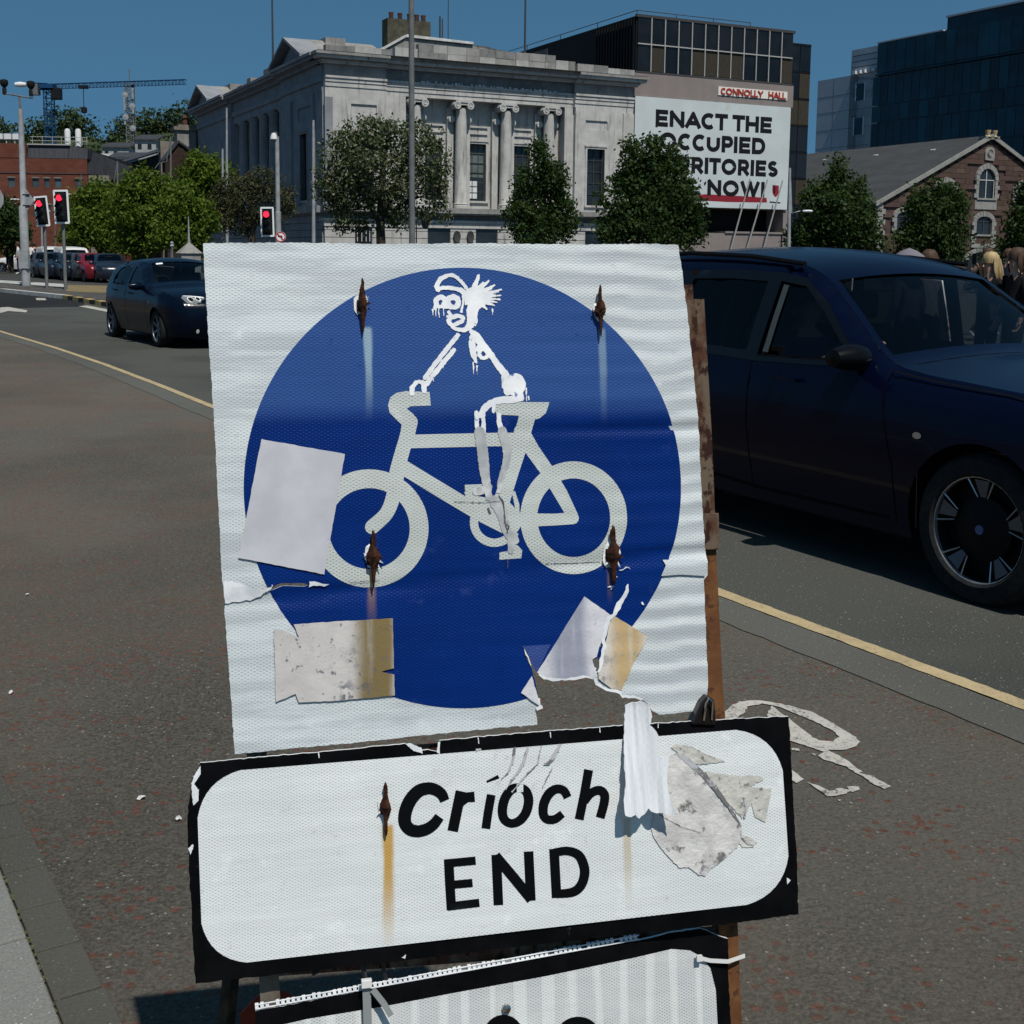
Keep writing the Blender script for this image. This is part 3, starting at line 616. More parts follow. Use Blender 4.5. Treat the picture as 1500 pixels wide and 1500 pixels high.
letters([('C',z5,3.75,[([(1461,258),(1443,222),(1410,198),(1370,190),(1318,205),(1272,255),(1246,318),(1243,375),(1268,412),(1312,424),(1362,412),(1402,384),(1432,345)],[52,60,64,66,70,72,72,70,68,66,64,60,54])]),
 ('r',px,1,[([(673,1155),(667,1184),(661,1213)],15.5),([(666,1182),(672,1171),(681,1164),(693,1163)],[13,14,14,15])]),
 ('i',z6,2.885,[([(165,462),(152,534),(142,604)],37),([(146,408),(196,386)],[8,16])]),
 ('o',z6,2.885,[([(300,434+0),(258,436),(226,470),(212,520),(218,562),(246,582),(282,572),(310,538),(322,490),(314,452),(294,435),(272,434)],[34,38,40,40,38,36,38,40,40,38,36,34])]),
 ('c',z6,2.885,[([(486,474),(470,446),(440,438),(408,458),(386,500),(384,545),(402,566),(434,564),(464,542)],[34,36,37,40,40,38,36,36,32])]),
 ('h',z6,2.885,[([(574,358),(556,460),(534,566)],38),([(558,492),(584,456),(618,444),(640,462),(638,500),(622,559)],[30,36,38,38,38,38])]),
 ('E',px,1,[([(655.2,1254),(657,1290),(659.5,1328)],14),([(649,1260.2),(694.5,1256)],12),([(652,1292),(690,1288.5)],12),([(654,1323),(700,1317.5)],12)]),
 ('N',px,1,[([(724.5,1247.5),(727.8,1321)],14),([(771.5,1242.8),(775,1314.5)],14),([(723,1249),(750,1281),(776,1313)],15)]),
 ('D',px,1,[([(808.5,1239),(812.5,1310.5)],14),([(808,1244.5),(828,1242),(844,1248),(851.5,1262),(853,1276),(848,1292),(836,1302),(812,1305)],[12,12.5,13.5,14,14,14,13.5,12])])])
# old sticker residue, scuffs and the curled patch
rs=Shp(); 
rs.poly([z6(*p) for p in [(900,310),(925,290),(960,300),(1010,345),(1080,430),(1150,520),(1215,600),(1215,640),(1195,680),(1130,740),(1085,770),(1060,803),(1030,795),(990,765),(955,768),(930,745),(880,690),(845,640),(835,600),(845,540),(900,530),(905,440),(890,360)]])
rs.xf(V_); rough_xf(rs,.0006); m_res=pm('paper_residue',(.60,.585,.565),(.48,.465,.45),26,.8,.006,c3=(.16,.15,.145),sc3=48,lo3=.58,hi3=.68,det=9,lo=.42,hi=.58); dk('sticker_remains',rs,.0022,m_res,'crumpled pale paper patch peeling at the right of the plate',.01)
r2=Shp()
for L in [[(920,265),(940,250),(1010,262),(1060,290),(1150,322),(1090,330),(1060,335),(1000,330),(960,295)],[(1060,362),(1110,372),(1190,380),(1290,382),(1305,400),(1270,415),(1245,428),(1340,435),(1330,500),(1312,575),(1270,555),(1255,500),(1240,520),(1215,560),(1160,500),(1100,430)],[(1200,625),(1250,640),(1280,660),(1262,680),(1215,680),(1200,655)],[(900,340),(920,325),(950,345),(930,360)]]:
    r2.poly([z6(*p) for p in L])
r2.xf(V_); rough_xf(r2,.0008); dk('sticker_remains',r2,.0018,pm('thin_residue',(.56,.545,.50),(.44,.43,.39),40,.8,.004,c3=(.18,.17,.15),sc3=70,lo3=.56,hi3=.64,det=9),'thin torn paper fringe around the crumpled patch',.02)
r3=Shp()
for L,w_ in [([(935,285),(985,315),(1040,365),(1100,430),(1160,510),(1210,590)],[6,26,22,20,14,8]),([(870,545),(960,595),(1040,620)],[3,4,2]),([(1040,790),(1055,760),(1078,765)],[8,14,8]),([(1220,470),(1235,510),(1225,560)],[6,12,5]),([(1210,640),(1240,662),(1262,672)],[4,12,5])]: r3.poly(stroke([z6(*p) for p in L],[q/2.885 for q in w_])[0])
for L,w_ in [([(262,262),(255,320),(235,370),(205,395)],[11,9,7,2]),([(318,262),(300,330),(262,385),(225,440)],[10,14,10,3]),([(375,255),(360,330),(300,390),(250,450)],[4,5,6,3]),([(455,250),(430,295),(405,330),(385,335)],[8,20,15,5]),([(420,350),(380,430)],[4,3]),([(100,275),(120,270)],[10,6])]: r3.poly(stroke([z6(*p) for p in L],[q/2.885 for q in w_])[0])
r3.xf(V_); rough_xf(r3,.0007); dk('scuff',r3,.0027,pm('scuff_grey',(.16,.15,.15),(.42,.42,.44),45,.7,lo=.45,hi=.55),None,0)
# white chips of the plate edges
ch=Shp()
for L in [[z5(*p) for p in [(95,120),(130,60),(128,110),(110,140),(95,165),(120,195),(118,255),(90,280),(84,230),(80,160)]],[z5(*p) for p in [(60,515),(88,490),(92,500),(76,548)]],[(592,1086),(604,1096),(617,1100),(616,1092),(606,1088),(600,1085)],[(640,1083),(643,1083),(642,1101),(638,1098)],[z5(*p) for p in [(1225,1115),(1250,1095),(1245,1120)]],[(1146,1280),(1152,1284),(1147,1290)],[z6(*p) for p in [(848,215),(842,265),(850,280),(856,240),(858,205)]]]: ch.poly(L)
for u0,v0,u1,v1 in [(466,1098,467,1106),(698,1077,699,1086),(803,1069,804,1078),(875,1063,876,1070),(960,1057,960,1063)]: ch.poly(stroke([(u0,v0),(u1,v1)],1.3)[0])
ch.xf(V_); rough_xf(ch,.0004); dk('chipped_edge',ch,.0016,m_tear,None,0)
# torn flap hanging down over the second plate
fl=[(728,90),(760,76),(790,68),(812,76),(825,85),(835,130),(823,165),(850,192),(858,212),(838,258),(852,285),(897,296),(885,360),(884,420),(895,465),(913,526),(880,520),(850,517),(815,512),(805,500),(785,520),(762,538),(745,520),(725,530),(700,520),(697,465),(712,400),(712,320),(718,240),(722,160)]
FL=jag([V_(*z6(*p)) for p in fl],.0008,.004); zt=V_(950,1030)[1]
V,T=Shp().poly(FL).tess(.006)
fw=lambda x,z: -.014-.20*max(0,zt-z)**1.05-.0012*math.sin(x*420)+.004*math.sin(x*60+z*14)
torn=mkplate('torn_flap',V,T,fw,.0022,(pm('flap_plastic',(.66,.68,.70),(.52,.54,.56),9,.5,.002,stretch=(14,1,1)),m_tear),plate); torn['label']='ribbed white strip torn off and hanging over the black bordered plate'
# third plate
p3=empty('lower_plate',mat4=SM.copy(),label='lowest white plate with black border and exposed corrugated top edge',cat='road sign')
w3=lambda x,z: .004+.001*math.sin(x*8)
B3=[(374,1483),(529,1453),(660,1427),(800,1402),(937,1380),(980,1369),(1027,1362),(1068,1377),(1069,1440),(1076,1560),(1090,1800),(372,1900),(376,1600)]
O3=jag([V_(*p) for p in B3]); V,T=Shp().poly(O3).tess(.03); mkplate('board',V,T,w3,.005,(m_blk,m_core),p3)
m_w3=sheeting('lower_film',(.54,.55,.555),pat=.7,c2=(.60,.61,.60),band=.1,irid=.35,pitch=.0044)
c3=[(386,1507),(420,1501),(450,1494),(560,1476),(660,1457),(800,1432),(930,1405),(985,1392),(1012,1394),(1028,1403),(1042,1420),(1050,1452),(1054,1530),(1070,1785),(390,1870)]
decal('white_panel',Shp().poly([V_(*p) for p in c3]),.0006,m_w3,p3,wv=w3,step=.03)
sy=Shp(); sy.ring(738,1520,22,24,16,30); sy.ring(848,1523,26,24,16,30); sy.xf(V_); decal('letter',sy,.0012,m_let,p3,wv=w3,step=0)
# exposed flutes on the top edge
ea=V_(374,1480); eb=V_(937,1377); d_=np.array(eb)-np.array(ea); n=78; mb=MB()
for i in range(n):
    if random.random()<.06: continue
    q=np.array(ea)+d_*i/n; q2=np.array(ea)+d_*(i+.66)/n; h_=.0055*random.uniform(.7,1.15)
    y0=w3(q[0],q[1])-.0012; e=np.array([-d_[1],d_[0]])/np.linalg.norm(d_)*(-1 if d_[0]<0 else 1)*h_
    a=(q[0],y0,q[1]); b=(q2[0],y0,q2[1]); mb.prism([a,b,(b[0]+e[0],y0+.0005,b[2]+e[1]),(a[0]+e[0],y0+.0005,a[2]+e[1])],(0,.005,0))
for dz in (0,1):
    e=np.array([-d_[1],d_[0]])/np.linalg.norm(d_)*.0055*dz; mb.tube([(ea[0]+e[0],.003,ea[1]+e[1]),(eb[0]+e[0],.003,eb[1]+e[1])],.0009,5)
o=mb.obj('corrugated_edge',m_tear,p3); o['kind']='stuff'
# rusty fixing hooks: spindle, nut, torn rim
def hook(u,v,h,wd,lab,par_off=0.,mat=None,tail=.5):
    x,z=V_(u,v); y0=wav(x,z) if par_off==0 else par_off
    t=empty('fixing_hook',mat4=SM@Matrix.Translation((x,y0,z)),label=lab,cat='fixing hook',group='rusty hooks pushed through the plates')
    s_=PX; H_=h*s_; W_=wd*s_*.8; mb=MB()
    mb.lathe([(.0005,-H_*.52),(W_*.12,-H_*.42),(W_*.17,-H_*.25),(W_*.24,-H_*.14),(W_*.44,-H_*.04),(W_*.48,H_*.04),(W_*.38,H_*.14),(W_*.20,H_*.22),(W_*.19,H_*.32),(W_*.15,H_*.42),(W_*.05,H_*.5)],(0,-.009,0),n=8,sc=(1,.75)); mb.v=[(x*random.uniform(.7,1.2)+random.uniform(-.0008,.0008),y*random.uniform(.9,1.1),z+random.uniform(-.0015,.0015)) for x,y,z in mb.v]; mb.obj('spindle',mat or m_rust,t)
    for _ in range(5):
        mb=MB(); a_=random.uniform(0,6.3); mb.prism([(W_*.3*math.cos(a_),-.004,W_*.4*math.sin(a_)),(W_*.75*math.cos(a_+.2),-.008,W_*1.0*math.sin(a_+.2)),(W_*.35*math.cos(a_+.6),-.005,W_*.5*math.sin(a_+.6))],(0,.0012,0)); mb.obj('rust_flake' if _%2 else 'torn_shred',m_rust if _%2 else m_tear,t)
    mb=MB(); mb.tube([(0,.012,H_*.1),(-.001,-.006,H_*.06),(0,-.012,-H_*.1)],W_*.12,6); mb.box(-W_*.45,W_*.35,-.007,-.002,-H_*.12,H_*.10); mb.obj('clamp_nut',m_rust,t,bev=.001)
    s3=Shp(); k=14; s3.poly([(W_*(-.1+.62*random.uniform(.65,1.1)*math.cos(a)),H_*.02+W_*random.uniform(.7,1.15)*math.sin(a)) for a in [2*math.pi*i/k for i in range(k)]]); V,T=s3.tess(0)
    sheet('torn_rim',V,T,lambda a,b:(a,-.0034+.001*math.sin(a*900),b),m_tear,t,smooth=False,flip=(0,-1,0))
    return t
hook(531,447,76,22,'rusty hook at upper left of the blue disc'); hook(879,455,76,20,'rusty hook at upper right edge of the blue disc')
hook(546,817,80,26,'rusty hook in the front wheel of the painted bicycle'); hook(897,812,88,30,'rusty hook with shredded rim at the rear wheel of the bicycle')
hook(563,1178,74,22,'thin rusty hook left of the word Críoch on the plate',OFF2+.001)
# rusty steel frame behind the plates
m_post=pm('rusty_angle_iron',(.070,.030,.018),(.115,.085,.060),24,.8,.002,stretch=(1,1,.6),lo=.42,hi=.58,c3=(.03,.013,.009),sc3=70,lo3=.52,hi3=.6)
m_posto=pm('orange_rust_iron',(.15,.066,.026),(.10,.042,.018),20,.8,.002,c3=(.07,.03,.018),sc3=60,lo3=.55,hi3=.62)
frm=empty('sign_frame',mat4=SM.copy(),label='rusty angle iron frame carrying the three plates, joint sleeve on its right post',cat='sign frame')
def post(pts,wd,name,mat,y=.010,dark=.010,dep=.028):
    mb=MB(); P2=[V_(*p) for p in pts]
    for (a,b) in zip(P2,P2[1:]):
        mb.add([(a[0]-wd/2,y,a[1]),(a[0]+wd/2,y,a[1]),(a[0]+wd/2,y+.003,a[1]),(a[0]-wd/2,y+.003,a[1]),(b[0]-wd/2,y,b[1]),(b[0]+wd/2,y,b[1]),(b[0]+wd/2,y+.003,b[1]),(b[0]-wd/2,y+.003,b[1])],[(0,1,5,4),(1,2,6,5),(2,3,7,6),(3,0,4,7),(0,3,2,1),(4,5,6,7)])
        mb.add([(a[0]-wd/2,y+.003,a[1]),(a[0]-wd/2+.003,y+.003,a[1]),(a[0]-wd/2+.003,y+dep,a[1]),(a[0]-wd/2,y+dep,a[1]),(b[0]-wd/2,y+.003,b[1]),(b[0]-wd/2+.003,y+.003,b[1]),(b[0]-wd/2+.003,y+dep,b[1]),(b[0]-wd/2,y+dep,b[1])],[(0,1,5,4),(1,2,6,5),(2,3,7,6),(3,0,4,7),(0,3,2,1),(4,5,6,7)])
    return mb.obj(name,mat,frm)
post([(1020,437),(1032,650),(1038,800)],.031,'upper_post',m_post)
post([(1040,790),(1050,1000),(1056,1080)],.028,'lower_post',m_posto,y=.014)
post([(1070,1330),(1077,1500),(1084,1700),(1092,2180)],.029,'lower_post',m_posto,y=.012)
mb=MB(); a=V_(1040,806); mb.box(a[0]-.017,a[0]+.017,.006,.034,a[1]-.0,a[1]+.052); o=mb.obj('joint_sleeve',m_post,frm,bev=.001)
def bar(p,q,r_,name,mat):
    mb=MB(); p=Vector(p); q=Vector(q); mb.tube([p,q],r_,4); return mb.obj(name,mat,frm)
zg=lambda u: None
m_darksteel=pm('dark_painted_steel',(.02,.016,.012),(.06,.045,.03),30,.8,.001)
iv=SM.inverted()
def fl_(p): return iv@Vector(p)
post([(348,437),(362,800),(385,1300),(398,1500),(410,1700),(425,2260)],.026,'lower_post',pm('grey_brown_iron',(.13,.115,.095),(.08,.06,.045),20,.8,.001),y=.014)
for nm,u,v,du in (('rear_leg',338,1435,0),('rear_leg',900,1365,0)):
    p=P(u,v,1.78); top=P(u+ (25 if u<500 else 0),1180,1.80); dv=(p-top); ft=top+dv*((top.z)/(top.z-p.z)); ft.z=0.004
    mb=MB(); t_=fl_(top); f_=fl_(ft); mb.tube([t_,f_],.013,4); mb.obj(nm,m_darksteel,frm)
for vv in (470,1120,1420):
    a=V_(352 if vv<600 else 390,vv+20); b=V_(1022 if vv<600 else 1072,vv-30); mb=MB(); mb.add([(a[0],.018,a[1]),(b[0],.018,b[1]),(b[0],.018,b[1]+.025),(a[0],.018,a[1]+.025),(a[0],.022,a[1]),(b[0],.022,b[1]),(b[0],.022,b[1]+.025),(a[0],.022,a[1]+.025)],[(0,1,2,3),(4,7,6,5),(0,4,5,1),(1,5,6,2),(2,6,7,3),(3,7,4,0)]); mb.obj('cross_bar',m_post,frm)
# black spring clip at the lower right corner
cl=empty('bulldog_clip',mat4=SM@Matrix.Translation((V_(1028,1038)[0],-.004,V_(1028,1038)[1])),label='black glossy bulldog clip gripping the lower right corner of the sign',cat='clip')
m_gl=pm('black_gloss_steel',(.008,.006,.005),None,rough=.18); m_chrome=pm('steel_wire',(.5,.45,.4),None,rough=.2,metal=1.)
mb=MB(); mb.prism([(-.022,-.012,-.018),(.016,-.012,-.022),(.014,-.012,.014),(.004,-.012,.022),(-.006,-.012,.012)],(0,.022,0)); mb.obj('clip_body',m_gl,cl,bev=.003)
mb=MB(); mb.tube([(-.004,-.014,-.012),(-.002,-.02,.012),(.002,-.021,.020),(.008,-.02,.014),(.008,-.014,-.012)],.0016,6); mb.obj('wire_handle',m_chrome,cl,smooth=True)
# plastic ties
m_tie=pm('nylon_tie',(.62,.62,.60),None,rough=.4); m_tieg=pm('grey_tie',(.22,.23,.23),None,rough=.4); m_tieb=pm('black_tie',(.012,.012,.012),None,rough=.4)
def ribbon3(pts,wd,th,name,mat,par):
    mb=MB(); pts=[Vector(p) for p in pts]
    for a,b in zip(pts,pts[1:]):
        t=(b-a).normalized(); n_=Vector((0,-1,0)); m_=t.cross(n_).normalized()*wd/2; mb.add([a+m_,a-m_,b-m_,b+m_,a+m_+Vector((0,th,0)),a-m_+Vector((0,th,0)),b-m_+Vector((0,th,0)),b+m_+Vector((0,th,0))],[(0,1,2,3),(4,7,6,5),(0,4,5,1),(1,5,6,2),(2,6,7,3),(3,7,4,0)])
    return mb.obj(name,mat,par)
def lp(u,v,y): x,z=V_(u,v); return (x,y,z)
t=empty('cable_tie',mat4=SM.copy(),label='white cable tie looped round the orange right post at the lowest plate',cat='cable tie'); ribbon3([lp(1021,1402,-.001),(lp(1040,1407,-.001)),lp(1065,1407,-.004),lp(1093,1402,.004)],.0055,.0012,'strap',m_tie,t); mb=MB(); p=lp(1023,1402,-.003); mb.box(p[0]-.004,p[0]+.004,-.006,-.001,p[2]-.004,p[2]+.004); mb.obj('tie_head',m_tie,t)
t=empty('cable_tie',mat4=SM.copy(),label='grey cable tie with a loose tail hanging over the lowest plate',cat='cable tie'); ribbon3([lp(536,1438,-.008),lp(538,1500,-.008),lp(540,1600,-.006)],.011,.0015,'strap',m_tieg,t); ribbon3([lp(545,1444,-.012),lp(560,1462,-.014),lp(571,1480,-.016)],.008,.0015,'loose_tail',m_tieg,t); mb=MB(); p=lp(536,1436,-.01); mb.box(p[0]-.007,p[0]+.007,-.014,-.006,p[2]-.005,p[2]+.006); mb.obj('tie_head',m_tie,t,bev=.001)
t=empty('cable_tie',mat4=SM.copy(),label='black cable tie between the second and third plates, left one',cat='cable tie'); mb=MB(); mb.tube([lp(528,1408,.006),lp(534,1425,.002),lp(536,1438,-.006)],.0035,6); mb.obj('strap',m_tieb,t)
t=empty('cable_tie',mat4=SM.copy(),label='black cable tie between the plates with a bent end, right one',cat='cable tie'); mb=MB(); mb.tube([lp(562,1402,.006),lp(563,1425,.008),lp(567,1440,.008)],.003,6); mb.tube([lp(474,1416,.006),lp(468,1424,.004),lp(458,1430,.004)],.002,6); mb.obj('strap',m_tieb,t)
mb=MB(); t=empty('screw',mat4=SM@Matrix.Translation(Vector(lp(742,1478,.002))),label='small steel screw near the top of the lowest plate',cat='screw'); mb.lathe([(.0065,0),(.006,-.003),(.003,-.0045),(0,-.0045)],ax='y',n=10); mb.obj('screw_head',m_chrome,t,smooth=True)
# red board leaning behind the lower plates
rd=empty('red_board',P(400,1500,2.02),yaw,label='worn red octagonal board behind the frame at lower left',cat='board')
mb=MB(); mb.prism([(.062*math.cos(a)+.0,0,.062*math.sin(a)) for a in [math.pi/8+i*math.pi/4 for i in range(8)]],(0,.006,0)); mb.obj('board',pm('faded_red',(.22,.035,.018),(.14,.03,.02),18,.6,.001),rd)
mb=MB(); mb.tube([(0,.02,.03),(0,.02,-rd.location.z)],.01,6); mb.obj('stake',m_darksteel,rd)
# ================================================================== BUILDINGS
def stone(name,c,c2,streak=(.12,.115,.105),sc=.8,rough=.85,st=.6):
    m,nt,b=nodes(name); v=objco(nt); b.inputs['Roughness'].default_value=rough
    n1=noise(nt,v,sc,6,.65); n2=noise(nt,mapv(nt,v,(2.2,2.2,.22)),1.6,5,.65); n3=noise(nt,v,14,3,.6)
    col=mix(nt,ramp(nt,n1,.35,.65),c,c2); col=mix(nt,ramp(nt,n2,.52,.74,0,st),col,streak); col=mix(nt,ramp(nt,n3,.4,.7,0,.3),col,tuple(q*.75 for q in c))
    lk(nt,col,b.inputs['Base Color']); bump(nt,b,n3,.01); return m
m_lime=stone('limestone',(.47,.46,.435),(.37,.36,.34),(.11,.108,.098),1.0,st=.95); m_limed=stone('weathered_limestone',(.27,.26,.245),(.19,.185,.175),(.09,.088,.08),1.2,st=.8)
m_limeshade=stone('limestone_shaded',(.24,.25,.265),(.18,.19,.205),(.10,.105,.11))  # limestone copy, darker and cooler: shade of the unlit front mixed into its colour
def gls(name,c,rough=.08,c2=None,sc=.3):
    m,nt,b=nodes(name); v=objco(nt); n=noise(nt,v,sc,3)
    lk(nt,mix(nt,ramp(nt,n,.4,.6),c,c2 or tuple(q*2 for q in c)),b.inputs['Base Color']); b.inputs['Roughness'].default_value=rough; b.inputs['Specular IOR Level'].default_value=.35; return m
m_pane=gls('window_pane',(.012,.014,.016),.06); m_blind=pm('grey_green_blind',(.12,.145,.145),(.09,.11,.11),2,.7); m_pw=pm('white_pane',(.62,.63,.62),(.5,.52,.52),3,.5)
m_bar=pm('dark_glazing_bar',(.05,.05,.05),None,rough=.6); m_barw=pm('pale_glazing_bar',(.45,.45,.44),None,rough=.6)
a262=math.radians(26.2)
bank=empty('bank_building',P(475,370,80)*1,a262,'grey limestone bank with ionic columns, corner pediments and a stepped parapet','building'); bank.location.z=0
def bx(name,x0,x1,y0,y1,z0,z1,m,par,bev=0):
    mb=MB(); mb.box(x0,x1,y0,y1,z0,z1); return mb.obj(name,m,par,bev=bev)
def window(par,axis,s0,s1,z0,z1,dep,frame=None,nx=2,nz=4,pane=m_pane,sill=True,fw=.14,bars=m_bar,name='window',pr=.05,o0=0.):
    """opening on a facade: axis 'x' faces -y at y=o0; axis 'y' faces -x at x=o0"""
    def B(mb,a0,a1,d0,d1,z0,z1):
        if axis=='x': mb.box(a0,a1,o0+d0,o0+d1,z0,z1)
        else: mb.box(o0+d0,o0+d1,a0,a1,z0,z1)
    mb=MB(); B(mb,s0,s1,dep,dep+.05,z0,z1); p=mb.obj(name,pane,par)
    mb=MB(); t=.05
    for i in range(1,nx): q=s0+(s1-s0)*i/nx; B(mb,q-t/2,q+t/2,dep-.05,dep-.004,z0,z1)
    for i in range(1,nz): q=z0+(z1-z0)*i/nz; B(mb,s0,s1,dep-.052,dep-.006,q-t/2,q+t/2)
    B(mb,s0,s0+t,dep-.06,dep-.003,z0,z1); B(mb,s1-t,s1,dep-.06,dep-.003,z0,z1); B(mb,s0,s1,dep-.062,dep-.005,z1-t,z1)
    o=mb.obj('glazing_bars',bars,p); o['kind']='stuff'
    if frame:
        mb=MB(); B(mb,s0-fw,s0,-pr,dep,z0,z1+fw); B(mb,s1,s1+fw,-pr,dep,z0,z1+fw); B(mb,s0,s1,-pr-.004,dep,z1,z1+fw); B(mb,s0-fw-.06,s1+fw+.06,-pr-.06,-pr+.03,z1+fw+.002,z1+fw+.10)
        if sill: B(mb,s0-fw-.05,s1+fw+.05,-pr-.08,dep,z0-.14,z0-.002)
        mb.obj('window_frame',frame,p)
    return p
# solid masses with openings made by building the walls as piers between the windows
def wallgrid(name,par,axis,s0,s1,z0,z1,th,ops,mat,o0=0.):
    """wall slab with rectangular openings (s0,s1,z0,z1)"""
    xs=sorted(set([s0,s1]+[q for o in ops for q in o[:2]])); zs=sorted(set([z0,z1]+[q for o in ops for q in o[2:4]])); mb=MB()
    for i in range(len(xs)-1):
        run=None
        for j in range(len(zs)-1):
            cx_,cz_=(xs[i]+xs[i+1])/2,(zs[j]+zs[j+1])/2; inn=any(o[0]<cx_<o[1] and o[2]<cz_<o[3] for o in ops)
            if inn:
                if run is not None: _wb(mb,axis,xs[i],xs[i+1],o0,th,run,zs[j]); run=None
            elif run is None: run=zs[j]
        if run is not None: _wb(mb,axis,xs[i],xs[i+1],o0,th,run,zs[-1])
    bm=mb.mesh(name,mat); b_=bmesh.new(); b_.from_mesh(bm); bmesh.ops.remove_doubles(b_,verts=b_.verts,dist=1e-5)
    seen={}; dele=[]
    for f in b_.faces:
        k=tuple(sorted(v.index for v in f.verts))
        if k in seen: dele+=[f,seen[k]]
        else: seen[k]=f
    bmesh.ops.delete(b_,geom=list(set(dele)),context='FACES'); b_.to_mesh(bm); b_.free(); return link(name,bm,par)
def _wb(mb,axis,a0,a1,o0,th,z0,z1):
    if axis=='x': mb.box(a0,a1,o0,o0+th,z0,z1)
    else: mb.box(o0,o0+th,a0,a1,z0,z1)
# --- right-hand (sunlit) front
m_b3=stone('dark_stone_block',(.20,.195,.19),(.13,.13,.125),(.07,.07,.065),1.5)
bx('core',.8,22.6,2.3,40,0,13.6,m_limed,bank)
wallgrid('pavilion_wall',bank,'x',.15,4.25,4.5,11.7,.9,[(1.89,3.63,10.25,10.97),(1.95,3.4,5.1,8.92)],m_lime)
bx('panel',1.89,3.63,.10,.8,10.25,10.97,m_lime,bank); window(bank,'x',1.95,3.4,5.1,8.92,.35,m_lime)
wallgrid('pavilion_wall',bank,'x',18.38,23.08,4.5,11.7,.9,[(19.19,20.97,10.21,10.87),(19.34,20.77,4.95,8.9)],m_lime)
bx('panel',19.19,20.97,.10,.8,10.21,10.87,m_lime,bank); window(bank,'x',19.34,20.77,4.95,8.9,.35,m_lime,nz=5)
bx('pilaster',22.23,23.1,-.10,-.002,4.5,11.5,m_lime,bank); bx('pilaster',.10,.62,-.10,-.002,4.5,11.3,m_limeshade,bank)  # left corner pilaster in the shaded stone colour, a painted shadow strip
bx('side_wall',22.5,23.05,.9,34,0,13.4,m_limed,bank)
# recessed colonnade
bays=[(4.1,5.4),(7.35,8.72),(10.65,12.03),(14.0,15.43)]; wy=1.25
wallgrid('colonnade_wall',bank,'x',4.25,18.38,4.5,11.9,.9,[(b[0],b[1],5.08,8.95) for b in bays[1:]],m_lime,o0=wy)
for i,b in enumerate(bays[1:]):
    window(bank,'x',b[0],b[1],5.08,8.95,.3,m_lime,nx=3,nz=6,o0=wy,pane=m_blind if i==1 else m_pane)
    if i==1:
        for r in range(3):
            for c_ in range(2): bx('pane',b[0]+.08+c_*.40,b[0]+.42+c_*.40,wy+.21,wy+.245,5.25+r*.42,5.60+r*.42,m_pw,bank)
        bx('lower_pane',b[0]+.05,b[1]-.05,wy+.25,wy+.29,5.1,6.7,m_pane,bank)
    bx('panel_moulding',b[0]-.1,b[1]+.1,wy-.10,wy-.002,10.02,10.14,m_lime,bank); bx('panel_moulding',b[0]-.1,b[1]+.1,wy-.10,wy-.002,9.58,9.68,m_lime,bank)
for x in (6.55,9.85,13.22,16.55):
    bx('pilaster',x-.85,x-.38,wy-.28,wy-.003,4.5,11.2,m_lime,bank); bx('pilaster',x+.38,x+.85,wy-.28,wy-.003,4.5,11.2,m_lime,bank)
    for s_ in (-.62,.62):
        mb=MB(); mb.lathe([(.0,-.02),(.22,-.02),(.22,.30),(0,.30)],(x+s_,wy-.56,10.45),'y',12); mb.obj('pilaster_capital',m_lime,bank,smooth=True)
    mb=MB(); mb.lathe([(.52,4.5),(.52,4.68),(.46,4.72),(.50,4.80),(.43,4.9),(.42,7),(.40,9),(.355,11.2)],(x,.55,0),n=20); col=mb.obj('column',m_lime,bank,smooth=True)
    mb=MB(); mb.box(x-.60,x+.60,.02,1.05,11.52,11.68); mb.box(x-.42,x+.42,.08,1.0,11.36,11.518)
    for s_ in (-.48,.48):
        mb.lathe([(0,.02),(.10,-.01),(.10,.03),(.17,.03),(.17,.0),(.25,.0),(.25,1.0),(0,1.0)],(x+s_,0,11.33),'y',14)
    mb.obj('ionic_capital',m_lime,col,smooth=True,ang=30)
bx('reveal_pier',17.67,18.375,.30,1.24,4.5,11.69,m_lime,bank); bx('reveal_pier',4.255,5.75,.28,1.24,4.5,11.69,m_lime,bank)
# entablature and cornice, broken forward over the two pavilions
def entab(x0,x1,y,e0,e1,nm='entablature'):
    for (z0,z1,p) in ((11.70,11.98,0),(11.98,12.27,.05),(12.27,12.50,.10),(12.50,12.64,.17)): bx('architrave',x0,x1,y-p,y+1.2,z0+.001,z1-.001,m_lime,bank)
    bx('frieze',x0,x1,y+.03,y+1.2,12.642,13.38,m_b3 if x1<20 and x0>4 else m_limed,bank)  # colonnade frieze coloured darker, painting in shade below the cornice
    for (z0,z1,p) in ((13.38,13.50,.22),(13.50,13.56,.34),(13.66,13.86,.66),(13.86,14.05,.80)): bx('cornice',x0-e0*p,x1+e1*p,y-p,y+1.3,z0+.001,z1-.001,m_lime if z0<13.8 else m_limed,bank)
    bx('cornice',x0-e0*.3,x1+e1*.3,y-.36,y+1.3,13.562,13.658,m_limed,bank)
entab(.15,4.30,0,1,0); entab(4.302,18.30,.32,0,0); entab(18.302,23.1,0,0,1)
mb=MB(); mb.quad((-.6,-.82,14.06),(23.8,-.82,14.06),(23.8,.3,14.10),(-.6,.3,14.10)); mb.obj('lead_flashing',pm('pale_lead',(.55,.55,.53),(.3,.3,.28),2.5,.6),bank)
# faint carved letters stains: a ragged row of lime runs under the frieze inscription
mb=MB()
for i in range(60):
    x=6.8+i*.17+random.uniform(-.05,.05)
    if random.random()<.8: mb.box(x,x+random.uniform(.05,.12),.12,.15,12.64,12.70+random.uniform(0,.08))
o=mb.obj('frieze_stain',m_pw,bank); o['kind']='stuff'
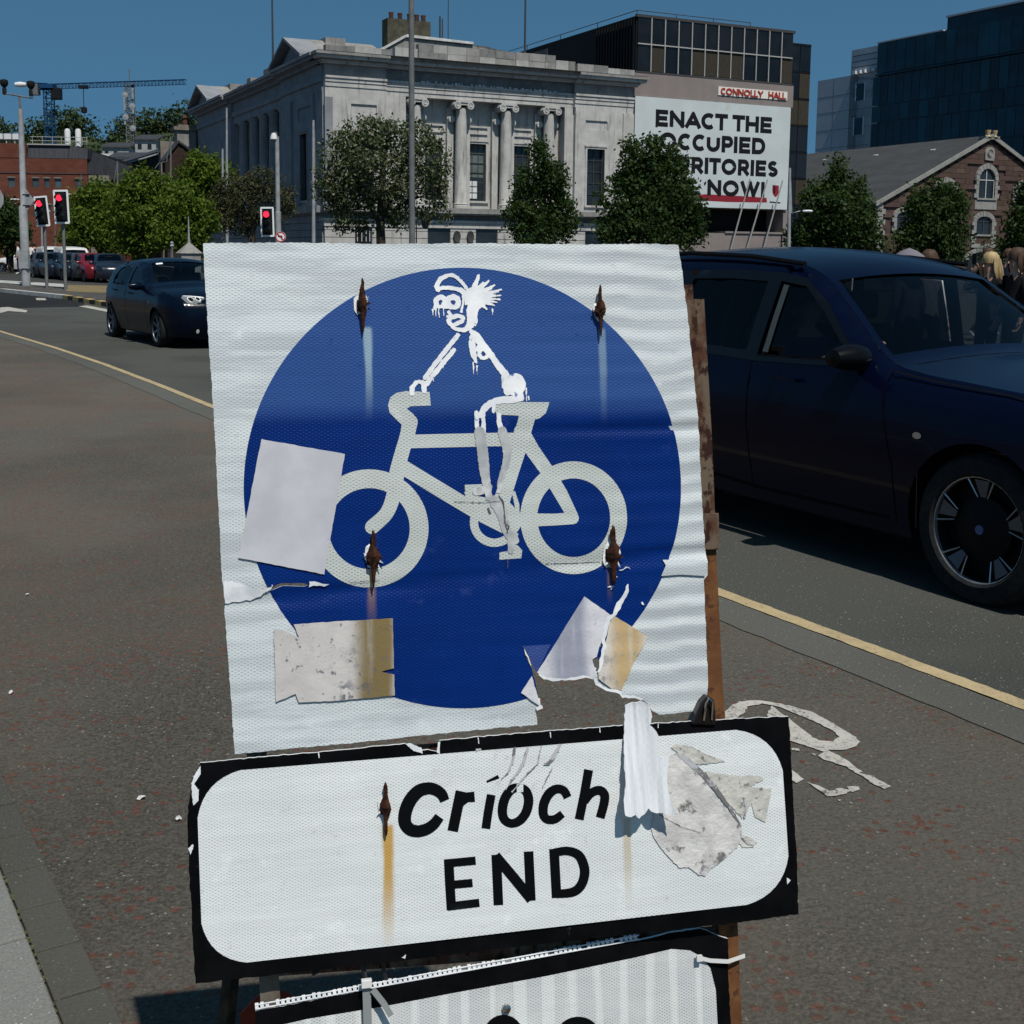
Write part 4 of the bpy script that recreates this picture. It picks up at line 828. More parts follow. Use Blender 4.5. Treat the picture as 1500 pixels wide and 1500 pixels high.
# parapet of individual blocks
def blocks(x0,x1,z0,z1,y,h=None,w_=1.25,m=None,rows=1):
    x=x0
    while x<x1-.05:
        e=min(x+w_*random.uniform(.75,1.2),x1)
        if x1-e<.4: e=x1
        for r in range(rows):
            za,zb_=z0+(z1-z0)*r/rows,z0+(z1-z0)*(r+1)/rows
            bx('stone_block',x+.008,e-.008,y+random.uniform(-.015,.015),y+.5,za+.004,zb_-.006,random.choice([m_b4,m_limed,m_limed,m_b3]),bank)
        x=e
m_b4=stone('grey_stone_block',(.34,.335,.32),(.27,.265,.25),(.12,.115,.105),1.3)
blocks(.2,4.7,14.11,14.55,-.05,w_=2.2); blocks(5.0,6.6,14.11,14.8,.3,w_=1.6); blocks(6.62,13.75,14.11,15.12,.2,rows=2); blocks(13.77,16.83,14.11,15.14,.2,rows=2); blocks(16.85,18.4,14.11,14.84,.2); blocks(18.45,20.9,14.11,14.70,-.05); blocks(20.9,23.1,14.11,14.57,-.05)
m_slate=pm('roof_slate',(.10,.10,.105),(.07,.07,.075),3,.7,.01); m_flash=pm('bright_flashing',(.6,.6,.59),(.42,.42,.4),2,.4)
mb=MB(); mb.add([(4.3,1.4,14.1),(20,1.4,14.1),(20,1.4,14.7),(11,1.4,15.6),(6.24,1.4,15.68),(4.3,1.4,14.55)],[(0,1,2,3,4,5)]); mb.prism([(4.3,1.4,14.55),(6.24,1.4,15.68),(6.24,12,15.68),(4.3,12,14.55)],(0,0,-.1)); mb.prism([(6.24,1.4,15.68),(11,1.4,15.6),(11,12,15.6),(6.24,12,15.68)],(0,0,-.1)); mb.prism([(11,1.4,15.6),(20,1.4,14.7),(20,12,14.7),(11,12,15.6)],(0,0,-.1)); mb.obj('attic_roof',m_limed,bank,fix=False)
mb=MB(); mb.prism([(6.2,1.25,15.66),(11.05,1.25,15.58),(11.05,1.25,15.74),(6.2,1.25,15.84)],(0,.6,0)); mb.prism([(4.3,1.27,14.56),(6.2,1.27,15.67),(6.2,1.27,15.83),(4.3,1.27,14.70)],(0,.6,0)); mb.obj('roof_flashing',m_flash,bank)
bx('roof_hatch',12.2,13.6,4,5,15.2,16.0,m_slate,bank)
ch_=bx('chimney_stack',6.25,9.45,5.0,6.1,14.3,17.5,pm('soot_stone',(.085,.08,.055),(.05,.045,.035),2,.9,.01),bank)
for x in (6.7,7.35,8.05,8.6,9.1): mb=MB(); mb.lathe([(.16,17.5),(.18,17.55),(.15,17.75),(.18,17.93),(.18,17.98),(.12,17.98)],(x,5.5,0),n=10); mb.obj('chimney_pot',pm('clay_pot',(.10,.035,.025),(.05,.03,.025),5,.8) if x==6.7 else bpy.data.materials['clay_pot'],ch_,smooth=True)
# plinth, string courses, rustication
bx('terrace_ledge',-.15,23.4,-.55,1.3,4.14,4.48,m_limed,bank); bx('terrace_ledge',-.1,23.3,-.42,1.2,4.03,4.138,m_limed,bank); bx('string_course',-.05,23.2,-.14,.9,3.50,3.68,m_lime,bank); bx('string_course',-.0,23.2,-.06,.9,3.16,3.498,m_lime,bank)
bx('basement_wall',.05,23.1,.10,2.2,0,4.03,m_b3,bank)
doors=[(2.09,3.27),(7.2,8.86),(10.74,12.39),(14.3,15.9),(19.3,20.8)]
z=0.1
while z<3.1:
    z1=min(z+.47,3.155); xs=[.05]+[q for d in doors for q in d]+[23.1]
    for i in range(0,len(xs),2): bx('stone_course',xs[i],xs[i+1],.0,.3,z+.02,z1-.02,m_lime,bank)
    z+=.47
for i,d in enumerate(doors): bx('doorway' if i in(1,2) else 'basement_window',d[0]+.02,d[1]-.02,.09,.098,.1,3.1,m_pane,bank)
mb=MB(); [mb.box(x,x+.05,.05,.085,2.2,3.1) for x in (2.25,2.55,2.85,3.1)]; mb.obj('window_bars',m_barw,bank)
for x in (9.3,10.3): mb=MB(); mb.lathe([(.22,-.06),(.32,-.10),(.34,-.02),(.22,-.0)],(x,-.06,2.6),'y',14,sc=(.8,1.2)); mb.obj('bronze_wreath',m_bar,bank,smooth=True)
for x,y in ((6.6,-.9),): 
    la=empty('wall_lantern',bank.matrix_basis@Vector((0,0,0)),0); bpy.data.objects.remove(la)
# --- left-hand (shaded) front, wall plane x=0
wallgrid('side_front_wall',bank,'y',.3,9.9,4.5,11.7,.9,[(3.73,5.34,4.9,9.3),(2.65,5.86,10.25,11.05)],m_limeshade,o0=.05)
bx('panel',.16,.8,2.65,5.86,10.25,11.05,m_limeshade,bank); window(bank,'y',3.73,5.34,4.9,9.3,.35,m_limeshade,o0=.05)
bx('pilaster',-.1,.045,7.0,8.5,4.5,11.69,m_limeshade,bank); bx('pilaster',-.1,.045,1.9,2.3,4.5,11.69,m_limeshade,bank)
bx('side_recess_wall',1.2,2.2,9.9,25,4.5,11.7,m_limeshade,bank)
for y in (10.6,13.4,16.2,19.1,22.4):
    mb=MB(); mb.lathe([(.5,4.5),(.5,4.8),(.43,4.9),(.41,8),(.36,11.3),(.5,11.5),(.5,11.69)],(.5,y,0),n=16); mb.obj('column',m_limeshade,bank,smooth=True)
    if y<22: bx('recessed_window',1.17,1.195,y+.8,y+2.0,5.1,9.2,m_pane,bank); bx('recessed_panel',1.12,1.195,y+.6,y+2.2,9.8,10.6,m_limeshade,bank)
wallgrid('side_front_wall',bank,'y',25,37.6,4.5,11.7,.9,[(31.5,33.0,4.9,9.0)],m_limeshade,o0=.05); window(bank,'y',31.5,33.0,4.9,9.0,.35,m_limeshade,o0=.05)
bx('basement_wall',.06,.9,.25,41,0,4.03,m_limeshade,bank); bx('terrace_ledge',-.4,.9,.3,37.8,4.03,4.48,m_limeshade,bank)
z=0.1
while z<3.9: bx('stone_course',-.04,.055,.28,37.6,z+.02,z+.45,m_limeshade,bank); z+=.47
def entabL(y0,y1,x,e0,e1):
    for (z0,z1,p) in ((11.70,12.27,0),(12.27,12.64,.12)): bx('architrave',x-p,x+1,y0,y1,z0+.001,z1-.001,m_limeshade,bank)
    bx('frieze',x+.03,x+1,y0,y1,12.642,13.38,m_limeshade,bank)
    for (z0,z1,p) in ((13.38,13.56,.25),(13.66,13.86,.66),(13.86,14.05,.80)): bx('cornice',x-p,x+1,y0-e0*p,y1+e1*p,z0+.001,z1-.001,m_limeshade,bank)
    bx('cornice',x-.32,x+1,y0,y1,13.562,13.658,m_limeshade,bank)
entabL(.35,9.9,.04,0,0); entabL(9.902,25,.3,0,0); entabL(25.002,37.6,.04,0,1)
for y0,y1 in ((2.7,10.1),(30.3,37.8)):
    ym=(y0+y1)/2; mb=MB(); mb.prism([(-.1,y0+.4,14.06),(-.1,ym,15.4),(-.1,y1-.4,14.06)],(1.4,0,0)); pg=mb.obj('pediment',m_limeshade,bank)
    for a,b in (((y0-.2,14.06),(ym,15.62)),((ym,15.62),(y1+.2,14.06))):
        mb=MB(); mb.prism([(-.75,a[0],a[1]),(-.75,b[0],b[1]),(-.75,b[0],b[1]+.2),(-.75,a[0],a[1]+.2)],(1.9,0,0)); mb.obj('raking_cornice',m_limeshade,pg)
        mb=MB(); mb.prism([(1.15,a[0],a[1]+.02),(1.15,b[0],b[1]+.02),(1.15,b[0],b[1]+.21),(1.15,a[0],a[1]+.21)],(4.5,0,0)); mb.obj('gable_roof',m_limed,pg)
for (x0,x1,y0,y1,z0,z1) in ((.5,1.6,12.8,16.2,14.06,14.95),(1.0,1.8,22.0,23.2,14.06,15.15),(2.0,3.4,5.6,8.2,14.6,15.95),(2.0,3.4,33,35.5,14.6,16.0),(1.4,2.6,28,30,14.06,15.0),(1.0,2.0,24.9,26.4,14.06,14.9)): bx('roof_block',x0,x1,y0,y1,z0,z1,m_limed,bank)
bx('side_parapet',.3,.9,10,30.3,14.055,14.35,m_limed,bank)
bx('low_wing',.1,8,37.7,41.6,0,12.5,m_limeshade,bank); bx('wing_cornice',-.3,8,37.7,42,12.5,12.75,m_limeshade,bank)
for y in (38.6,40.3): window(bank,'y',y,y+.8,8.6,11,.06,m_limeshade,nx=2,nz=3,o0=.04)
for i,(u,v0,Y,h) in enumerate([(400,95,95,8.5),(769,62,100,9)]):
    p=P(u,v0,Y); mb=MB(); mb.tube([(0,0,-2),(0,0,h)],[.09,.05],8); o=mb.obj('flagpole',m_bar); o.location=p; tag(o,['dark bare flagpole on the bank roof above the left gable','dark bare flagpole behind the bank roof towards the black tower'][i],'flagpole')
for i,(u,v0,v1,r_,lb) in enumerate([(644.5,50,24,.07,'short dark rod aerial right of the bank chimney'),(648,50,28,.05,'thinner short rod aerial beside the dark rod on the bank roof'),(656.5,55,-40,.035,'very thin tall aerial wire mast on the bank roof')]):
    p=P(u,v0,90); q=P(u,v1,90); mb=MB(); mb.tube([(0,0,-.6),(0,0,q.z-p.z)],r_,6); o=mb.obj('aerial',m_bar); o.location=p; tag(o,lb,'aerial')
# ------------------------------------------------------------------ union hall with banner
hall=empty('office_block',P(932,370,92),a262,'black glazed office block above pinkish walls carrying a large slogan banner','building'); hall.location.z=0
m_dkpanel=pm('dark_brown_panel',(.009,.009,.010),(.006,.006,.007),1,.6); m_pink=stone('pink_render',(.23,.195,.185),(.20,.17,.16),(.15,.14,.13),.6,st=.3); m_mull=pm('aluminium_mullion',(.36,.35,.33),None,rough=.4)
m_cur=gls('dark_glass',(.006,.006,.007),.12); m_curt=pm('tan_curtain',(.050,.042,.031),(.030,.026,.020),6,.8,stretch=(6,6,.4))
bx('upper_block',-.3,14.0,.25,22,14.78,18.7,m_dkpanel,hall); bx('parapet_rail',-.35,14.1,.1,.3,18.62,18.82,m_bar,hall)
for i in range(12):
    for j,(z0,z1) in enumerate(((14.85,16.72),(16.76,18.6))):
        x0=-.25+i*1.185
        if i==0: x0=-.2
        wv_=bx('glass_panel',x0+.03,x0+1.15,.16+.004*(i%3),.248,z0,z1,m_curt if (j==0 and i in(1,4,5,6,7,11)) else m_cur,hall)
for i in range(1,12): bx('mullion',-.25+i*1.185-.035,-.25+i*1.185+.035,.04,.155,14.8,18.6,m_mull,hall)
bx('transom',-.2,13.85,.06,.15,16.70,16.78,m_mull,hall); bx('window_sill',-.4,13.9,-.02,.6,14.66,14.79,m_bar,hall)
bx('pink_fascia',-.45,14.02,.0,8,13.0,14.65,m_pink,hall); bx('wall_behind_banner',-.3,13.9,.3,8,5.1,13.0,m_pink,hall); bx('recess',-.3,14.0,2.2,8,0,5.1,m_dkpanel,hall)
bx('pink_lower_wall',-.4,13.4,.1,2.2,1.45,3.2,m_pink,hall); bx('pink_ledge',8.0,14.2,.0,2.2,3.2,3.35,m_pink,hall); bx('pink_pier',13.55,14.1,.1,2.2,0,5.1,m_pink,hall); bx('shop_glazing',-.3,13.5,1.6,1.7,0,1.45,m_cur,hall)
for x in (3.0,5.0,9.2,11.6): bx('shopfront_post',x,x+.12,1.5,1.6,0,1.45,m_mull,hall)
bx('side_wall',-.28,-.05,.3,14,0,18.6,m_dkpanel,hall); 
for k in range(14): bx('rib',-.4,-.285,.4+k*.42,.55+k*.42,12,18.55,m_dkpanel,hall)
bx('rear_side_wall',-.32,-.05,14,26,0,18.3,pm('stained_grey_render',(.10,.11,.115),(.06,.065,.07),.8,.9,stretch=(1,1,.3)),hall)
mb=MB(); mb.tube([(-.2,.3,19.1),(-.2,26,19.1)],.03,5); mb.tube([(-.2,.3,19.1),(10,.3,19.1)],.03,5); [mb.tube([(-.2,y,18.6),(-.2,y,19.1)],.03,5) for y in (.3,6,12,18,24)]; [mb.tube([(x,.3,18.7),(x,.3,19.1)],.03,5) for x in (3.2,6.5,9.9)]; mb.obj('roof_rail',m_bar,hall)
bx('tower',14.1,16.4,1.0,9,0,18.1,m_dkpanel,hall)
for k in range(8):
    z0=1.5+k*2.07
    for j in range(2): bx('glass_panel',14.25+j*1.08,15.27+j*1.08,.93,.997,z0,z0+1.95,m_curt if (k,j)in((5,1),(6,1),(5,0),(2,1)) else m_cur,hall)
for k in range(9): bx('tower_band',14.2,16.35,.90,.99,1.35+k*2.07,1.48+k*2.07,m_dkpanel,hall)
# banner and lettering (flat print)
GL={'E':(.62,[[(0,0),(0,1)],[(0,1),(1,1)],[(0,.5),(.9,.5)],[(0,0),(1,0)]]),'N':(.8,[[(0,0),(0,1)],[(0,1),(1,0)],[(1,0),(1,1)]]),'A':(.9,[[(0,0),(.5,1)],[(.5,1),(1,0)],[(.2,.27),(.8,.27)]]),
'C':(.85,'arcC'),'T':(.7,[[(0,1),(1,1)],[(.5,0),(.5,1)]]),'H':(.76,[[(0,0),(0,1)],[(1,0),(1,1)],[(0,.5),(1,.5)]]),'O':(.98,'arcO'),'U':(.76,'arcU'),'P':(.62,'P'),'I':(.0,[[(0,0),(0,1)]]),'D':(.8,'D'),'R':(.66,'R'),'S':(.62,'S'),
'W':(1.25,[[(0,1),(.27,0)],[(.27,0),(.5,1)],[(.5,1),(.73,0)],[(.73,0),(1,1)]]),'L':(.55,[[(0,0),(0,1)],[(0,0),(1,0)]]),'Y':(.8,[[(0,1),(.5,.45)],[(1,1),(.5,.45)],[(.5,.45),(.5,0)]]),'!':(.0,[[(0,.32),(0,1)],[(0,0),(0,.06)]]),'B':(.62,'B')}
def arc(cx_,cz_,rx,rz,a0,a1,n=14): return [(cx_+rx*math.cos(math.radians(a0+(a1-a0)*i/n)),cz_+rz*math.sin(math.radians(a0+(a1-a0)*i/n))) for i in range(n+1)]
def glyph(ch,wd):
    g=GL[ch][1]
    if isinstance(g,list): return g
    return {'arcC':[arc(.5,.5,.5,.5,48,312,20)],'arcO':[arc(.5,.5,.5,.5,0,362,28)],'arcU':[[(0,1),(0,.38)]+arc(.5,.38,.5,.38,180,360,12)+[(1,.38),(1,1)]],'P':[[(0,0),(0,1)],[(0,1),(.6,1)]+arc(.62,.7,.38,.3,90,-90,8)+[(0,.4)]],
     'D':[[(0,0),(0,1)],[(0,1),(.5,1)]+arc(.5,.5,.5,.5,90,-90,12)+[(0,0)]],'R':[[(0,0),(0,1)],[(0,1),(.6,1)]+arc(.62,.7,.38,.3,90,-90,8)+[(0,.4)],[(.5,.4),(1,0)]],
     'S':[arc(.5,.75,.46,.25,30,200,8)+[(.2,.57),(.8,.43)]+arc(.5,.25,.48,.25,20,-160,8)],'B':[[(0,0),(0,1)],[(0,1),(.6,1)]+arc(.6,.75,.35,.25,90,-90,8)+[(0,.5)],[(0,.5),(.6,.5)]+arc(.62,.25,.38,.25,90,-90,8)+[(0,0)]]}[g]
def textline(txt,x0,x1,z0,z1,y,mat,par,wt=.27,gap=.12,sp=.36,skip=0,thick=0,name='letter'):
    h=z1-z0; w_=wt*h; tot=0
    kern={'C':-.15,'A':-.10,'L':-.12,'T':-.07,'P':-.06,'Y':-.12}
    gw_=0; fx=0
    for c_ in txt:
        if c_==' ': gw_+=sp
        else: gw_+=GL[c_][0]; fx+=wt+gap+kern.get(c_,0)-(.07 if c_ in 'AT' else 0)
    fx-=gap; k=((x1-x0)/h-fx)/gw_; x=x0
    for i,c_ in enumerate(txt):
        if c_==' ': x+=sp*h*k; continue
        gw=(GL[c_][0])*h*k; s_=Shp(); ww=w_; x-=.07*h if (c_ in 'AT') else 0
        for st_ in glyph(c_,gw):
            pts=[(x+ww/2+p[0]*gw,z0+ww/2+p[1]*(h-ww)) for p in st_]
            if GL[c_][1] in ([],) : pass
            if len(pts)==2 and c_ not in 'NAWY!': # square the bar ends
                a,b=np.array(pts[0]),np.array(pts[1]); t=(b-a)/np.linalg.norm(b-a)*ww/2; pts=[tuple(a-t),tuple(b+t)]
            elif len(pts)==2: a,b=np.array(pts[0]),np.array(pts[1]); t=(b-a)/np.linalg.norm(b-a)*ww*.42; pts=[tuple(a-t),tuple(b+t)]
            s_.poly(stroke(pts,ww)[0])
        if i>=skip:
            V,T=s_.tess(0); o=sheet(name,V,T,lambda a,b:(a,y,b),mat,par,smooth=False,flip=(0,-1,0))
            if thick: md=o.modifiers.new('s','SOLIDIFY'); md.thickness=thick
        x+=gw+(wt+gap+kern.get(c_,0))*h
ban=empty('slogan_banner',hall.location,a262,'huge white banner reading ENACT THE OCCUPIED TERRITORIES BILL NOW! on the office block','banner')
m_ban=pm('banner_white',(.50,.545,.55),(.45,.49,.495),.4,.6,c3=(.45,.40,.34),sc3=.5,lo3=.66,hi3=.8); bx('banner_sheet',-.42,13.78,-.06,.0,5.12,12.98,m_ban,ban)
m_blt=pm('banner_black',(.01,.01,.012),None,rough=.6); m_red=pm('banner_red',(.22,.02,.03),None,rough=.6)
textline('ENACT THE',1.37,12.0,10.9,12.13,-.066,m_blt,ban); textline('OCCUPIED',1.75,11.45,9.27,10.52,-.066,m_blt,ban)
textline('TERRITORIES',1.25,12.75,7.6,8.83,-.066,m_blt,ban); textline('BILL',1.3,5.3,5.98,7.22,-.066,m_blt,ban); textline('NOW!',6.15,11.52,5.98,7.22,-.066,m_blt,ban)
s_=Shp(); s_.poly([(5.2,5.62),(8,5.56),(11.8,5.62),(11.75,5.98),(10,6.04),(6,6.1),(5.3,6.02)]); V,T=s_.tess(0); sheet('red_underline',V,T,lambda a,b:(a,-.063,b),m_red,ban,smooth=False,flip=(0,-1,0))
s_=Shp(); s_.poly([(12.28,7.0),(12.9,6.95),(12.9,6.4),(12.75,6.15),(12.6,6.05),(12.4,6.2),(12.28,6.45)]); V,T=s_.tess(0); sheet('crest',V,T,lambda a,b:(a,-.063,b),m_red,ban,smooth=False,flip=(0,-1,0))
s_=Shp(); s_.poly([(12.35,6.93),(12.55,6.9),(12.55,6.3),(12.42,6.35)]); s_.poly([(12.05,5.62),(13.1,5.58),(13.1,5.68),(12.05,5.72)]); V,T=s_.tess(0); sheet('crest_detail',V,T,lambda a,b:(a,-.067,b),m_blt,ban,smooth=False,flip=(0,-1,0))
hs_=empty('hall_name_sign',hall.location,a262,'small white lit-look sign with red raised letters CONNOLLY HALL above the banner','sign'); hs_['label']='small white sign with red raised letters CONNOLLY HALL above the banner'
bx('sign_board',6.9,13.4,-.06,-.002,13.5,14.14,pm('sign_cream',(.66,.63,.58),None,rough=.5),hs_); textline('CONNOLLY HALL',7.1,13.2,13.56,14.06,-.12,pm('sign_red',(.34,.03,.015),None,rough=.4),hs_,wt=.2,gap=.10,sp=1.1,thick=.05)
for i,(xt,xb) in enumerate(((9.25,8.35),(10.9,9.85),(12.35,11.45))):
    mb=MB(); mb.tube([(xb,-.25,1.9),(xt,-1.2,7.3)],[.07,.05],6); fp=mb.obj('slanted_flagpole',m_mull); fp.location=hall.location; fp.rotation_euler=(0,0,a262); tag(fp,['leftmost of the three slanted bare flagpoles in front of the banner','middle of the three slanted bare flagpoles in front of the banner','rightmost of the three slanted bare flagpoles in front of the banner'][i],'flagpole')
# ------------------------------------------------------------------ glass office
a118=math.radians(118.)
gb=empty('glass_office',P(1290,370,150),a118,'dark blue glass office building with a pale grey clad end, behind the stone warehouse','building'); gb.location.z=0
# local x runs away to the left; the face looks along +y (towards the viewer), so depth goes to -y
m_bg=gls('blue_glass',(.003,.020,.035),.07,(.004,.045,.070),.12); m_bg2=gls('blue_spandrel',(.002,.012,.022),.12); m_clad=pm('grey_cladding',(.40,.42,.45),(.34,.365,.395),.3,.5); m_join=pm('cladding_joint',(.06,.07,.08),None)
def gx(name,x0,x1,y0,y1,z0,z1,m): return bx(name,x0,x1,y0,y1,z0,z1,m,gb)
# the face normal: towards the viewer
sgn=1 if (Vector((-math.sin(a118),math.cos(a118),0)).dot(-gb.location)>0) else -1
def gface(name,x0,x1,z0,z1,pr,m,th=.1): 
    y0,y1=sorted((sgn*pr,sgn*(pr-th))); return gx(name,x0,x1,y0,y1,z0,z1,m)
def gbody(name,x0,x1,z0,z1,dep,m): y0,y1=sorted((0-sgn*.12,-sgn*dep)); return gx(name,x0,x1,y0,y1,z0,z1,m)
gbody('office_core',-45,1.7,0,26.7,18,m_bg2); gbody('penthouse',-45,-8.45,26.7,28.2,12,m_clad if False else m_bg2); gbody('stair_core',1.72,6.6,0,26.6,12,m_clad); gbody('end_block',2.7,12.5,0,23.6,12.01,m_clad)
flo=[(3.5,7.1),(7.2,10.8),(10.9,14.2),(14.3,17.4),(17.5,19.4),(19.5,22.9),(23.15,26.7)]
for fi,(z0,z1) in enumerate(flo):
    x=1.7 if fi==6 else 2.6; k=0
    while x>-36:
        wd=1.25 if fi%2 else 1.5; m=random.choice([m_bg,m_bg,m_bg2] if fi!=4 else [m_bg2,m_bg2,m_bg]); gface('glass_panel',x-wd+.03,x-.03,z0+.04,z1-.04,.0+random.uniform(0,.02)+(.35 if fi==6 else 0),m); x-=wd; k+=1
gface('floor_band',-36,2.0,22.92,23.12,.38,m_bg2,.5); gface('roof_edge',-8.4,1.75,26.7,26.85,.45,m_clad,.6); gface('roof_edge',-45,-8.4,28.15,28.35,.1,m_clad,.6)
for (x0,x1,z0,z1) in ((4.05,5.45,20.45,22.42),(4.05,5.55,16.34,18.3),(4.05,5.5,12.2,14.2)):
    f_=gface('window',x0,x1,z0,z1,-.02,m_bg2,.095); 
    for q in ((x0-.12,x0,z0-.1,z1+.1),(x1,x1+.12,z0-.1,z1+.1)): 
        o=gface('window_frame',*q,.0,pm('white_trim',(.6,.6,.6),None) if 'white_trim' not in bpy.data.materials else bpy.data.materials['white_trim'],.1); o.parent=f_
for z in (15,17.2,19.4,21.4): gface('cladding_joint',2.75,12.4,z,z+.04,-.11,m_join,.02)
for x in (6.6,9.5): gface('cladding_joint',x,x+.04,3,23.5,-.112,m_join,.02)
for z in (24.4,25.1,25.8): gface('louvre',2.0,6.4,z,z+.08,-.09,m_join,.03)
for k in range(5): gface('roof_plant',2.2+k*.8,2.7+k*.8,23.62,24.0,.3,bpy.data.materials['white_trim'],.4)
for k in range(6): gface('roof_plant',-18.5-k*.7,-18.1-k*.7,28.3,29.2+.3*(k%2),-.8,random.choice([m_bar,bpy.data.materials['white_trim']]),.5)
# ------------------------------------------------------------------ warehouse with the arched gable
wh=empty('stone_warehouse',P(1283,370,100),a262,'reddish sandstone warehouse gable with pale arched window surrounds and slate roof','building'); wh.location.z=0
m_sand=stone('red_sandstone',(.088,.056,.044),(.066,.043,.035),(.05,.038,.034),1.2,st=.7); m_sand2=stone('red_sandstone_dark',(.095,.057,.050),(.07,.046,.042),(.04,.03,.028),1.2); m_sand3=stone('red_sandstone_light',(.11,.076,.062),(.088,.06,.049),(.06,.045,.04),1.2); m_pale=stone('pale_quoin',(.27,.265,.245),(.21,.207,.19),(.15,.145,.135),2,st=.4)
EAV,APX,XA,XR=5.75,11.45,11.9,24.0
mb=MB(); mb.prism([(0,.12,0),(XR,.12,0),(XR,.12,EAV),(XA,.12,APX),(0,.12,EAV)],(0,.6,0)); mb.obj('gable_core',m_sand2,wh)
wins=[(10.85,12.72,6.5,8.0,.95),(10.83,12.6,3.47,4.55,.42),(2.0,3.8,3.6,4.8,.35),(6.3,8.1,6.3,7.2,.45),(15.35,17.2,6.2,7.3,.45),(15.35,17.2,3.5,4.6,.35),(10.1,14.0,0,1.3,.75)]
def inwin(x,z,mg):
    for a,b,c_,d,e in wins:
        m_=(a+b)/2
        if a-mg<x<b+mg and c_-mg<z<d: return True
        if z>=d and ((x-m_)/((b-a)/2+mg))**2+((z-d)/(e+mg))**2<1: return True
    return False
# individual squared stones over the visible gable
rowh=.42; z=1.3; nst=0
while z<APX-.3:
    x=.0 if z>EAV-.01 else .55; lim=lambda zz:(0 if zz<EAV else (zz-EAV)/(APX-EAV)*XA, XR if zz<EAV else XR-(zz-EAV)/(APX-EAV)*(XR-XA))
    a,b=lim(z+rowh); x=max(a,.6); b=min(b,17.2)
    while x<b-.2:
        e=min(b,x+random.choice([.9,1.2,1.5,1.8,.7])); 
        if b-e<.3: e=b
        if not any(inwin(xx,z+rowh/2,.30) for xx in (x+.08,(x+e)/2,e-.08)) and nst<290:
            bx('sandstone_block',x+.012,e-.012,.0-random.uniform(0,.03),.12,z+.012,z+rowh-.012,random.choice([m_sand,m_sand,m_sand2,m_sand3]),wh); nst+=1
        x=e
    z+=rowh
for i,(a,b,c_,d,e) in enumerate(wins):
    m_=(a+b)/2; hw_=(b-a)/2; ar=lambda g,n=12:[(m_+(hw_+g)*math.cos(t),d+(e+g*1.1)*math.sin(t)) for t in [math.pi*k/n for k in range(n+1)]]
    inner=[(a,c_),(b,c_)]+ar(0)
    s_=Shp().poly(inner); V,T=s_.tess(0); wo=sheet('window' if i<6 else 'doorway',V,T,lambda x,z:(x,.02,z),m_pane,wh,smooth=False,flip=(0,-1,0)); wo.location.y=.08
    # voussoirs
    n=9; g=.36
    for k in range(n):
        t0,t1=math.pi*k/n+.02,math.pi*(k+1)/n-.02; q=[(m_+(hw_+gg)*math.cos(t),d+(e+gg*1.1)*math.sin(t)) for gg,t in ((.0,t0),(g,t0),(g+.04*(k==n//2),(t0+t1)/2),(g,t1),(0,t1))]
        mb=MB(); mb.prism([(p[0],-.10-random.uniform(0,.015),p[1]) for p in q],(0,.2,0)); mb.obj('arch_stone',m_pale,wh)
    z=c_; k=0
    while z<d-.02 and i<6:
        h_=min(.36,d-z); w2_=.5 if k%2==0 else .3
        for s0_,s1_ in ((a-w2_,a),(b,b+w2_)): bx('jamb_stone',s0_,s1_,-.10,.12,z+.01,z+h_-.01,m_pale,wh)
        z+=h_; k+=1
    if i<6: bx('window_sill',a-.2,b+.2,-.18,.12,c_-.16,c_-.01,m_pale,wh)
    if i<6:
        mb=MB(); mb.box(m_-.04,m_+.04,.04,.075,c_,d+e*.97); mb.box(a,b,.042,.074,d-.04,d+.03); mb.box(a,a+.06,.043,.07,c_,d); mb.box(b-.06,b,.043,.07,c_,d); mb.obj('glazing_bars',m_barw if i==0 else m_bar,wh)['kind']='stuff'
bx('link_panel',10.5,13.0,-.08,.12,5.55,6.3,m_pale,wh); bx('lower_apron',10.5,13.0,-.07,.12,2.7,3.3,m_sand,wh); bx('apron_sill',10.3,13.2,-.15,.12,2.35,2.68,m_pale,wh)
for s0_ in (10.35,12.65):
    for k in range(2): bx('jamb_stone',s0_-.1*k,s0_+.4+.1*k,-.1,.12,2.70+k*.3,2.98+k*.3,m_pale,wh)
for k in range(13):
    z0=.3+k*.42
    if z0>5.4: break
    bx('quoin_stone',-.12,.75 if k%2 else .48,-.10,.15,z0+.01,z0+.41,m_pale,wh)
# crest plaque
mb=MB(); mb.prism([(x,-.12,z) for x,z in [(11.35,9.65),(12.38,9.6),(12.42,10.3)]+[(11.88+.54*math.cos(t),10.3+.45*math.sin(t)) for t in [math.pi*k/8 for k in range(1,8)]]+[(11.33,10.3)]],(0,.2,0)); pq=mb.obj('stone_plaque',m_pale,wh); mb=MB(); mb.lathe([(.12,-.17),(.2,-.2),(.2,-.13)],(11.87,0,10.2),'y',12); mb.lathe([(.30,-.13),(.34,-.18),(.38,-.13)],(11.87,0,10.2),'y',14); mb.obj('carved_ring',m_pale,pq)
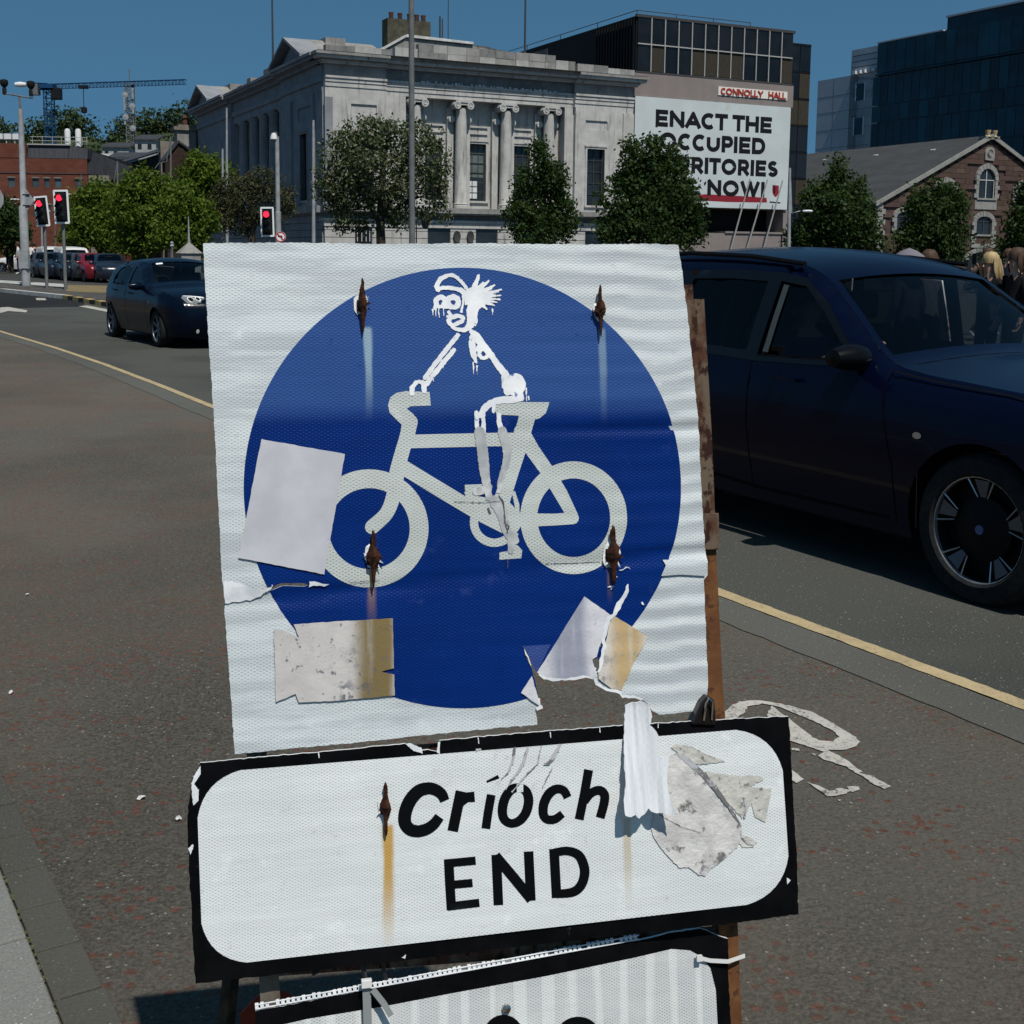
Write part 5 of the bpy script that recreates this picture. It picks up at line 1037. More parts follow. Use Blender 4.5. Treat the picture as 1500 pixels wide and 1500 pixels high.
# roof
m_rslate=pm('grey_slate',(.055,.058,.06),(.044,.047,.048),1.2,.8,.004,stretch=(1,.4,1))
for s0_,(xa,za),(xb,zb_) in ((0,(-.45,EAV-.12),(XA,APX+.12)),(1,(XA,APX+.12),(XR+.4,EAV-.12))):
    mb=MB(); mb.prism([(xa,-.12,za),(xb,-.12,zb_),(xb,-.12,zb_+.13),(xa,-.12,za+.13)],(0,42,0)); rf=mb.obj('slate_roof',m_rslate,wh)
    mb=MB(); mb.prism([(xa,-.30,za-.12),(xb,-.30,zb_-.12),(xb,-.30,zb_+.22),(xa,-.30,za+.22)],(0,.16,0)); mb.obj('verge_coping',m_pale if s0_==0 else m_pale,rf)
    if s0_==0:
        d=Vector((xb-xa,0,zb_-za)).normalized(); n_=Vector((-d.z,0,d.x))
        for (s1,yy,w_,l_) in ((4.2,9.5,1.2,1.6),(4.6,21,1.1,1.5),(11.2,4,.25,.5),(11.2,11,.25,.5),(11.2,18,.25,.5),(11.2,24.5,.25,.5)):
            o_=Vector((xa,0,za+.13))+d*s1+Vector((0,yy,0)); mb=MB(); mb.prism([o_,o_+d*w_,o_+d*w_+Vector((0,l_,0)),o_+Vector((0,l_,0))],n_*.06); mb.obj('rooflight',m_pw if w_>1 else m_mull,rf)
bx('warehouse_side_wall',.0,.5,.75,42,0,EAV-.1,m_sand2,wh)
for x in (11.5,12.25): mb=MB(); mb.lathe([(.2,11.5),(.3,11.55),(.18,11.7),(.25,12.0),(.25,12.1),(.1,12.1)],(x,-.1,0),n=10); mb.obj('finial',pm('sand_finial',(.42,.33,.2),(.3,.22,.12),6) if x<12 else bpy.data.materials['sand_finial'],wh,smooth=True)
bx('finial_base',11.1,12.7,-.3,.5,11.35,11.6,m_pale,wh)
# ------------------------------------------------------------------ red brick building at left
rb=empty('brick_warehouse',P(127,370,115),math.radians(5),'red brick building with arched windows, slate mansard and pale roof plant at far left','building'); rb.location.z=0
def brickm(name,c,c2,mo):
    m,nt,b=nodes(name); v=objco(nt); n=nd(nt,'ShaderNodeTexBrick',Scale=1.); n.offset=.5; n.inputs['Brick Width'].default_value=.5; n.inputs['Row Height'].default_value=.16; n.inputs['Mortar Size'].default_value=.012
    lk(nt,mapv(nt,v,(1,1,1)),n.inputs[0]); n.inputs['Color1'].default_value=(*c,1); n.inputs['Color2'].default_value=(*c2,1); n.inputs['Mortar'].default_value=(*mo,1)
    mp=nt.nodes.new('ShaderNodeVectorRotate'); mp.rotation_type='X_AXIS'; mp.inputs['Angle'].default_value=math.pi/2; lk(nt,v,mp.inputs[0]); lk(nt,mp.outputs[0],n.inputs[0])
    lk(nt,mix(nt,ramp(nt,noise(nt,v,.5,5),.4,.65,0,.5),n.outputs[0],tuple(q*.5 for q in c)),b.inputs['Base Color']); b.inputs['Roughness'].default_value=.9; return m
m_brick=brickm('red_brick',(.15,.046,.03),(.11,.036,.025),(.12,.07,.05)); m_brkd=brickm('dark_brick',(.05,.03,.025),(.035,.022,.02),(.03,.025,.02)); m_mans=pm('dark_slate_mansard',(.035,.037,.042),(.05,.052,.06),1.5,.7,.01,stretch=(4,1,.4)); m_stuc=pm('brownish_stucco',(.20,.18,.15),(.15,.13,.11),1,.9)
wns=[(-6.79,-6.22),(-4.64,-4.07),(-3.59,-3.14),(-2.65,-2.08),(-.74,-.17)]
wallgrid('brick_wall',rb,'x',-16,.3,0,8.3,.4,[(a,b,7.05,7.9) for a,b in wns]+[(a,b,4.4,5.5) for a,b in wns],m_brick)
for a,b in wns:
    for z0,z1 in ((7.05,7.9),(4.4,5.5)):
        o=bx('window',a,b,.12,.18,z0,z1,gls('teal_pane',(.03,.05,.055),.2) if 'teal_pane' not in bpy.data.materials else bpy.data.materials['teal_pane'],rb); 
        mb=MB(); mb.prism([((a+b)/2+.42*math.cos(t),-.04,z1-.02+.14*math.sin(t)) for t in [math.pi*k/6 for k in range(7)]],(0,.1,0)); mb.obj('window_arch',m_stuc,o)
bx('brick_band',-16,.32,-.06,.4,8.3,8.42,m_sand2,rb); bx('brick_upper',-16,.3,.02,.4,8.42,9.7,m_brick,rb); bx('brick_tall',-16,-5.1,-.02,.4,9.7,11.0,m_brick,rb)
mb=MB(); mb.prism([(-5.0,.0,9.7),(-1.35,.0,9.7),(-1.35,.35,10.9),(-5.0,.35,10.9)],(0,3,0)); mb.obj('mansard_roof',m_mans,rb)
mb=MB(); mb.prism([(-1.3,.0,9.7),(.35,.0,9.7),(.35,.25,10.6),(-1.3,.35,10.9)],(0,3,0)); mb.obj('mansard_roof',m_mans,rb)
bx('gutter',-5.05,-1.2,.1,.4,10.9,11.0,m_mull,rb)
bx('rear_mass',-16,.2,.5,20,0,10.6,m_mans,rb)
# face running away
mb=MB(); mb.prism([(.3,.0,0),(2.3,9,0),(2.3,9,7.9),(.3,.0,8.3)],(-.3,.1,0)); mb.obj('brick_return_wall',m_brick,rb); mb=MB(); mb.prism([(.32,-.05,8.35),(2.5,9,7.95),(2.1,9.4,9.6),(-.1,.4,10.7)],(-.2,.2,.1)); mb.obj('mansard_roof',m_mans,rb)
bx('stucco_bay',.5,2.3,-.4,.5,0,8.2,m_stuc,rb)
for x in (-1.95,-.98): mb=MB(); mb.lathe([(.27,10.9),(.27,12.3),(.2,12.5),(0,12.55)],(x+.2,1.5,0),n=12); mb.obj('white_flue',bpy.data.materials['white_trim'],rb,smooth=True)
mb=MB(); [mb.tube([(x,1,11),(x,1,11.7)],.025,4) for x in (-4.8,-3.9,-3,-2.2,-.3,.1)]; [mb.tube([(-5,1,z),(.2,1,z)],.025,4) for z in (11.35,11.7)]; o=mb.obj('roof_railing',m_mull,rb)
for k in range(3): bx('roof_vent',-7.9+k*.75,-7.3+k*.75,.5,1.4,11.4,11.9,bpy.data.materials['white_trim'],rb); bx('vent_support',-7.8+k*.75,-7.7+k*.75,.6,1.2,11,11.4,m_mull,rb)
# dark brick warehouse row in the middle distance
dw=empty('dark_brick_row',P(240,370,125),a118,'long dark brick row with slate roof receding behind the bright green trees','building'); dw.location.z=0
sg2=1 if (Vector((-math.sin(a118),math.cos(a118),0)).dot(-dw.location)>0) else -1
def dx(name,x0,x1,p0,p1,z0,z1,m,par=None): y0,y1=sorted((sg2*p0,sg2*p1)); return bx(name,x0,x1,y0,y1,z0,z1,m,par or dw)
def zof(u,v,s): return 0
dx('brick_wall',0,48,0,-9,0,11.0,m_brkd); 
mb=MB(); mb.prism([(-.3,sg2*.4,11.0),(48,sg2*.4,11.0),(48,-sg2*5,13.2),(-.3,-sg2*5,13.2)],(0,0,.15)); mb.obj('slate_roof',m_mans,dw)
for k in range(9):
    x=1.5+k*4.4; o=dx('window',x,x+1.6,.0,.06,7.2,9.2,m_pane); dx('window_arch',x-.2,x+1.8,.0,.10,9.2,9.6,m_sand2,o); dx('window',x,x+1.6,.0,.06,3.6,6,m_pane)
dx('end_pier',-.4,.6,.15,-9,0,12.2,m_stuc)
# grey stone gable shapes next to it
gbx=empty('stone_end_house',P(262,370,112),a262,'tall dark grey stone house end with clay pot chimney beside the bank','building'); gbx.location.z=0
mb=MB(); mb.prism([(-1.0,0,0),(1.4,0,0),(1.4,0,10.2),(.2,0,11.0),(-1.0,0,9.6)],(0,1.5,0)); mb.obj('gable_wall',m_brkd,gbx); mb=MB(); mb.prism([(-1.25,-.2,9.2),(.2,-.2,11.0),(1.5,-.2,10.1),(1.5,-.2,10.3),(.2,-.2,11.2),(-1.25,-.2,9.4)],(0,1.9,0)); mb.obj('roof_verge',m_mans,gbx)
bx('chimney',.3,2.0,1,2.5,10,12.2,m_limed,gbx); bx('chimney_cap',0,2.3,.8,2.7,12.2,12.5,m_stuc,gbx); bx('chimney_cap',.4,1.9,1.0,2.5,12.5,12.7,m_stuc,gbx); mb=MB(); mb.lathe([(.28,12.7),(.3,13.0),(.2,13.2),(.3,13.35),(0,13.7)],(1.2,1.7,0),n=10); mb.obj('chimney_pot',bpy.data.materials['clay_pot'],gbx,smooth=True)
# pale hillside houses
for i,(u0,u1,v0,v1,Y,lb) in enumerate([(150,188,208,222,210,'pale flat roofed house on the hillside left of the radio mast'),(118,150,224,232,180,'long low pale roof building in front of the hill'),(198,228,196,216,190,'brown roofed hillside house with a pale wall'),(160,200,222,236,170,'white rendered terrace block below the hillside house')]):
    a=P(u0,v1,Y); b=P(u1,v0,Y); r_=empty('hillside_house',(a.x,Y,0),0,lb,'house'); W=b.x-a.x
    bx('house_wall',0,W,0,8,0,b.z-1.0,pm('pale_render',(.34,.34,.33),(.27,.27,.26),1,.9) if i==0 else bpy.data.materials['pale_render'],r_)
    mb=MB(); mb.prism([(-.3,-.3,b.z-1),(W+.3,-.3,b.z-1),(W+.3,4,b.z),(-.3,4,b.z)],(0,0,.2)); mb.obj('house_roof',m_mans if i!=1 else bpy.data.materials['pale_render'],r_)
    for k in range(max(2,int(W/1.6))): bx('window',.4+k*1.5,1.0+k*1.5,-.05,0,b.z-2.3,b.z-1.5,m_pane,r_)
# ================================================================== TREES
def leafmat(name,c1,c2,c3=None,k3=.8,tr=.25):
    m,nt,b=nodes(name); g=nd(nt,'ShaderNodeNewGeometry'); r=g.outputs['Random Per Island']
    c=mix(nt,r,c1,c2)
    if c3: c=mix(nt,ramp(nt,r,k3-.03,k3+.03),c,c3)
    lk(nt,c,b.inputs['Base Color']); b.inputs['Roughness'].default_value=.6; b.inputs['Specular IOR Level'].default_value=.12
    t=nd(nt,'ShaderNodeBsdfTranslucent'); lk(nt,mix(nt,.5,c,(.12,.20,.02)),t.inputs[0]); mx=nd(nt,'ShaderNodeMixShader'); mx.inputs[0].default_value=tr
    lk(nt,b.outputs[0],mx.inputs[1]); lk(nt,t.outputs[0],mx.inputs[2]); lk(nt,mx.outputs[0],nt.nodes['Material Output'].inputs[0]); return m
m_bark=pm('bark',(.055,.045,.035),(.03,.025,.02),6,.95,.01)
def leaves(blobs,n,size,sprig=7):
    """leaf quads in small sprigs near the surface of the blobs"""
    B=np.array(blobs,float); vol=(B[:,3]*B[:,4]+B[:,4]*B[:,5]+B[:,3]*B[:,5]); pk=rng.choice(len(B),n//sprig,p=vol/vol.sum())
    d=rng.normal(size=(len(pk),3)); d/=np.linalg.norm(d,axis=1)[:,None]; r=rng.random(len(pk))**.35*.96+.06*rng.random(len(pk)); r*=1+.10*np.sin(d[:,0]*7+pk)*np.cos(d[:,2]*8+pk*2)
    ctr=B[pk,:3]+d*B[pk,3:6]*r[:,None]
    c=np.repeat(ctr,sprig,0)+rng.normal(size=(len(pk)*sprig,3))*size*np.array([1.1,1.1,.9]); N=len(c)
    a=rng.normal(size=(N,3))+np.repeat(d,sprig,0)*.3; a/=np.linalg.norm(a,axis=1)[:,None]; t=rng.normal(size=(N,3)); t=np.cross(a,t); t/=np.linalg.norm(t,axis=1)[:,None]; s_=np.cross(a,t)
    L=size*(.6+.8*rng.random(N))[:,None]; W=L*.55
    V=np.stack([c-t*L*.6,c+s_*W*.6,c+t*L*.6,c-s_*W*.6],1).reshape(-1,3); return V,N
def leafmesh(name,V,N,mat):
    me=bpy.data.meshes.new(name); me.vertices.add(4*N); me.vertices.foreach_set('co',V.ravel()); me.loops.add(4*N); me.loops.foreach_set('vertex_index',np.arange(4*N,dtype=np.int32))
    me.polygons.add(N); me.polygons.foreach_set('loop_start',np.arange(0,4*N,4,dtype=np.int32)); me.polygons.foreach_set('loop_total',np.full(N,4,dtype=np.int32)); me.materials.append(mat); me.update(calc_edges=True); return me
def tree(u,vb,Y,pxb,n,size,mat,lab,trunk=.16,depth=.8,limbs=5,fork=.5):
    """pxb: crown lobes as seen: (u,v,ru,rv) turned into metres at distance Y"""
    base=P(u,365,Y); base.z=0; k=Y/1800.; bl=[]
    for (bu,bv,ru,rv) in pxb:
        q=P(bu,bv,Y)-base; bl.append((q.x,random.uniform(-.3,.3)*ru*k,q.z,ru*k,max(ru,rv)*k*depth,rv*k))
    for b in list(bl):
        for _ in range(4):
            a=random.uniform(0,6.28); e_=random.uniform(-.9,1.0); q=random.uniform(.22,.42); cz=b[2]+b[5]*e_*.95; w2=math.sqrt(max(.05,1-e_*e_))
            bl.append((b[0]+b[3]*w2*math.cos(a)*.95,b[1]+b[4]*w2*math.sin(a)*.8,cz,b[3]*q,b[4]*q,b[5]*q*.9))
    root=empty('tree',base,0,lab,'tree')
    V,N=leaves(bl,int(n*1.3),size*1.45); cr=link('crown',leafmesh('crown',V,N,mat),root); cr['kind']='stuff'
    top=max(b[2] for b in bl); mb=MB(); h0=min(b[2]-b[5] for b in bl)+.6; h0=max(h0,1.2)
    mb.tube([(0,0,0),(.05,0,h0*.5),(0,.05,h0),(.1,0,(h0+top)/2),(0,0,top)],[trunk*1.25,trunk,trunk*.85,trunk*.5,trunk*.12],8)
    for b in random.sample(bl,min(limbs,len(bl))):
        z0=h0*random.uniform(.75,1.1); m_=Vector((b[0]*.5,b[1]*.5,(z0+b[2])/2+.2)); mb.tube([(0,0,z0),m_,(b[0],b[1],b[2])],[trunk*.6,trunk*.4,trunk*.12],6)
        for _ in range(3): e=Vector((b[0]+b[3]*random.uniform(-.8,.8),b[1]+b[4]*random.uniform(-.5,.5),b[2]+b[5]*random.uniform(-.7,.7))); mb.tube([m_,(m_+e)/2+Vector((0,0,.15)),e],[trunk*.25,trunk*.15,trunk*.06],5)
    mb.obj('trunk',m_bark,root,smooth=True); return root
m_lolive=leafmat('leaf_olive',(.034,.050,.020),(.075,.092,.038),(.17,.165,.11),.78,.15); m_ldark=leafmat('leaf_dark_green',(.016,.034,.010),(.035,.060,.016),None,.8,.2); m_lbr=leafmat('leaf_bright_green',(.050,.088,.010),(.105,.150,.018),None,.8,.3); m_lbrown=leafmat('leaf_brown_olive',(.035,.040,.018),(.065,.068,.030),(.09,.07,.045),.8,.15)
tree(557,365,60,[(560,240,62,52),(505,235,38,44),(480,275,22,30),(622,232,36,50),(640,270,18,30),(545,195,36,24),(600,200,40,26),(515,290,40,24),(575,292,34,22),(500,205,24,26),(560,180,14,10),(520,322,36,20),(590,318,34,18),(640,302,20,28),(560,265,70,50)],13500,.10,m_lolive,'broad olive tree with pale blossom in front of the bank corner',.24)
def cone(ua,va,rows): return rows
tree(792,365,58,[(792,240,14,30),(815,262,16,26),(772,275,20,26),(800,290,34,34),(762,318,26,30),(822,318,24,30),(792,340,44,30),(790,215,7,12)],9000,.10,m_ldark,'slim dark green tree before the bank columns, nearer the middle')
tree(955,365,50,[(955,222,16,30),(925,228,16,24),(985,245,18,24),(950,262,46,30),(910,290,34,36),(995,290,32,34),(955,310,56,40),(955,345,68,30),(893,335,16,26),(1015,335,16,28)],15000,.10,m_ldark,'large dark green tree hiding the left part of the slogan banner')
tree(1225,365,52,[(1228,250,10,22),(1220,275,24,24),(1250,285,20,24),(1190,295,20,26),(1225,315,50,36),(1225,350,60,34),(1185,350,26,36),(1270,350,16,40)],11000,.105,m_ldark,'dark green tree between the street lamp and the warehouse corner')
tree(1370,365,52,[(1375,278,14,16),(1345,295,18,20),(1395,300,18,24),(1370,320,44,30),(1340,350,26,28),(1390,350,34,30),(1368,370,40,20)],10000,.10,m_ldark,'rounded green tree in front of the warehouse gable')
tree(1515,365,50,[(1515,290,24,26),(1500,330,26,36),(1530,340,40,44),(1490,370,18,22)],7000,.10,m_ldark,'dark green tree cut off by the right edge of the photo')
tree(296,365,78,[(292,242,22,20),(318,258,24,24),(275,268,22,22),(300,280,38,24),(325,295,26,20)],7000,.15,m_lbr,'tall bright green tree left of the bank, highest of the bright ones')
tree(205,365,62,[(205,272,26,24),(235,285,26,26),(185,300,24,26),(215,320,46,34),(250,325,30,30),(200,350,36,24)],8500,.12,m_lbr,'bright green tree in the middle of the quay row')
tree(145,365,66,[(140,285,24,22),(118,310,20,26),(160,305,26,26),(140,335,38,28),(110,345,18,22),(165,350,30,20)],8000,.12,m_lbr,'bright green tree nearest the traffic lights')
tree(265,365,58,[(262,300,26,26),(290,320,28,28),(255,345,34,24),(285,352,26,20)],6000,.11,m_lbr,'low bright green tree above the small pyramid roof')
tree(368,365,60,[(345,268,24,16),(385,262,26,16),(360,290,44,24),(405,290,28,22),(325,300,26,26),(345,325,34,18),(395,320,24,16),(425,300,12,12)],8500,.07,m_lbrown,'brownish olive tree with thin twigs beside the red light',.2,limbs=8)
tree(14,365,70,[(8,310,22,20),(20,335,22,24),(-5,345,24,26),(28,355,12,18)],5000,.13,m_ldark,'dark green tree at the far left edge behind the camera mast')
tree(76,365,120,[(75,350,14,20),(85,365,12,14)],1200,.2,m_ldark,'small dark tree far down the street between the poles',.1)
for i,(u,v,ru,rv,lb) in enumerate([(1140,378,30,16,'low dark shrub right of the lamp post foot'),(1310,378,26,20,'dark shrub at the left foot of the warehouse'),(1015,385,18,12,'low shrub behind the sign right top corner'),(1455,372,22,26,'dark shrub beside the arched doorway')]):
    k=54/1800.; q=P(u,v,54); root=empty('shrub',(q.x,54,0),0,lb,'shrub'); V,N=leaves([(0,0,max(.5,q.z-.3),ru*k,.8,rv*k+.3)],1500,.1); o=link('foliage',leafmesh('foliage',V,N,m_ldark),root); o['kind']='stuff'
# hill and its wood
hv=[]; n=36
prof=[(-60,205),(0,203),(40,200),(90,196),(130,193),(160,205),(190,190),(230,186),(270,184),(330,175),(450,190)]
def hz(u): 
    for (a,b) in zip(prof,prof[1:]):
        if a[0]<=u<=b[0]: return b[1]*(u-a[0])/(b[0]-a[0])+a[1]*(b[0]-u)/(b[0]-a[0])
    return prof[0][1] if u<prof[0][0] else prof[-1][1]
mb=MB(); vs=[]
for i in range(n+1):
    u=-300+i*(900/n); p=P(u,hz(u)+7,380); vs+=[(p.x*.62,220,0),(p.x*.8,300,p.z*.62),(p.x,380,p.z),(p.x*1.1,460,p.z*.5)]
mb.add(vs,[(4*i+j,4*i+4+j,4*i+5+j,4*i+1+j) for i in range(n) for j in range(3)]); tag(mb.obj('hill',pm('hill_ground',(.03,.045,.02),(.05,.06,.03),.05,.95),smooth=True),kind='structure')
bl=[]
for i in range(230):
    u=random.uniform(-100,460); t=random.random(); Y=380-150*t*t; vtop=hz(u)+ (4 if t<.3 else 10+t*34)+random.uniform(-4,5); q=P(u,vtop,Y); r_=random.uniform(2.2,5.0); bl.append((q.x,Y,q.z-r_*.5,r_,r_,r_*.85))
for (u,v,r_) in [(95,178,6),(110,182,5),(75,186,5),(125,190,4),(50,190,4),(190,185,4),(210,182,5),(175,192,4),(235,180,5),(255,178,5),(10,192,4),(-10,190,5),(280,172,6),(220,186,4)]: q=P(u,v,375); bl.append((q.x,375,q.z,r_,r_,r_*.8))
V,N=leaves(bl,60000,.95); tag(link('hill_wood',leafmesh('hill_wood',V,N,leafmat('leaf_far',(.022,.038,.015),(.045,.065,.025),None,.8,.1))),'dark wooded hill behind the red brick building and crane','trees',kind='stuff')
# ================================================================== CRANE, MAST
m_crane=pm('crane_blue',(.010,.05,.12),None,rough=.5); m_galv=pm('galvanised_steel',(.30,.31,.32),(.22,.23,.24),3,.5,.001); m_galvd=pm('dull_grey_steel',(.15,.155,.155),(.11,.115,.115),3,.6,.001); m_blackp=pm('black_plastic',(.012,.012,.013),None,rough=.5); m_whpl=bpy.data.materials['white_trim']
def lattice(mb,a,b,w_,n,r_,tri=False):
    a,b=Vector(a),Vector(b); t=(b-a).normalized(); s_=t.cross(Vector((0,1,0))).normalized() if abs(t.y)<.9 else Vector((1,0,0)); q=t.cross(s_)
    cs=[s_*w_/2+q*w_/2,-s_*w_/2+q*w_/2,-s_*w_/2-q*w_/2,s_*w_/2-q*w_/2]
    if tri: cs=[s_*w_/2+Vector((0,-w_/2,0)),s_*w_/2+Vector((0,w_/2,0)),-s_*w_/2]
    for c_ in cs: mb.tube([a+c_,b+c_],r_,4)
    m_=len(cs)
    for i in range(n):
        p=a.lerp(b,i/n); p2=a.lerp(b,(i+1)/n)
        for j in range(m_):
            c0,c1=cs[j],cs[(j+1)%m_]; 
            if i%2: c0,c1=c1,c0
            mb.tube([p+c0,p2+c1],r_*.6,4); mb.tube([p+cs[j],p+cs[(j+1)%m_]],r_*.6,4)
Yc=200; b0=P(74,205,Yc); t0=P(71,127,Yc); cr=empty('tower_crane',(b0.x,Yc,0),0,'blue tower crane with a long jib reaching right over the wooded hill','crane')
rel=lambda p: Vector((p.x-b0.x,p.y-Yc,p.z)); tt=rel(t0); mb=MB(); lattice(mb,(0,0,0),(tt.x,0,tt.z),1.25,30,.09); mb.obj('mast',m_crane,cr)
j1=rel(P(273,122,Yc)); j0=rel(P(46,126,Yc)); mb=MB(); lattice(mb,(tt.x,0,tt.z),(j1.x,0,j1.z+.2),.75,40,.05,True); mb.obj('jib',m_crane,cr); mb=MB(); lattice(mb,(tt.x,0,tt.z),(j0.x,0,j0.z),.9,6,.08); mb.obj('counter_jib',m_crane,cr)
mb=MB(); mb.box(j0.x,j0.x+1.2,-.6,.6,j0.z-1.4,j0.z+.3); mb.obj('counterweight',m_galvd,cr); mb=MB(); mb.box(tt.x+.6,tt.x+2.0,-.8,.6,tt.z-2.0,tt.z-.2); mb.obj('cab',m_blackp,cr,bev=.1); mb=MB(); mb.box(tt.x-1,tt.x+1,-1,1,tt.z-.3,tt.z+.3); mb.obj('slewing_ring',m_crane,cr)
h0=rel(P(122,128,Yc)); h1=rel(P(124,160,Yc)); mb=MB(); mb.tube([(h0.x,0,h0.z),(h0.x,0,h1.z)],.06,4); mb.box(h0.x-.7,h0.x+.7,-.4,.4,h0.z-.2,h0.z+.3); mb.lathe([(0,-.7),(.5,-.5),(.5,.2),(0,.5)],(h0.x,0,h1.z),n=8); mb.obj('hoist_hook',m_blackp,cr)
Ym=330; b0=P(192,200,Ym); t0=P(189,101,Ym); rm=empty('radio_mast',(b0.x,Ym,0),0,'slender lattice radio mast with antennas on the wooded hill','mast'); H=t0.z
mb=MB(); lattice(mb,(0,0,b0.z-10),(0,0,H-3.5),1.9,26,.13); mb.tube([(0,0,H-3.6),(0,0,H)],.14,5); mb.obj('lattice',m_galvd,rm)
for k in range(12):
    mb=MB(); z=b0.z+2+k*(H-b0.z-6)/12; s_=random.choice([-1,1]); mb.box(s_*1.1-.25,s_*1.1+.25,-1.3,-1.0,z,z+1.8) if k%3 else mb.lathe([(0,-1.4),(.8,-1.3),(.8,-1.0),(0,-1.0)],(s_*.9,0,z),'y',10); mb.obj('antenna',m_galv,rm)
# ================================================================== POLES, LIGHTS, SIGNS
m_red=emis('red_lamp',(1,.02,.05),2.2); m_lensd=pm('dark_lens',(.012,.012,.012),None,rough=.2); m_whr=pm('white_reflective_border',(.72,.74,.74),None,rough=.5)
def tlight(u,vb,Y,vt,vbot,wpx,tilt,lab,pole=m_galvd):
    p=P(u,vb,Y); r_=empty('traffic_light',(p.x,Y,0),0,lab,'traffic light','traffic lights showing red'); k=Y/1800.
    t=P(u,vt,Y); b=P(u,vbot,Y); ht=t.z; hb=b.z; w_=wpx*k; cx_=0
    mb=MB(); mb.tube([(0,.05,.0),(0,.05,hb+.2)],.06,10); mb.obj('pole',pole,r_,smooth=True)
    g=empty('signal_head',(0,0,0)); bpy.data.objects.remove(g)
    def rot(mb_): 
        ca,sa=math.cos(tilt),math.sin(tilt); mb_.v=[((x)*ca+(z-hb)*sa, y, hb+(z-hb)*ca-x*sa) for x,y,z in mb_.v]
    mb=MB(); mb.box(-w_/2,w_/2,-.02,.0,hb,ht); rot(mb); bp=mb.obj('backing_board',m_blackp,r_)
    mb=MB(); e=w_*.09
    for q in ((-w_/2-e/2,-w_/2+e,hb,ht),(w_/2-e,w_/2+e/2,hb,ht),(-w_/2,w_/2,hb-e/2,hb+e),(-w_/2,w_/2,ht-e,ht+e/2)): mb.box(q[0],q[1],-.03-.002*len(mb.v)/8,-.021,q[2],q[3])
    rot(mb); mb.obj('white_border',m_whr,bp)
    mb=MB(); mb.box(-w_*.27,w_*.27,-.22,-.022,hb+.12,ht-.12); rot(mb); hd=mb.obj('signal_head',m_blackp,r_,bev=.02)
    H_=(ht-hb-.24)/3
    for i in range(3):
        z=ht-.12-H_*(i+.5); mb=MB(); mb.lathe([(0,-.245),(.10,-.235),(.112,-.22)],(.0,0,z),'y',16); rot(mb); mb.obj('red_lens' if i==0 else 'dark_lens',m_red if i==0 else m_lensd,hd)
        mb=MB(); n=10; a0=math.radians(-10); a1=math.radians(190); vs=[]
        for j in range(n+1):
            a=a0+(a1-a0)*j/n
            for rr,y in ((.13,-.22),(.13,-.38)): vs.append((rr*math.cos(a),y,z+rr*math.sin(a)))
        mb.add(vs,[(2*j,2*j+1,2*j+3,2*j+2) for j in range(n)]); rot(mb); mb.obj('visor',m_blackp,hd,fix=False)
    return r_
tlight(68,423,46,288,331,18,math.radians(-5),'tilted red traffic light nearest the camera mast, left of the pair')
tlight(95.5,427,45,279,327,20,math.radians(-1.5),'upright red traffic light, right one of the left pair')
tlight(394,440,46,304,346,18,math.radians(-1),'red traffic light beside the white topped camera pole, above the sign')
# camera mast at left
p=G(38.7,423); r_=empty('camera_mast',p,0,'tall grey mast with two dark dome cameras on a crossbar at far left','camera mast'); Y=p.y; z_=lambda v: P(35,v,Y).z; k=Y/1800
top=P(30,160,Y)-p; mb=MB(); mb.tube([(0,0,0),(.0,0,3.2),(top.x*.5,0,z_(300)),(top.x,0,z_(160))],[.17,.16,.12,.10],12); mb.obj('mast_tube',m_galv,r_,smooth=True)
mb=MB(); mb.tube([(top.x,0,z_(162)),(top.x-.02,0,z_(142))],.05,8); a=P(6,137,Y)-p; b=P(48,143,Y)-p; mb.tube([(a.x,0,z_(130)),(a.x,0,z_(137)),(b.x,0,z_(144)),(b.x,0,z_(130))],.035,6); mb.obj('crossbar',m_galvd,r_)
for (u,v) in ((6,122),(45,124)):
    q=P(u,v,Y)-p; mb=MB(); mb.lathe([(.0,.16),(.14,.12),(.16,0),(.12,-.1),(.06,-.16),(.08,-.22),(.08,-.42),(.0,-.45)],(q.x,0,z_(v)),n=12); mb.obj('dome_camera',m_blackp,r_,smooth=True)
q=P(30,124,Y)-p; mb=MB(); mb.lathe([(0,-.22),(.08,-.2),(.11,0),(.08,.2),(0,.24)],(q.x,0,z_(124)),'x',10); mb.obj('white_floodlight',m_whpl,r_,smooth=True)
mb=MB(); mb.box(-.19,.19,-.2,-.0,.8,1.5); mb.obj('control_plate',m_galv,r_)
# direction sign plates
def plate_sign(name,us,Y,lab,cat,mat,par=None,d=.03):
    pts=[P(u,v,Y) for u,v in us]; c_=pts[0].copy(); r_=empty(name,(c_.x,Y,0),0,lab,cat); mb=MB(); mb.prism([(q.x-c_.x,0,q.z) for q in pts],(0,d,0)); mb.obj('plate',mat,r_); return r_,c_
r_,c_=plate_sign('direction_sign',[(37,276),(50,294),(40,308),(37,308)],44.2,'grey back of an arrow shaped direction sign behind the camera mast','direction sign',m_galv)
mb=MB(); mb.box(-.1,.15,-.03,-.002,P(38,286,44).z,P(38,284,44).z); mb.box(-.1,.15,-.031,-.002,P(38,302,44).z,P(38,300,44).z); mb.obj('bracket',m_blackp,r_)
r_,c_=plate_sign('direction_sign',[(-6,278),(0,278),(5,288),(5,298),(1,305),(-6,305)],44,'pale sign plate cut off at the left edge of the photo','direction sign',m_galv); mb=MB(); mb.tube([(-.3,.08,0),(-.3,.08,c_.z)],.05,6); mb.obj('pole',m_galvd,r_)
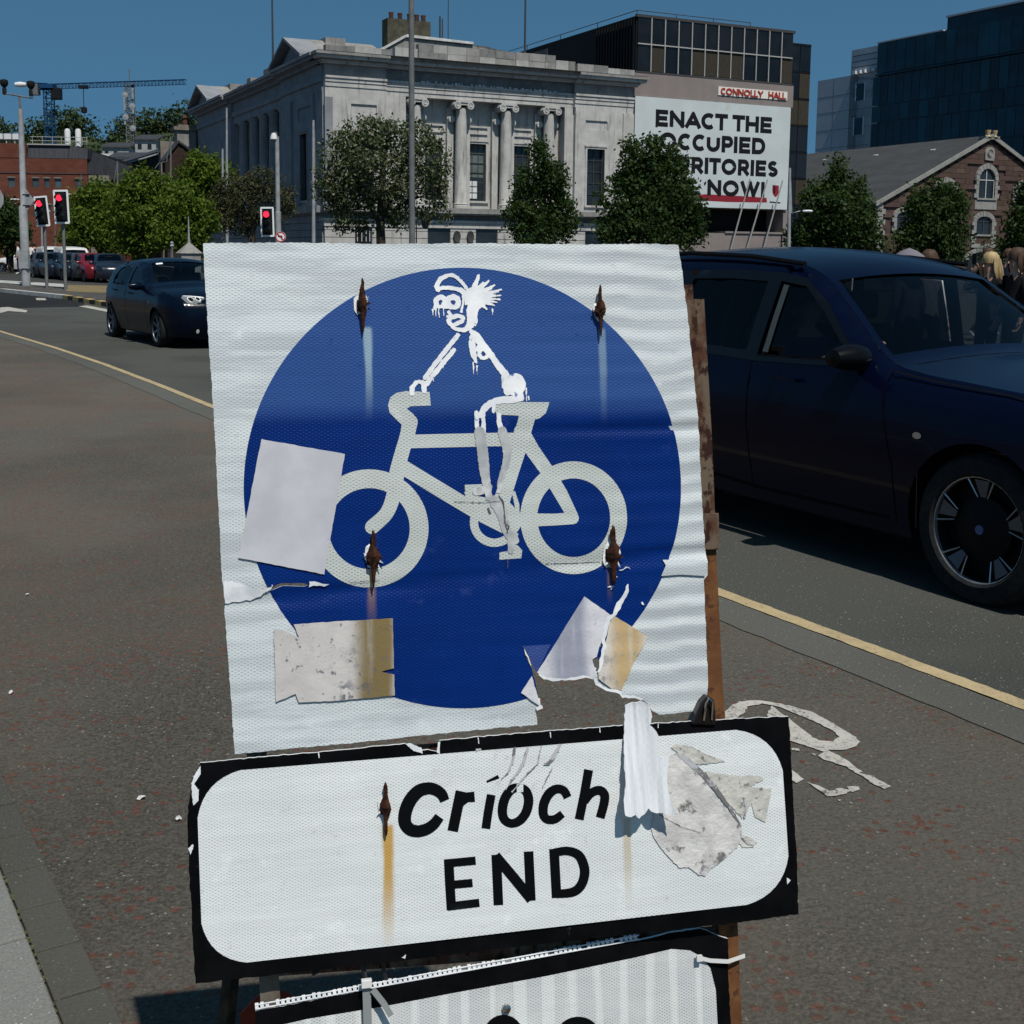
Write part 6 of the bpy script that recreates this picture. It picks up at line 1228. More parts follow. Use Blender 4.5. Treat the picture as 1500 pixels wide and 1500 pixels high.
# no left turn sign
p=P(411,347,54); r_=empty('round_sign',(p.x,54,0),0,'round red and white no turn sign just above the sign top edge','road sign'); mb=MB(); mb.tube([(0,.05,0),(0,.05,p.z)],.04,8); mb.obj('pole',m_galvd,r_)
mb=MB(); mb.lathe([(0,0),(.23,0),(.23,.02),(0,.02)],(0,0,p.z),'y',20); fc=mb.obj('sign_face',m_whr,r_); m_sr=pm('sign_red',(.45,.02,.02),None) if 'sign_red2' not in bpy.data.materials else None
for nm,s_ in (('red_ring',Shp().ring(0,0,.20,.20,.045,24)),('red_bar',Shp().st([(-.13,.13),(.13,-.13)],.04)),('black_arrow',Shp().st([(.06,-.11),(.06,.04),(-.04,.04)],.04).poly([(-.04,.10),(-.13,.04),(-.04,-.02)]))):
    V,T=s_.tess(0); y_={'red_ring':-.008,'red_bar':-.016,'black_arrow':-.012}[nm]; sheet(nm,V,T,lambda a,b:(a,y_,b+p.z),m_let if nm=='black_arrow' else m_sr,fc,smooth=False,flip=(0,-1,0))
# cctv pole, tall flag mast, street lamps
p=P(408,365,55); k=55/1800; r_=empty('camera_pole',(p.x,55,0),0,'pale grey pole topped with a small white camera before the bank side','camera pole'); zt=P(407,200,55).z
mb=MB(); mb.tube([(0,0,0),(0,0,zt*.5),(0,0,zt*.5+.02),(0,0,zt)],[.13,.13,.10,.095],12); mb.obj('pole',m_galv,r_,smooth=True); mb=MB(); mb.lathe([(0,.16),(.10,.12),(.14,0),(.16,-.12),(.0,-.14)],(-.13,-.05,zt+.0),n=12); mb.obj('camera_housing',m_whpl,r_,smooth=True); mb=MB(); mb.tube([(0,0,zt),(-.02,0,zt+.18),(-.14,-.04,zt+.14)],.035,6); mb.obj('bracket',m_galvd,r_)
p=P(604,365,34); r_=empty('tall_mast',(p.x,34,0),0,'tall plain grey mast rising past the top of the photo before the bank','mast'); mb=MB(); mb.tube([(0,0,0),(-.02,0,6),(-.03,0,14)],[.085,.078,.06],12); mb.obj('shaft',m_galvd,r_,smooth=True); mb=MB(); mb.lathe([(.13,0),(.13,.5),(.085,.55)],n=12); mb.obj('base_sleeve',m_galvd,r_)
def lamp(u,Y,vt,arm,heads,lab,r0=.09,mat=m_galv):
    p=P(u,365,Y); r_=empty('street_lamp',(p.x,Y,0),0,lab,'street lamp'); t=P(u,vt,Y); mb=MB(); tx=t.x-p.x; pts=[(0,0,0),(tx*.5,0,t.z*.5),(tx,0,t.z)]; mb.tube(pts,[r0,r0*.8,r0*.55],10); mb.obj('pole',mat,r_,smooth=True)
    if arm:
        q=[P(a,b,Y)-p for a,b in arm]; mb=MB(); mb.tube([(tx,0,t.z)]+[(w.x,0,w.z) for w in q],r0*.4,6); mb.obj('arm',mat,r_)
    for (a,b,w_,h_) in heads:
        q=P(a,b,Y)-p; kk=Y/1800; mb=MB(); mb.lathe([(0,-w_*kk/2),(h_*kk*.4,-w_*kk*.35),(h_*kk*.5,0),(h_*kk*.45,w_*kk*.35),(0,w_*kk/2)],(q.x,0,q.z),'x',10,sc=(1,.8)); mb.obj('lamp_head',m_whpl,r_,smooth=True)
    return r_
lamp(1157,48,246,[(1162,241),(1175,238)],[(1186,238,16,5)],'street lamp with a single arm to the right beside the office block',.085)
lamp(332,66,158,[],[],'slender pale post topped before the left end of the bank',.09); lamp(326,60,218,[],[],'shorter pale flag post left of the bank side',.09)
lamp(459,70,176,[],[],'thick pale post beside the corner of the bank',.12)
lamp(172,70,236,[(165,231),(155,229)],[(140,226,18,5),(146,234,10,6)],'street lamp with white twin head above the bright trees',.08,m_galvd)
lamp(250,74,200,[(243,197),(232,199),(226,207)],[],'dark curved street lamp beside the dark brick row',.08,m_galvd)
lamp(119,80,256,[(112,252)],[(96,250,18,4)],'street lamp head pointing left in front of the brick band',.05,m_galvd)
lamp(80,90,280,[(76,279)],[(66,279,14,3)],'small lamp head above the tilted traffic light',.05,m_galvd); lamp(34,95,264,[(30,264)],[(20,264,16,3)],'lamp head left of the camera mast over the brick wall',.05,m_galvd)
lamp(-20,75,352,[(-10,354)],[(4,356,12,3)],'low lamp head at the left edge of the photo',.05,m_galvd)
lamp(61,70,330,[],[],'pale thin post directly behind the tilted traffic light',.07)
# pyramid roofed kiosk
p=P(277,365,44); r_=empty('kiosk',(p.x,44,0),math.radians(26),'small stone kiosk with a pyramid roof and finial above the hatchback','kiosk'); ze=P(277,371,44).z; za_=P(277,354,44).z; zf=P(277,317,44).z; k=44/1800
bx('kiosk_wall',-.34,.34,-.34,.34,0,ze,m_limed,r_); mb=MB(); e=.40; mb.add([(-e,-e,ze),(e,-e,ze),(e,e,ze),(-e,e,ze),(0,0,za_)],[(0,1,4),(1,2,4),(2,3,4),(3,0,4),(3,2,1,0)]); mb.obj('pyramid_roof',m_limed,r_); mb=MB(); mb.tube([(0,0,za_-.05),(0,0,za_+.15),(0,0,zf)],[.05,.035,.015],6); mb.obj('finial',m_galv,r_)
p=P(252,365,46); r_=empty('bollard_post',(p.x,46,0),0,'thin pale ornamental post left of the pyramid roofed kiosk','post'); zt=P(252,358,46).z; mb=MB(); mb.lathe([(.06,0),(.05,zt-.1),(.08,zt-.06),(.05,zt),(.07,zt+.06),(0,zt+.12)],n=8); mb.obj('shaft',m_galv,r_,smooth=True)
# terrace lantern of the bank
p=P(617,322,76); r_=empty('wall_lantern',(p.x,76,0),0,'black wall lantern on a bracket over the bank basement','lantern'); mb=MB(); mb.tube([(-.3,0,p.z+.2),(.2,0,p.z+.1)],.04,5); mb.tube([(-.3,0,0),(-.3,0,p.z+.2)],.04,5); mb.obj('bracket',m_blackp,r_); mb=MB(); mb.lathe([(0,-.45),(.2,-.35),(.26,0),(.1,.15),(0,.2)],(.25,0,p.z-.1),n=8); mb.lathe([(.22,-.1),(.26,.12),(0,.2)],(.15,0,p.z+.35),n=8); mb.obj('lamp_glass',m_blackp,r_)
def dim(m,v=.10): m.node_tree.nodes['Principled BSDF'].inputs['Specular IOR Level'].default_value=v; return m
# ================================================================== CARS
def plg(n): return pm(n,(.012,.012,.012),None,rough=.6)
m_tyre=pm('tyre_rubber',(.012,.012,.013),(.02,.02,.02),30,.85); m_dkin=pm('car_interior',(.012,.012,.013),None,rough=.8); m_cg=glass('car_glass',(.64,.69,.70),.5); m_cgs=glass('side_car_glass',(.22,.24,.27),.6); m_cgd=glass('tinted_car_glass',(.03,.033,.04),.6); m_chr=pm('chrome_trim',(.55,.55,.56),None,rough=.12,metal=1.); m_seam=pm('panel_gap',(.001,.001,.002),None,rough=.8)
m_alu=pm('alloy_silver',(.42,.42,.43),None,rough=.3,metal=.7); m_rimb=pm('rim_black',(.004,.004,.005),None,rough=.5); m_rimg=pm('rim_grey',(.09,.095,.11),None,rough=.3,metal=.3)
def carpaint(name,c,rough=.25): return pm(name,c,None,rough=rough,coat=.16)
m_suv=carpaint('midnight_blue_paint',(.0008,.0022,.012)); m_hat=carpaint('dark_blue_paint',(.0012,.0035,.011))
dim(m_suv); dim(m_hat)
class Car:
    def __init__(s,name,label,cat,pos,head,P_,paint,group=None,simple=False):
        """P_: profile(top outline front->rear), widths, taper, wheelbase, wheel radius. Local +x is forward, origin under the front axle."""
        s.p=P_; s.root=empty(name,pos,head,label,cat,group); s.paint=paint; pr=P_['prof']; s.prof=[np.array(q,float) for q in spl(pr,5)[0]]
        s.cum=[0]; 
        for a,b in zip(s.prof,s.prof[1:]): s.cum.append(s.cum[-1]+np.linalg.norm(b-a))
        s.A=np.array(s.prof); s.L=s.cum[-1]
        s.build(simple)
    def hwb(s,x,z):
        W=s.p['W']; w_=np.interp(z,[q[0] for q in W],[q[1] for q in W]); T=s.p['taper']; return w_*np.interp(x,[q[0] for q in T],[q[1] for q in T])
    def hw(s,x,z):
        d=1e9
        A_=s.A; a=A_[:-1]; b=A_[1:]; ab=b-a; t=np.clip(((np.array((x,z))-a)*ab).sum(1)/(ab**2).sum(1),0,1); d=np.sqrt((((a+ab*t[:,None])-np.array((x,z)))**2).sum(1).min()); r=s.p.get('r',.09); q=min(d,r)/r
        return s.hwb(x,z)-r*(1-math.sqrt(max(0,1-(1-q)**2)))*.8
    def at(s,q):
        q=min(max(q,0),s.L); i=min(int(np.searchsorted(s.cum,q,'right'))-1,len(s.prof)-2); t=(q-s.cum[i])/(s.cum[i+1]-s.cum[i]); p=s.prof[i]*(1-t)+s.prof[i+1]*t
        j0,j1=max(i-1,0),min(i+2,len(s.prof)-1); d=s.prof[j1]-s.prof[j0]; d/=np.linalg.norm(d); return p,np.array((-d[1],d[0]))*-1
    def sfor(s,x,top=True):
        """arc length of the upper outline at x"""
        i=min(range(len(s.prof)),key=lambda k:abs(s.prof[k][0]-x)+(0 if s.prof[k][1]>s.p['ztop'] else 5)); return s.cum[i]
    def strip(s,q,t,lift=0):
        p,n_=s.at(q); e=s.hw(p[0],p[1])-.004; y=t*e; cr=(.05 if abs(n_[1])>.6 else .10)*(1-t*t); p2=p+n_*0; u=n_ if n_[1]>0 or abs(n_[1])<.3 else -n_
        c_=s.p['cen']; o=np.array((p[0]-c_[0],p[1]-c_[1])); 
        if (n_*o).sum()<0: n_=-n_
        p2=p+n_*(cr+lift); return (p2[0],y,p2[1])
    def side(s,x,z,sg,lift=0): return (x,sg*(s.hw(x,z)+lift),z)
    def sidepatch(s,name,loop,sg,lift,mat,par=None,step=.1,stk=None,lab=None):
        sh=Shp()
        if stk: sh.st(loop,stk); sh.it=[[dens(L,.05) for L in it] for it in sh.it]
        else: sh.poly(loop)
        V,T=sh.tess(step); o=sheet(name,V,T,lambda x,z:s.side(x,z,sg,lift),mat,par or s.root,flip=(0,sg,0)); return o
    def stpatch(s,name,loop,lift,mat,par=None,step=.08,stk=None,ring=None):
        sh=Shp()
        if ring: sh.ring(*ring)
        elif stk: sh.st(loop,stk); sh.it=[[dens(L,.05) for L in it] for it in sh.it]
        else: sh.poly(loop)
        V,T=sh.tess(step); return sheet(name,V,T,lambda a,b:s.strip(a,b/.8,lift),mat,par or s.root)
    def build(s,simple):
        p=s.p; zb=p.get('sill',.22); wb=p['wb']; R=p['R']; g=.10 if not simple else .2
        out=[tuple(q) for q in s.prof if q[1]>=zb-1e-6]; out=[(out[0][0],zb)]+out+[(out[-1][0],zb)]
        sd=Shp().poly(dens(out,.12))
        for cx_ in (0,-wb): sd.cut(ell(cx_,R*.98,R*1.16,R*1.16,40))
        for w_ in p['swin']: sd.cut(dens(w_,.1))
        V,T=sd.tess(g); vs=[];fs=[]; n=0
        for sg in (1,-1):
            n=len(vs); vs+=[s.side(x,z,sg) for x,z in V]; fs+=[(int(t[0])+n,int(t[1])+n,int(t[2])+n) for t in T]
        Ls=s.L; st=Shp().poly(dens([(0,-.8),(Ls,-.8),(Ls,.8),(0,.8)],.07))
        for w_ in p['twin']: st.cut(dens([(s.sfor(a),b*.8) for a,b in w_],.08))
        V,T=st.tess(g*.8); n=len(vs); vs+=[s.strip(a,b/.8) for a,b in V]; fs+=[(int(t[0])+n,int(t[1])+n,int(t[2])+n) for t in T]
        me=bpy.data.meshes.new('body'); me.from_pydata([tuple(map(float,v)) for v in vs],[],fs); me.materials.append(s.paint)
        bm=bmesh.new(); bm.from_mesh(me); bmesh.ops.remove_doubles(bm,verts=bm.verts,dist=.0015); bmesh.ops.recalc_face_normals(bm,faces=bm.faces); bm.to_mesh(me); bm.free()
        me.polygons.foreach_set('use_smooth',[True]*len(me.polygons)); me.set_sharp_from_angle(angle=math.radians(50)); s.body=link('body',me,s.root)
        for i,w_ in enumerate(p['swin']):
            for sg in (1,-1): s.sidepatch('side_window',dens(w_,.1),sg,-.012,m_cgs if i==0 else p.get('rearglass',m_cgd),step=.15)
        for i,w_ in enumerate(p['twin']): s.stpatch('windscreen' if i==0 else 'rear_window',dens([(s.sfor(a),b*.8) for a,b in w_],.08),-.010,m_cg if i==0 else m_cgd,step=.12)
        hwm=p['W'][2][1]; mb=MB(); xf=s.prof[0][0]-.25; xr=s.prof[-1][0]+.2
        for a,b in ((xf,R*1.0+.05),(-R-.12,-wb+R+.1),(-wb-R-.1,xr)): mb.box(min(a,b),max(a,b),-hwm+.13,hwm-.13,zb-.03,.62)
        mb.box(xr,xf,-hwm+.30,hwm-.30,zb-.02,.80); mb.obj('underbody',m_dkin,s.root)
        xs_=p['swin'][0][0][0]; mb=MB(); mb.box(xs_-.25,xs_+.1,-hwm+.2,hwm-.2,.78,.98); mb.obj('dashboard',m_dkin,s.root,bev=.04)
        for sg in (1,-1):
            mb=MB(); x=xs_-.95; mb.box(x-.1,x+.35,sg*.38-.24,sg*.38+.24,.5,.72); mb.prism([(x-.05,sg*.38-.22,.68),(x-.22,sg*.38-.2,1.2),(x-.12,sg*.38-.2,1.22),(x+.07,sg*.38-.22,.7)],(0,.42,0)); mb.box(x-.24,x-.14,sg*.38-.12,sg*.38+.12,1.24,1.42); mb.obj('seat',m_dkin,s.root,bev=.03)
        mb=MB(); y=-.36; c_=Vector((xs_-.42,y,1.0)); pts=[c_+Vector((.06*math.sin(a),.18*math.cos(a),.17*math.sin(a))) for a in [2*math.pi*i/14 for i in range(15)]]; mb.tube(pts,.014,6,cap=False); mb.obj('steering_wheel',m_dkin,s.root)
        for cx_ in (0,-wb):
            for sg in (1,-1): s.wheel(cx_,sg,R,p['rim'],p['style'])
        mz=p['mir']; 
        for sg in (1,-1):
            mb=MB(); y=s.hw(mz[0],mz[1]); mb.lathe([(0,-.11),(.05,-.10),(.075,-.03),(.08,.03),(.06,.09),(0,.11)],(0,0,0),'y',12,sc=(1.0,.9)); mb.v=[(x*1.0*mz[2]+mz[0],sg*(y+.12)+yy*1.15,z*1.0+mz[1]) for x,yy,z in mb.v]; mb.obj('door_mirror',p.get('mirmat',s.paint),s.root,smooth=True); mb=MB(); mb.tube([(mz[0]+.02,sg*(y-.01),mz[1]-.05),(mz[0],sg*(y+.08),mz[1]-.04)],.025,6); mb.obj('mirror_stalk',m_dkin,s.root)
        if not simple:
            for L,w_ in p['seams']:
                for sg in (1,-1): s.sidepatch('panel_gap',L,sg,.0015,m_seam,step=0,stk=w_)
            for L in p['handles']:
                for sg in (1,-1):
                    a,b=L; mb=MB(); pa=s.side(a[0],a[1],sg,.03); pb=s.side(b[0],b[1],sg,.03); m_=s.side((a[0]+b[0])/2,(a[1]+b[1])/2,sg,.042); mb.tube([s.side(a[0],a[1],sg,-.002),pa,m_,pb,s.side(b[0],b[1],sg,-.002)],[.010,.013,.014,.013,.010],6); mb.obj('door_handle',s.paint,s.root,smooth=True)
    def wheel(s,cx_,sg,R,rim,style):
        y0=s.p['W'][2][1]-.03; wt=.21; mb=MB()
        mb.lathe([(rim*.98,0),(rim*1.04,.012),(R*.93,.006),(R*.99,-.02),(R,-.05),(R,-wt+.05),(R*.97,-wt+.01),(rim,-wt)],(0,0,0),'y',40,cap=False)
        T=lambda v:[(x+cx_,sg*(y0+y),z+R) for x,y,z in v]
        mb.v=T(mb.v); wo=mb.obj('wheel',m_tyre,s.root,smooth=True)
        mb=MB(); mb.lathe([(rim*1.0,-.01),(rim*.95,-.03),(rim*.9,-.09),(0,-.095)],(0,0,0),'y',40,cap=False); mb.v=T(mb.v); mb.obj('rim_dish',m_rimb,wo,smooth=True)
        mb=MB(); mb.lathe([(rim*.955,-.022),(rim*.965,-.004),(rim*1.0,-.002),(rim*1.005,-.02)],(0,0,0),'y',48,cap=False); 
        if style=='suv':
            mb.v=T(mb.v); mb.obj('rim_edge',m_alu,wo,smooth=True)
            for k in range(5):
                a=math.pi/2+k*2*math.pi/5; mb=MB(); f=lambda r,da,y:(r*rim*math.cos(a+da),y,r*rim*math.sin(a+da))
                mb.add([f(.60,-.10,-.035),f(.60,.10,-.035),f(.93,.17,-.018),f(.93,-.17,-.018)],[(0,1,2,3)]); mb.v=T(mb.v); mb.obj('aero_insert',m_rimg,wo)
                for da in (-.29,.29):
                    mb=MB(); mb.tube([f(.95,da,-.010),f(.60,da*.62,-.03)],[.0045,.003],4); mb.v=T(mb.v); mb.obj('spoke_edge',m_alu,wo)
            mb=MB(); mb.lathe([(.0,-.02),(.05,-.022),(.07,-.03),(.6*rim,-.05),(.62*rim,-.08)],(0,0,0),'y',30,cap=False); mb.v=T(mb.v); mb.obj('hub_cover',m_rimb,wo,smooth=True)
            mb=MB(); mb.lathe([(.0,-.016),(.022,-.016),(.024,-.02)],(0,0,0),'y',14); mb.v=T(mb.v); mb.obj('hub_badge',pm('badge_blue',(.06,.10,.22),None,rough=.3) if 'badge_blue' not in bpy.data.materials else bpy.data.materials['badge_blue'],wo)
        else:
            mb.v=T(mb.v); mb.obj('rim_edge',m_rimg2,wo,smooth=True)
            for k in range(7):
                a=k*2*math.pi/7; mb=MB(); f=lambda r,da,y:(r*rim*math.cos(a+da),y,r*rim*math.sin(a+da)); mb.prism([f(.15,-.5,-.03),f(.95,-.10,-.015),f(.95,.10,-.015),f(.15,.5,-.03)],(0,-.02,0)); mb.v=T(mb.v); mb.obj('spoke',m_rimg2,wo)
m_rimg2=pm('rim_dull_silver',(.16,.18,.21),None,rough=.35,metal=.4)
m_mirb2=dim(pm('mirror_black',(.003,.003,.004),None,rough=.3),.12)
SUV=dict(wb=2.86,R=.365,rim=.262,style='suv',W=[(.2,.88),(.45,.92),(.7,.945),(.92,.93),(1.08,.89),(1.3,.82),(1.7,.68)],taper=[(-3.9,.86),(-3.3,.97),(-2.6,1),(.3,1),(.6,.93),(.95,.74)],ztop=.86,cen=(-1.5,.8),r=.10,mir=(-.80,1.13,1.1),mirmat=m_mirb2,sill=.24,
 prof=[(.80,.24),(.86,.42),(.88,.62),(.84,.84),(.74,.95),(.38,1.01),(-.1,1.045),(-.50,1.075),(-.72,1.135),(-1.10,1.40),(-1.38,1.565),(-1.8,1.64),(-2.4,1.655),(-3.0,1.61),(-3.4,1.52),(-3.65,1.28),(-3.80,1.02),(-3.84,.75),(-3.82,.5),(-3.74,.24)],
 swin=[[(-.88,1.105),(-1.16,1.345),(-1.36,1.48),(-1.57,1.505),(-1.60,1.08)],[(-1.70,1.10),(-1.68,1.50),(-2.0,1.51),(-2.36,1.50),(-2.50,1.12)],[(-2.60,1.13),(-2.46,1.495),(-2.9,1.48),(-3.15,1.42),(-3.25,1.2)]],
 twin=[[(-.72,-.94),(-.72,.94),(-1.25,.92),(-1.25,-.92)],[(-3.45,-.8),(-3.45,.8),(-3.68,.8),(-3.68,-.8)]],
 seams=[([(-.62,1.08),(-.60,.9),(-.52,.6),(-.50,.30)],.007),([(-1.63,1.07),(-1.62,.7),(-1.58,.30)],.007),([(-2.50,1.08),(-2.45,.8),(-2.36,.72)],.007),([(-.60,1.07),(-.35,1.045),(.1,1.02),(.5,.97)],.006),([(-.55,.32),(-1.5,.31),(-2.3,.34)],.02)],
 handles=[((-1.40,.985),(-1.22,.975)),((-2.32,1.0),(-2.14,.99))])
hv=G(1430,885); hd=math.radians(-90+30.7); dS=Vector((math.cos(hd),math.sin(hd),0)); nS=Vector((-dS.y,dS.x,0))
# the visible flank is the car's right-hand side
suvp=hv+nS*(.945-.06); suv=Car('parked_suv','dark navy blue SUV with black multi spoke wheel filling the right of the road','car',suvp,hd,SUV,m_suv)
# bright sill line of window, B pillar trim, fender badge
m_gb=pm('gloss_black_trim',(.003,.003,.004),None,rough=.2)
for sg in (-1,1):
    w0=Shp().poly(dens([(-.80,1.085),(-1.15,1.385),(-1.38,1.525),(-1.6,1.555),(-2.0,1.565),(-2.45,1.55),(-2.95,1.52),(-3.2,1.44),(-3.34,1.18),(-3.3,1.10),(-2.55,1.065),(-1.6,1.045),(-1.1,1.06)],.08)); [w0.cut(dens(q,.1)) for q in SUV['swin']]; V,T=w0.tess(.08); sheet('window_surround',V,T,lambda x,z:suv.side(x,z,sg,.0025),m_gb,suv.root,flip=(0,sg,0))
    suv.sidepatch('window_trim',[(-.84,1.108),(-1.2,1.092),(-1.60,1.080)],sg,.003,m_mirb if False else m_seam,step=0,stk=.012)
    if sg<0: suv.sidepatch('door_pillar',[(-1.545,1.10),(-1.525,1.485)],sg,-.004,pm('pillar_gloss',(.05,.06,.06),None,rough=.3) if 'pillar_gloss' not in bpy.data.materials else bpy.data.materials['pillar_gloss'],step=.04,stk=.045)
    suv.sidepatch('fender_badge',ell(-.36,.775,.028,.017,12),sg,.006,m_chr,step=0)
    mb=MB(); mb.tube([suv.side(x,z,sg,-.03)[:2]+(z+.06,) for x,z in [(-1.45,1.545),(-1.9,1.585),(-2.5,1.60),(-3.1,1.565),(-3.35,1.51)]],.016,6); mb.obj('roof_rail',m_rimb,suv.root,smooth=True)
for a in ([(suv.sfor(.8),-.45),(suv.sfor(.8),-.7),(suv.sfor(.86)+.12,-.68),(suv.sfor(.86)+.1,-.4)],[(suv.sfor(.8),.45),(suv.sfor(.8),.7),(suv.sfor(.86)+.12,.68),(suv.sfor(.86)+.1,.4)]):
    pass
suv.stpatch('bonnet_gap',[(suv.sfor(-.60),-.70),(suv.sfor(-.60),.70)],.002,m_seam,step=0,stk=.012)
HAT=dict(wb=2.69,R=.315,rim=.225,style='hat',W=[(.18,.80),(.4,.85),(.65,.882),(.85,.87),(.98,.83),(1.2,.74),(1.45,.60)],taper=[(-3.45,.84),(-3.0,.96),(-2.4,1),(.2,1),(.5,.92),(.82,.72)],ztop=.74,cen=(-1.3,.7),r=.08,mir=(-.80,1.0,1.0),sill=.2,rearglass=m_cg,
 prof=[(.68,.2),(.76,.36),(.775,.55),(.74,.72),(.60,.84),(.25,.93),(-.2,.985),(-.48,1.02),(-.75,1.12),(-1.15,1.32),(-1.5,1.415),(-2.0,1.43),(-2.6,1.385),(-2.95,1.31),(-3.25,1.10),(-3.40,.88),(-3.44,.6),(-3.42,.4),(-3.34,.2)],
 swin=[[(-.80,1.01),(-1.20,1.22),(-1.46,1.31),(-1.62,1.325),(-1.66,.985)],[(-1.76,.985),(-1.74,1.33),(-2.1,1.33),(-2.45,1.29),(-2.70,1.12),(-2.66,1.0)]],
 twin=[[(-.58,-.9),(-.58,.9),(-1.30,.88),(-1.30,-.88)],[(-3.0,-.8),(-3.0,.8),(-3.3,.8),(-3.3,-.8)]],
 seams=[([(-.52,.98),(-.55,.8),(-.48,.28)],.007),([(-1.71,.97),(-1.70,.6),(-1.66,.28)],.007),([(-2.6,1.0),(-2.5,.7),(-2.38,.62)],.007),([(-.45,.98),(-.1,.93),(.35,.84)],.006)],handles=[((-1.5,.87),(-1.34,.865)),((-2.45,.9),(-2.3,.895))])
hr,hf=G(163.2,493.7),G(229,508.5); dH=(hf-hr).normalized(); hh=math.atan2(dH.y,dH.x); nH=Vector((-dH.y,dH.x,0))
hat=Car('hatchback','dark blue hatchback with clear headlamp approaching left of the sign','car',hf+nH*.86,hh,HAT,m_hat)
m_lampc=pm('headlamp_clear',(.16,.17,.17),None,rough=.1,coat=1.); m_lampw=pm('headlamp_strip',(.75,.75,.74),None,rough=.3); q0=hat.sfor(.60)
for sg in (-1,1):
    lp_=[(q0-.02,sg*.74),(q0+.06,sg*.66),(q0-.02,sg*.40),(q0-.07,sg*.30),(q0-.15,sg*.40),(q0-.20,sg*.56),(q0-.16,sg*.72)]; hl=hat.stpatch('headlight',lp_,.004,m_lampc)
    for cy,r_ in ((.60,.058),(.46,.045)): hat.stpatch('lamp_ring',None,.008,m_lampw,hl,step=0,ring=(q0-.085,sg*cy,r_,r_,.014,20)); hat.stpatch('lamp_bowl',ell(q0-.085,sg*cy,r_-.01,r_-.01,14),.007,m_rimb,hl,step=0)
    hat.stpatch('lamp_brow',[(q0+.035,sg*.66),(q0-.03,sg*.46),(q0-.07,sg*.33)],.009,m_lampw,hl,step=0,stk=.028)
    hat.stpatch('lower_grille',[(.10,sg*.70),(.10,sg*.45),(.17,sg*.45),(.17,sg*.70)],.003,m_rimb); hat.stpatch('fog_lamp',ell(.135,sg*.58,.035,.035,14),.006,m_lampw,step=0)
    hat.stpatch('kidney_grille',[(q0-.26,sg*.03),(q0-.26,sg*.20),(q0-.09,sg*.24),(q0-.07,sg*.03)],.004,m_rimb); hat.stpatch('grille_surround',[(q0-.26,sg*.03),(q0-.265,sg*.21),(q0-.09,sg*.25),(q0-.06,sg*.03)],.007,m_chr,step=0,stk=.018)
hat.stpatch('number_plate',[(.20,-.26),(.20,.26),(.30,.26),(.30,-.26)],.006,m_whr,step=0); hat.stpatch('bonnet_badge',ell(q0+.0,0,.04,.04,14),.006,m_chr,step=0); hat.stpatch('tax_disc',[(hat.sfor(-1.22),-.60),(hat.sfor(-1.22),-.44),(hat.sfor(-1.30),-.44),(hat.sfor(-1.30),-.60)],-.004,m_whr,step=0)
hat.sidepatch('side_repeater',ell(-.30,.74,.04,.016,10),-1,.004,m_chr,step=0)
# parked cars and vans down the side street
def recolor(root,mat):
    for o in root.children:
        if o.name.split('.')[0] in('body','door_mirror','door_handle') and o.type=='MESH': o.material_slots[0].link='OBJECT'; o.material_slots[0].material=mat
far=Car('parked_car','black hatchback parked third from the hatchback in the row beneath the bright trees','car',(0,0,0),0,dict(HAT),carpaint('black_paint',(.006,.006,.007)),'cars parked on the side street',simple=True)
VAN=dict(HAT); VAN.update(wb=3.1,sill=.3,R=.33,prof=[(.85,.3),(.92,.6),(.85,.95),(.5,1.1),(.2,1.35),(-.3,1.9),(-.7,2.05),(-2,2.1),(-3.9,2.1),(-4.1,2.0),(-4.15,1.2),(-4.1,.3)],W=[(.2,.9),(.5,.97),(.9,1.0),(1.2,.98),(1.6,.93),(2.0,.86),(2.2,.8)],taper=[(-4.2,.97),(0,1),(.5,.95),(.95,.8)],ztop=1.0,swin=[[(-.15,1.25),(-.45,1.75),(-1.2,1.75),(-1.2,1.22)]],twin=[[(.1,-.85),(.1,.85),(-.26,.82),(-.26,-.82)]],mir=(-.1,1.35,1.))
van=Car('parked_van','white van parked furthest left in the side street row, tallest one','van',(0,0,0),0,VAN,carpaint('white_paint',(.55,.55,.54),.3),'vans parked on the side street',simple=True)
paints={'b':None,'r':carpaint('red_paint',(.16,.005,.010),.3),'n':carpaint('navy_paint',(.01,.014,.025)),'g':carpaint('dark_grey_paint',(.03,.032,.035)),'w':carpaint('white_car_paint',(.55,.55,.54),.3)}
def place(root,u,v,h,first): 
    c_=root if first else copytree(root); p=G(u,v,.126); c_.location=p; c_.rotation_euler=(0,0,math.radians(h)); c_.scale=(.86,.86,.86); return c_
A1=-62
spots=[(166,414.2,'n','dark navy car parked directly behind the blue hatchback'),(148,413.2,'r','bright red car parked in the side street row'),(131,412,'g','dark grey car parked left of the red car'),(115,411,'b','black car parked in front of the second white van'),(90,409,'b','black car parked beside the upright traffic light pole'),(73,407,'g','dark car parked behind the tilted traffic light pole')]
for i,(u,v,k,lb) in enumerate(spots):
    c_=place(far.root,u,v,A1+random.uniform(-3,3),i==0); c_['label']=lb
    if paints[k]: recolor(c_,paints[k])
for i,(u,v,lb) in enumerate([(112,408.5,'white van parked in the row between the traffic light and the red car'),(84,406,'white van parked further left, behind the tilted traffic light')]):
    c_=place(van.root,u,v,A1,i==0); c_['label']=lb; c_.scale=(.72,.72,.72)
c_=place(far.root,14,398,170,False); c_['label']='white car crossing at the far left edge of the street'; recolor(c_,paints['w'])
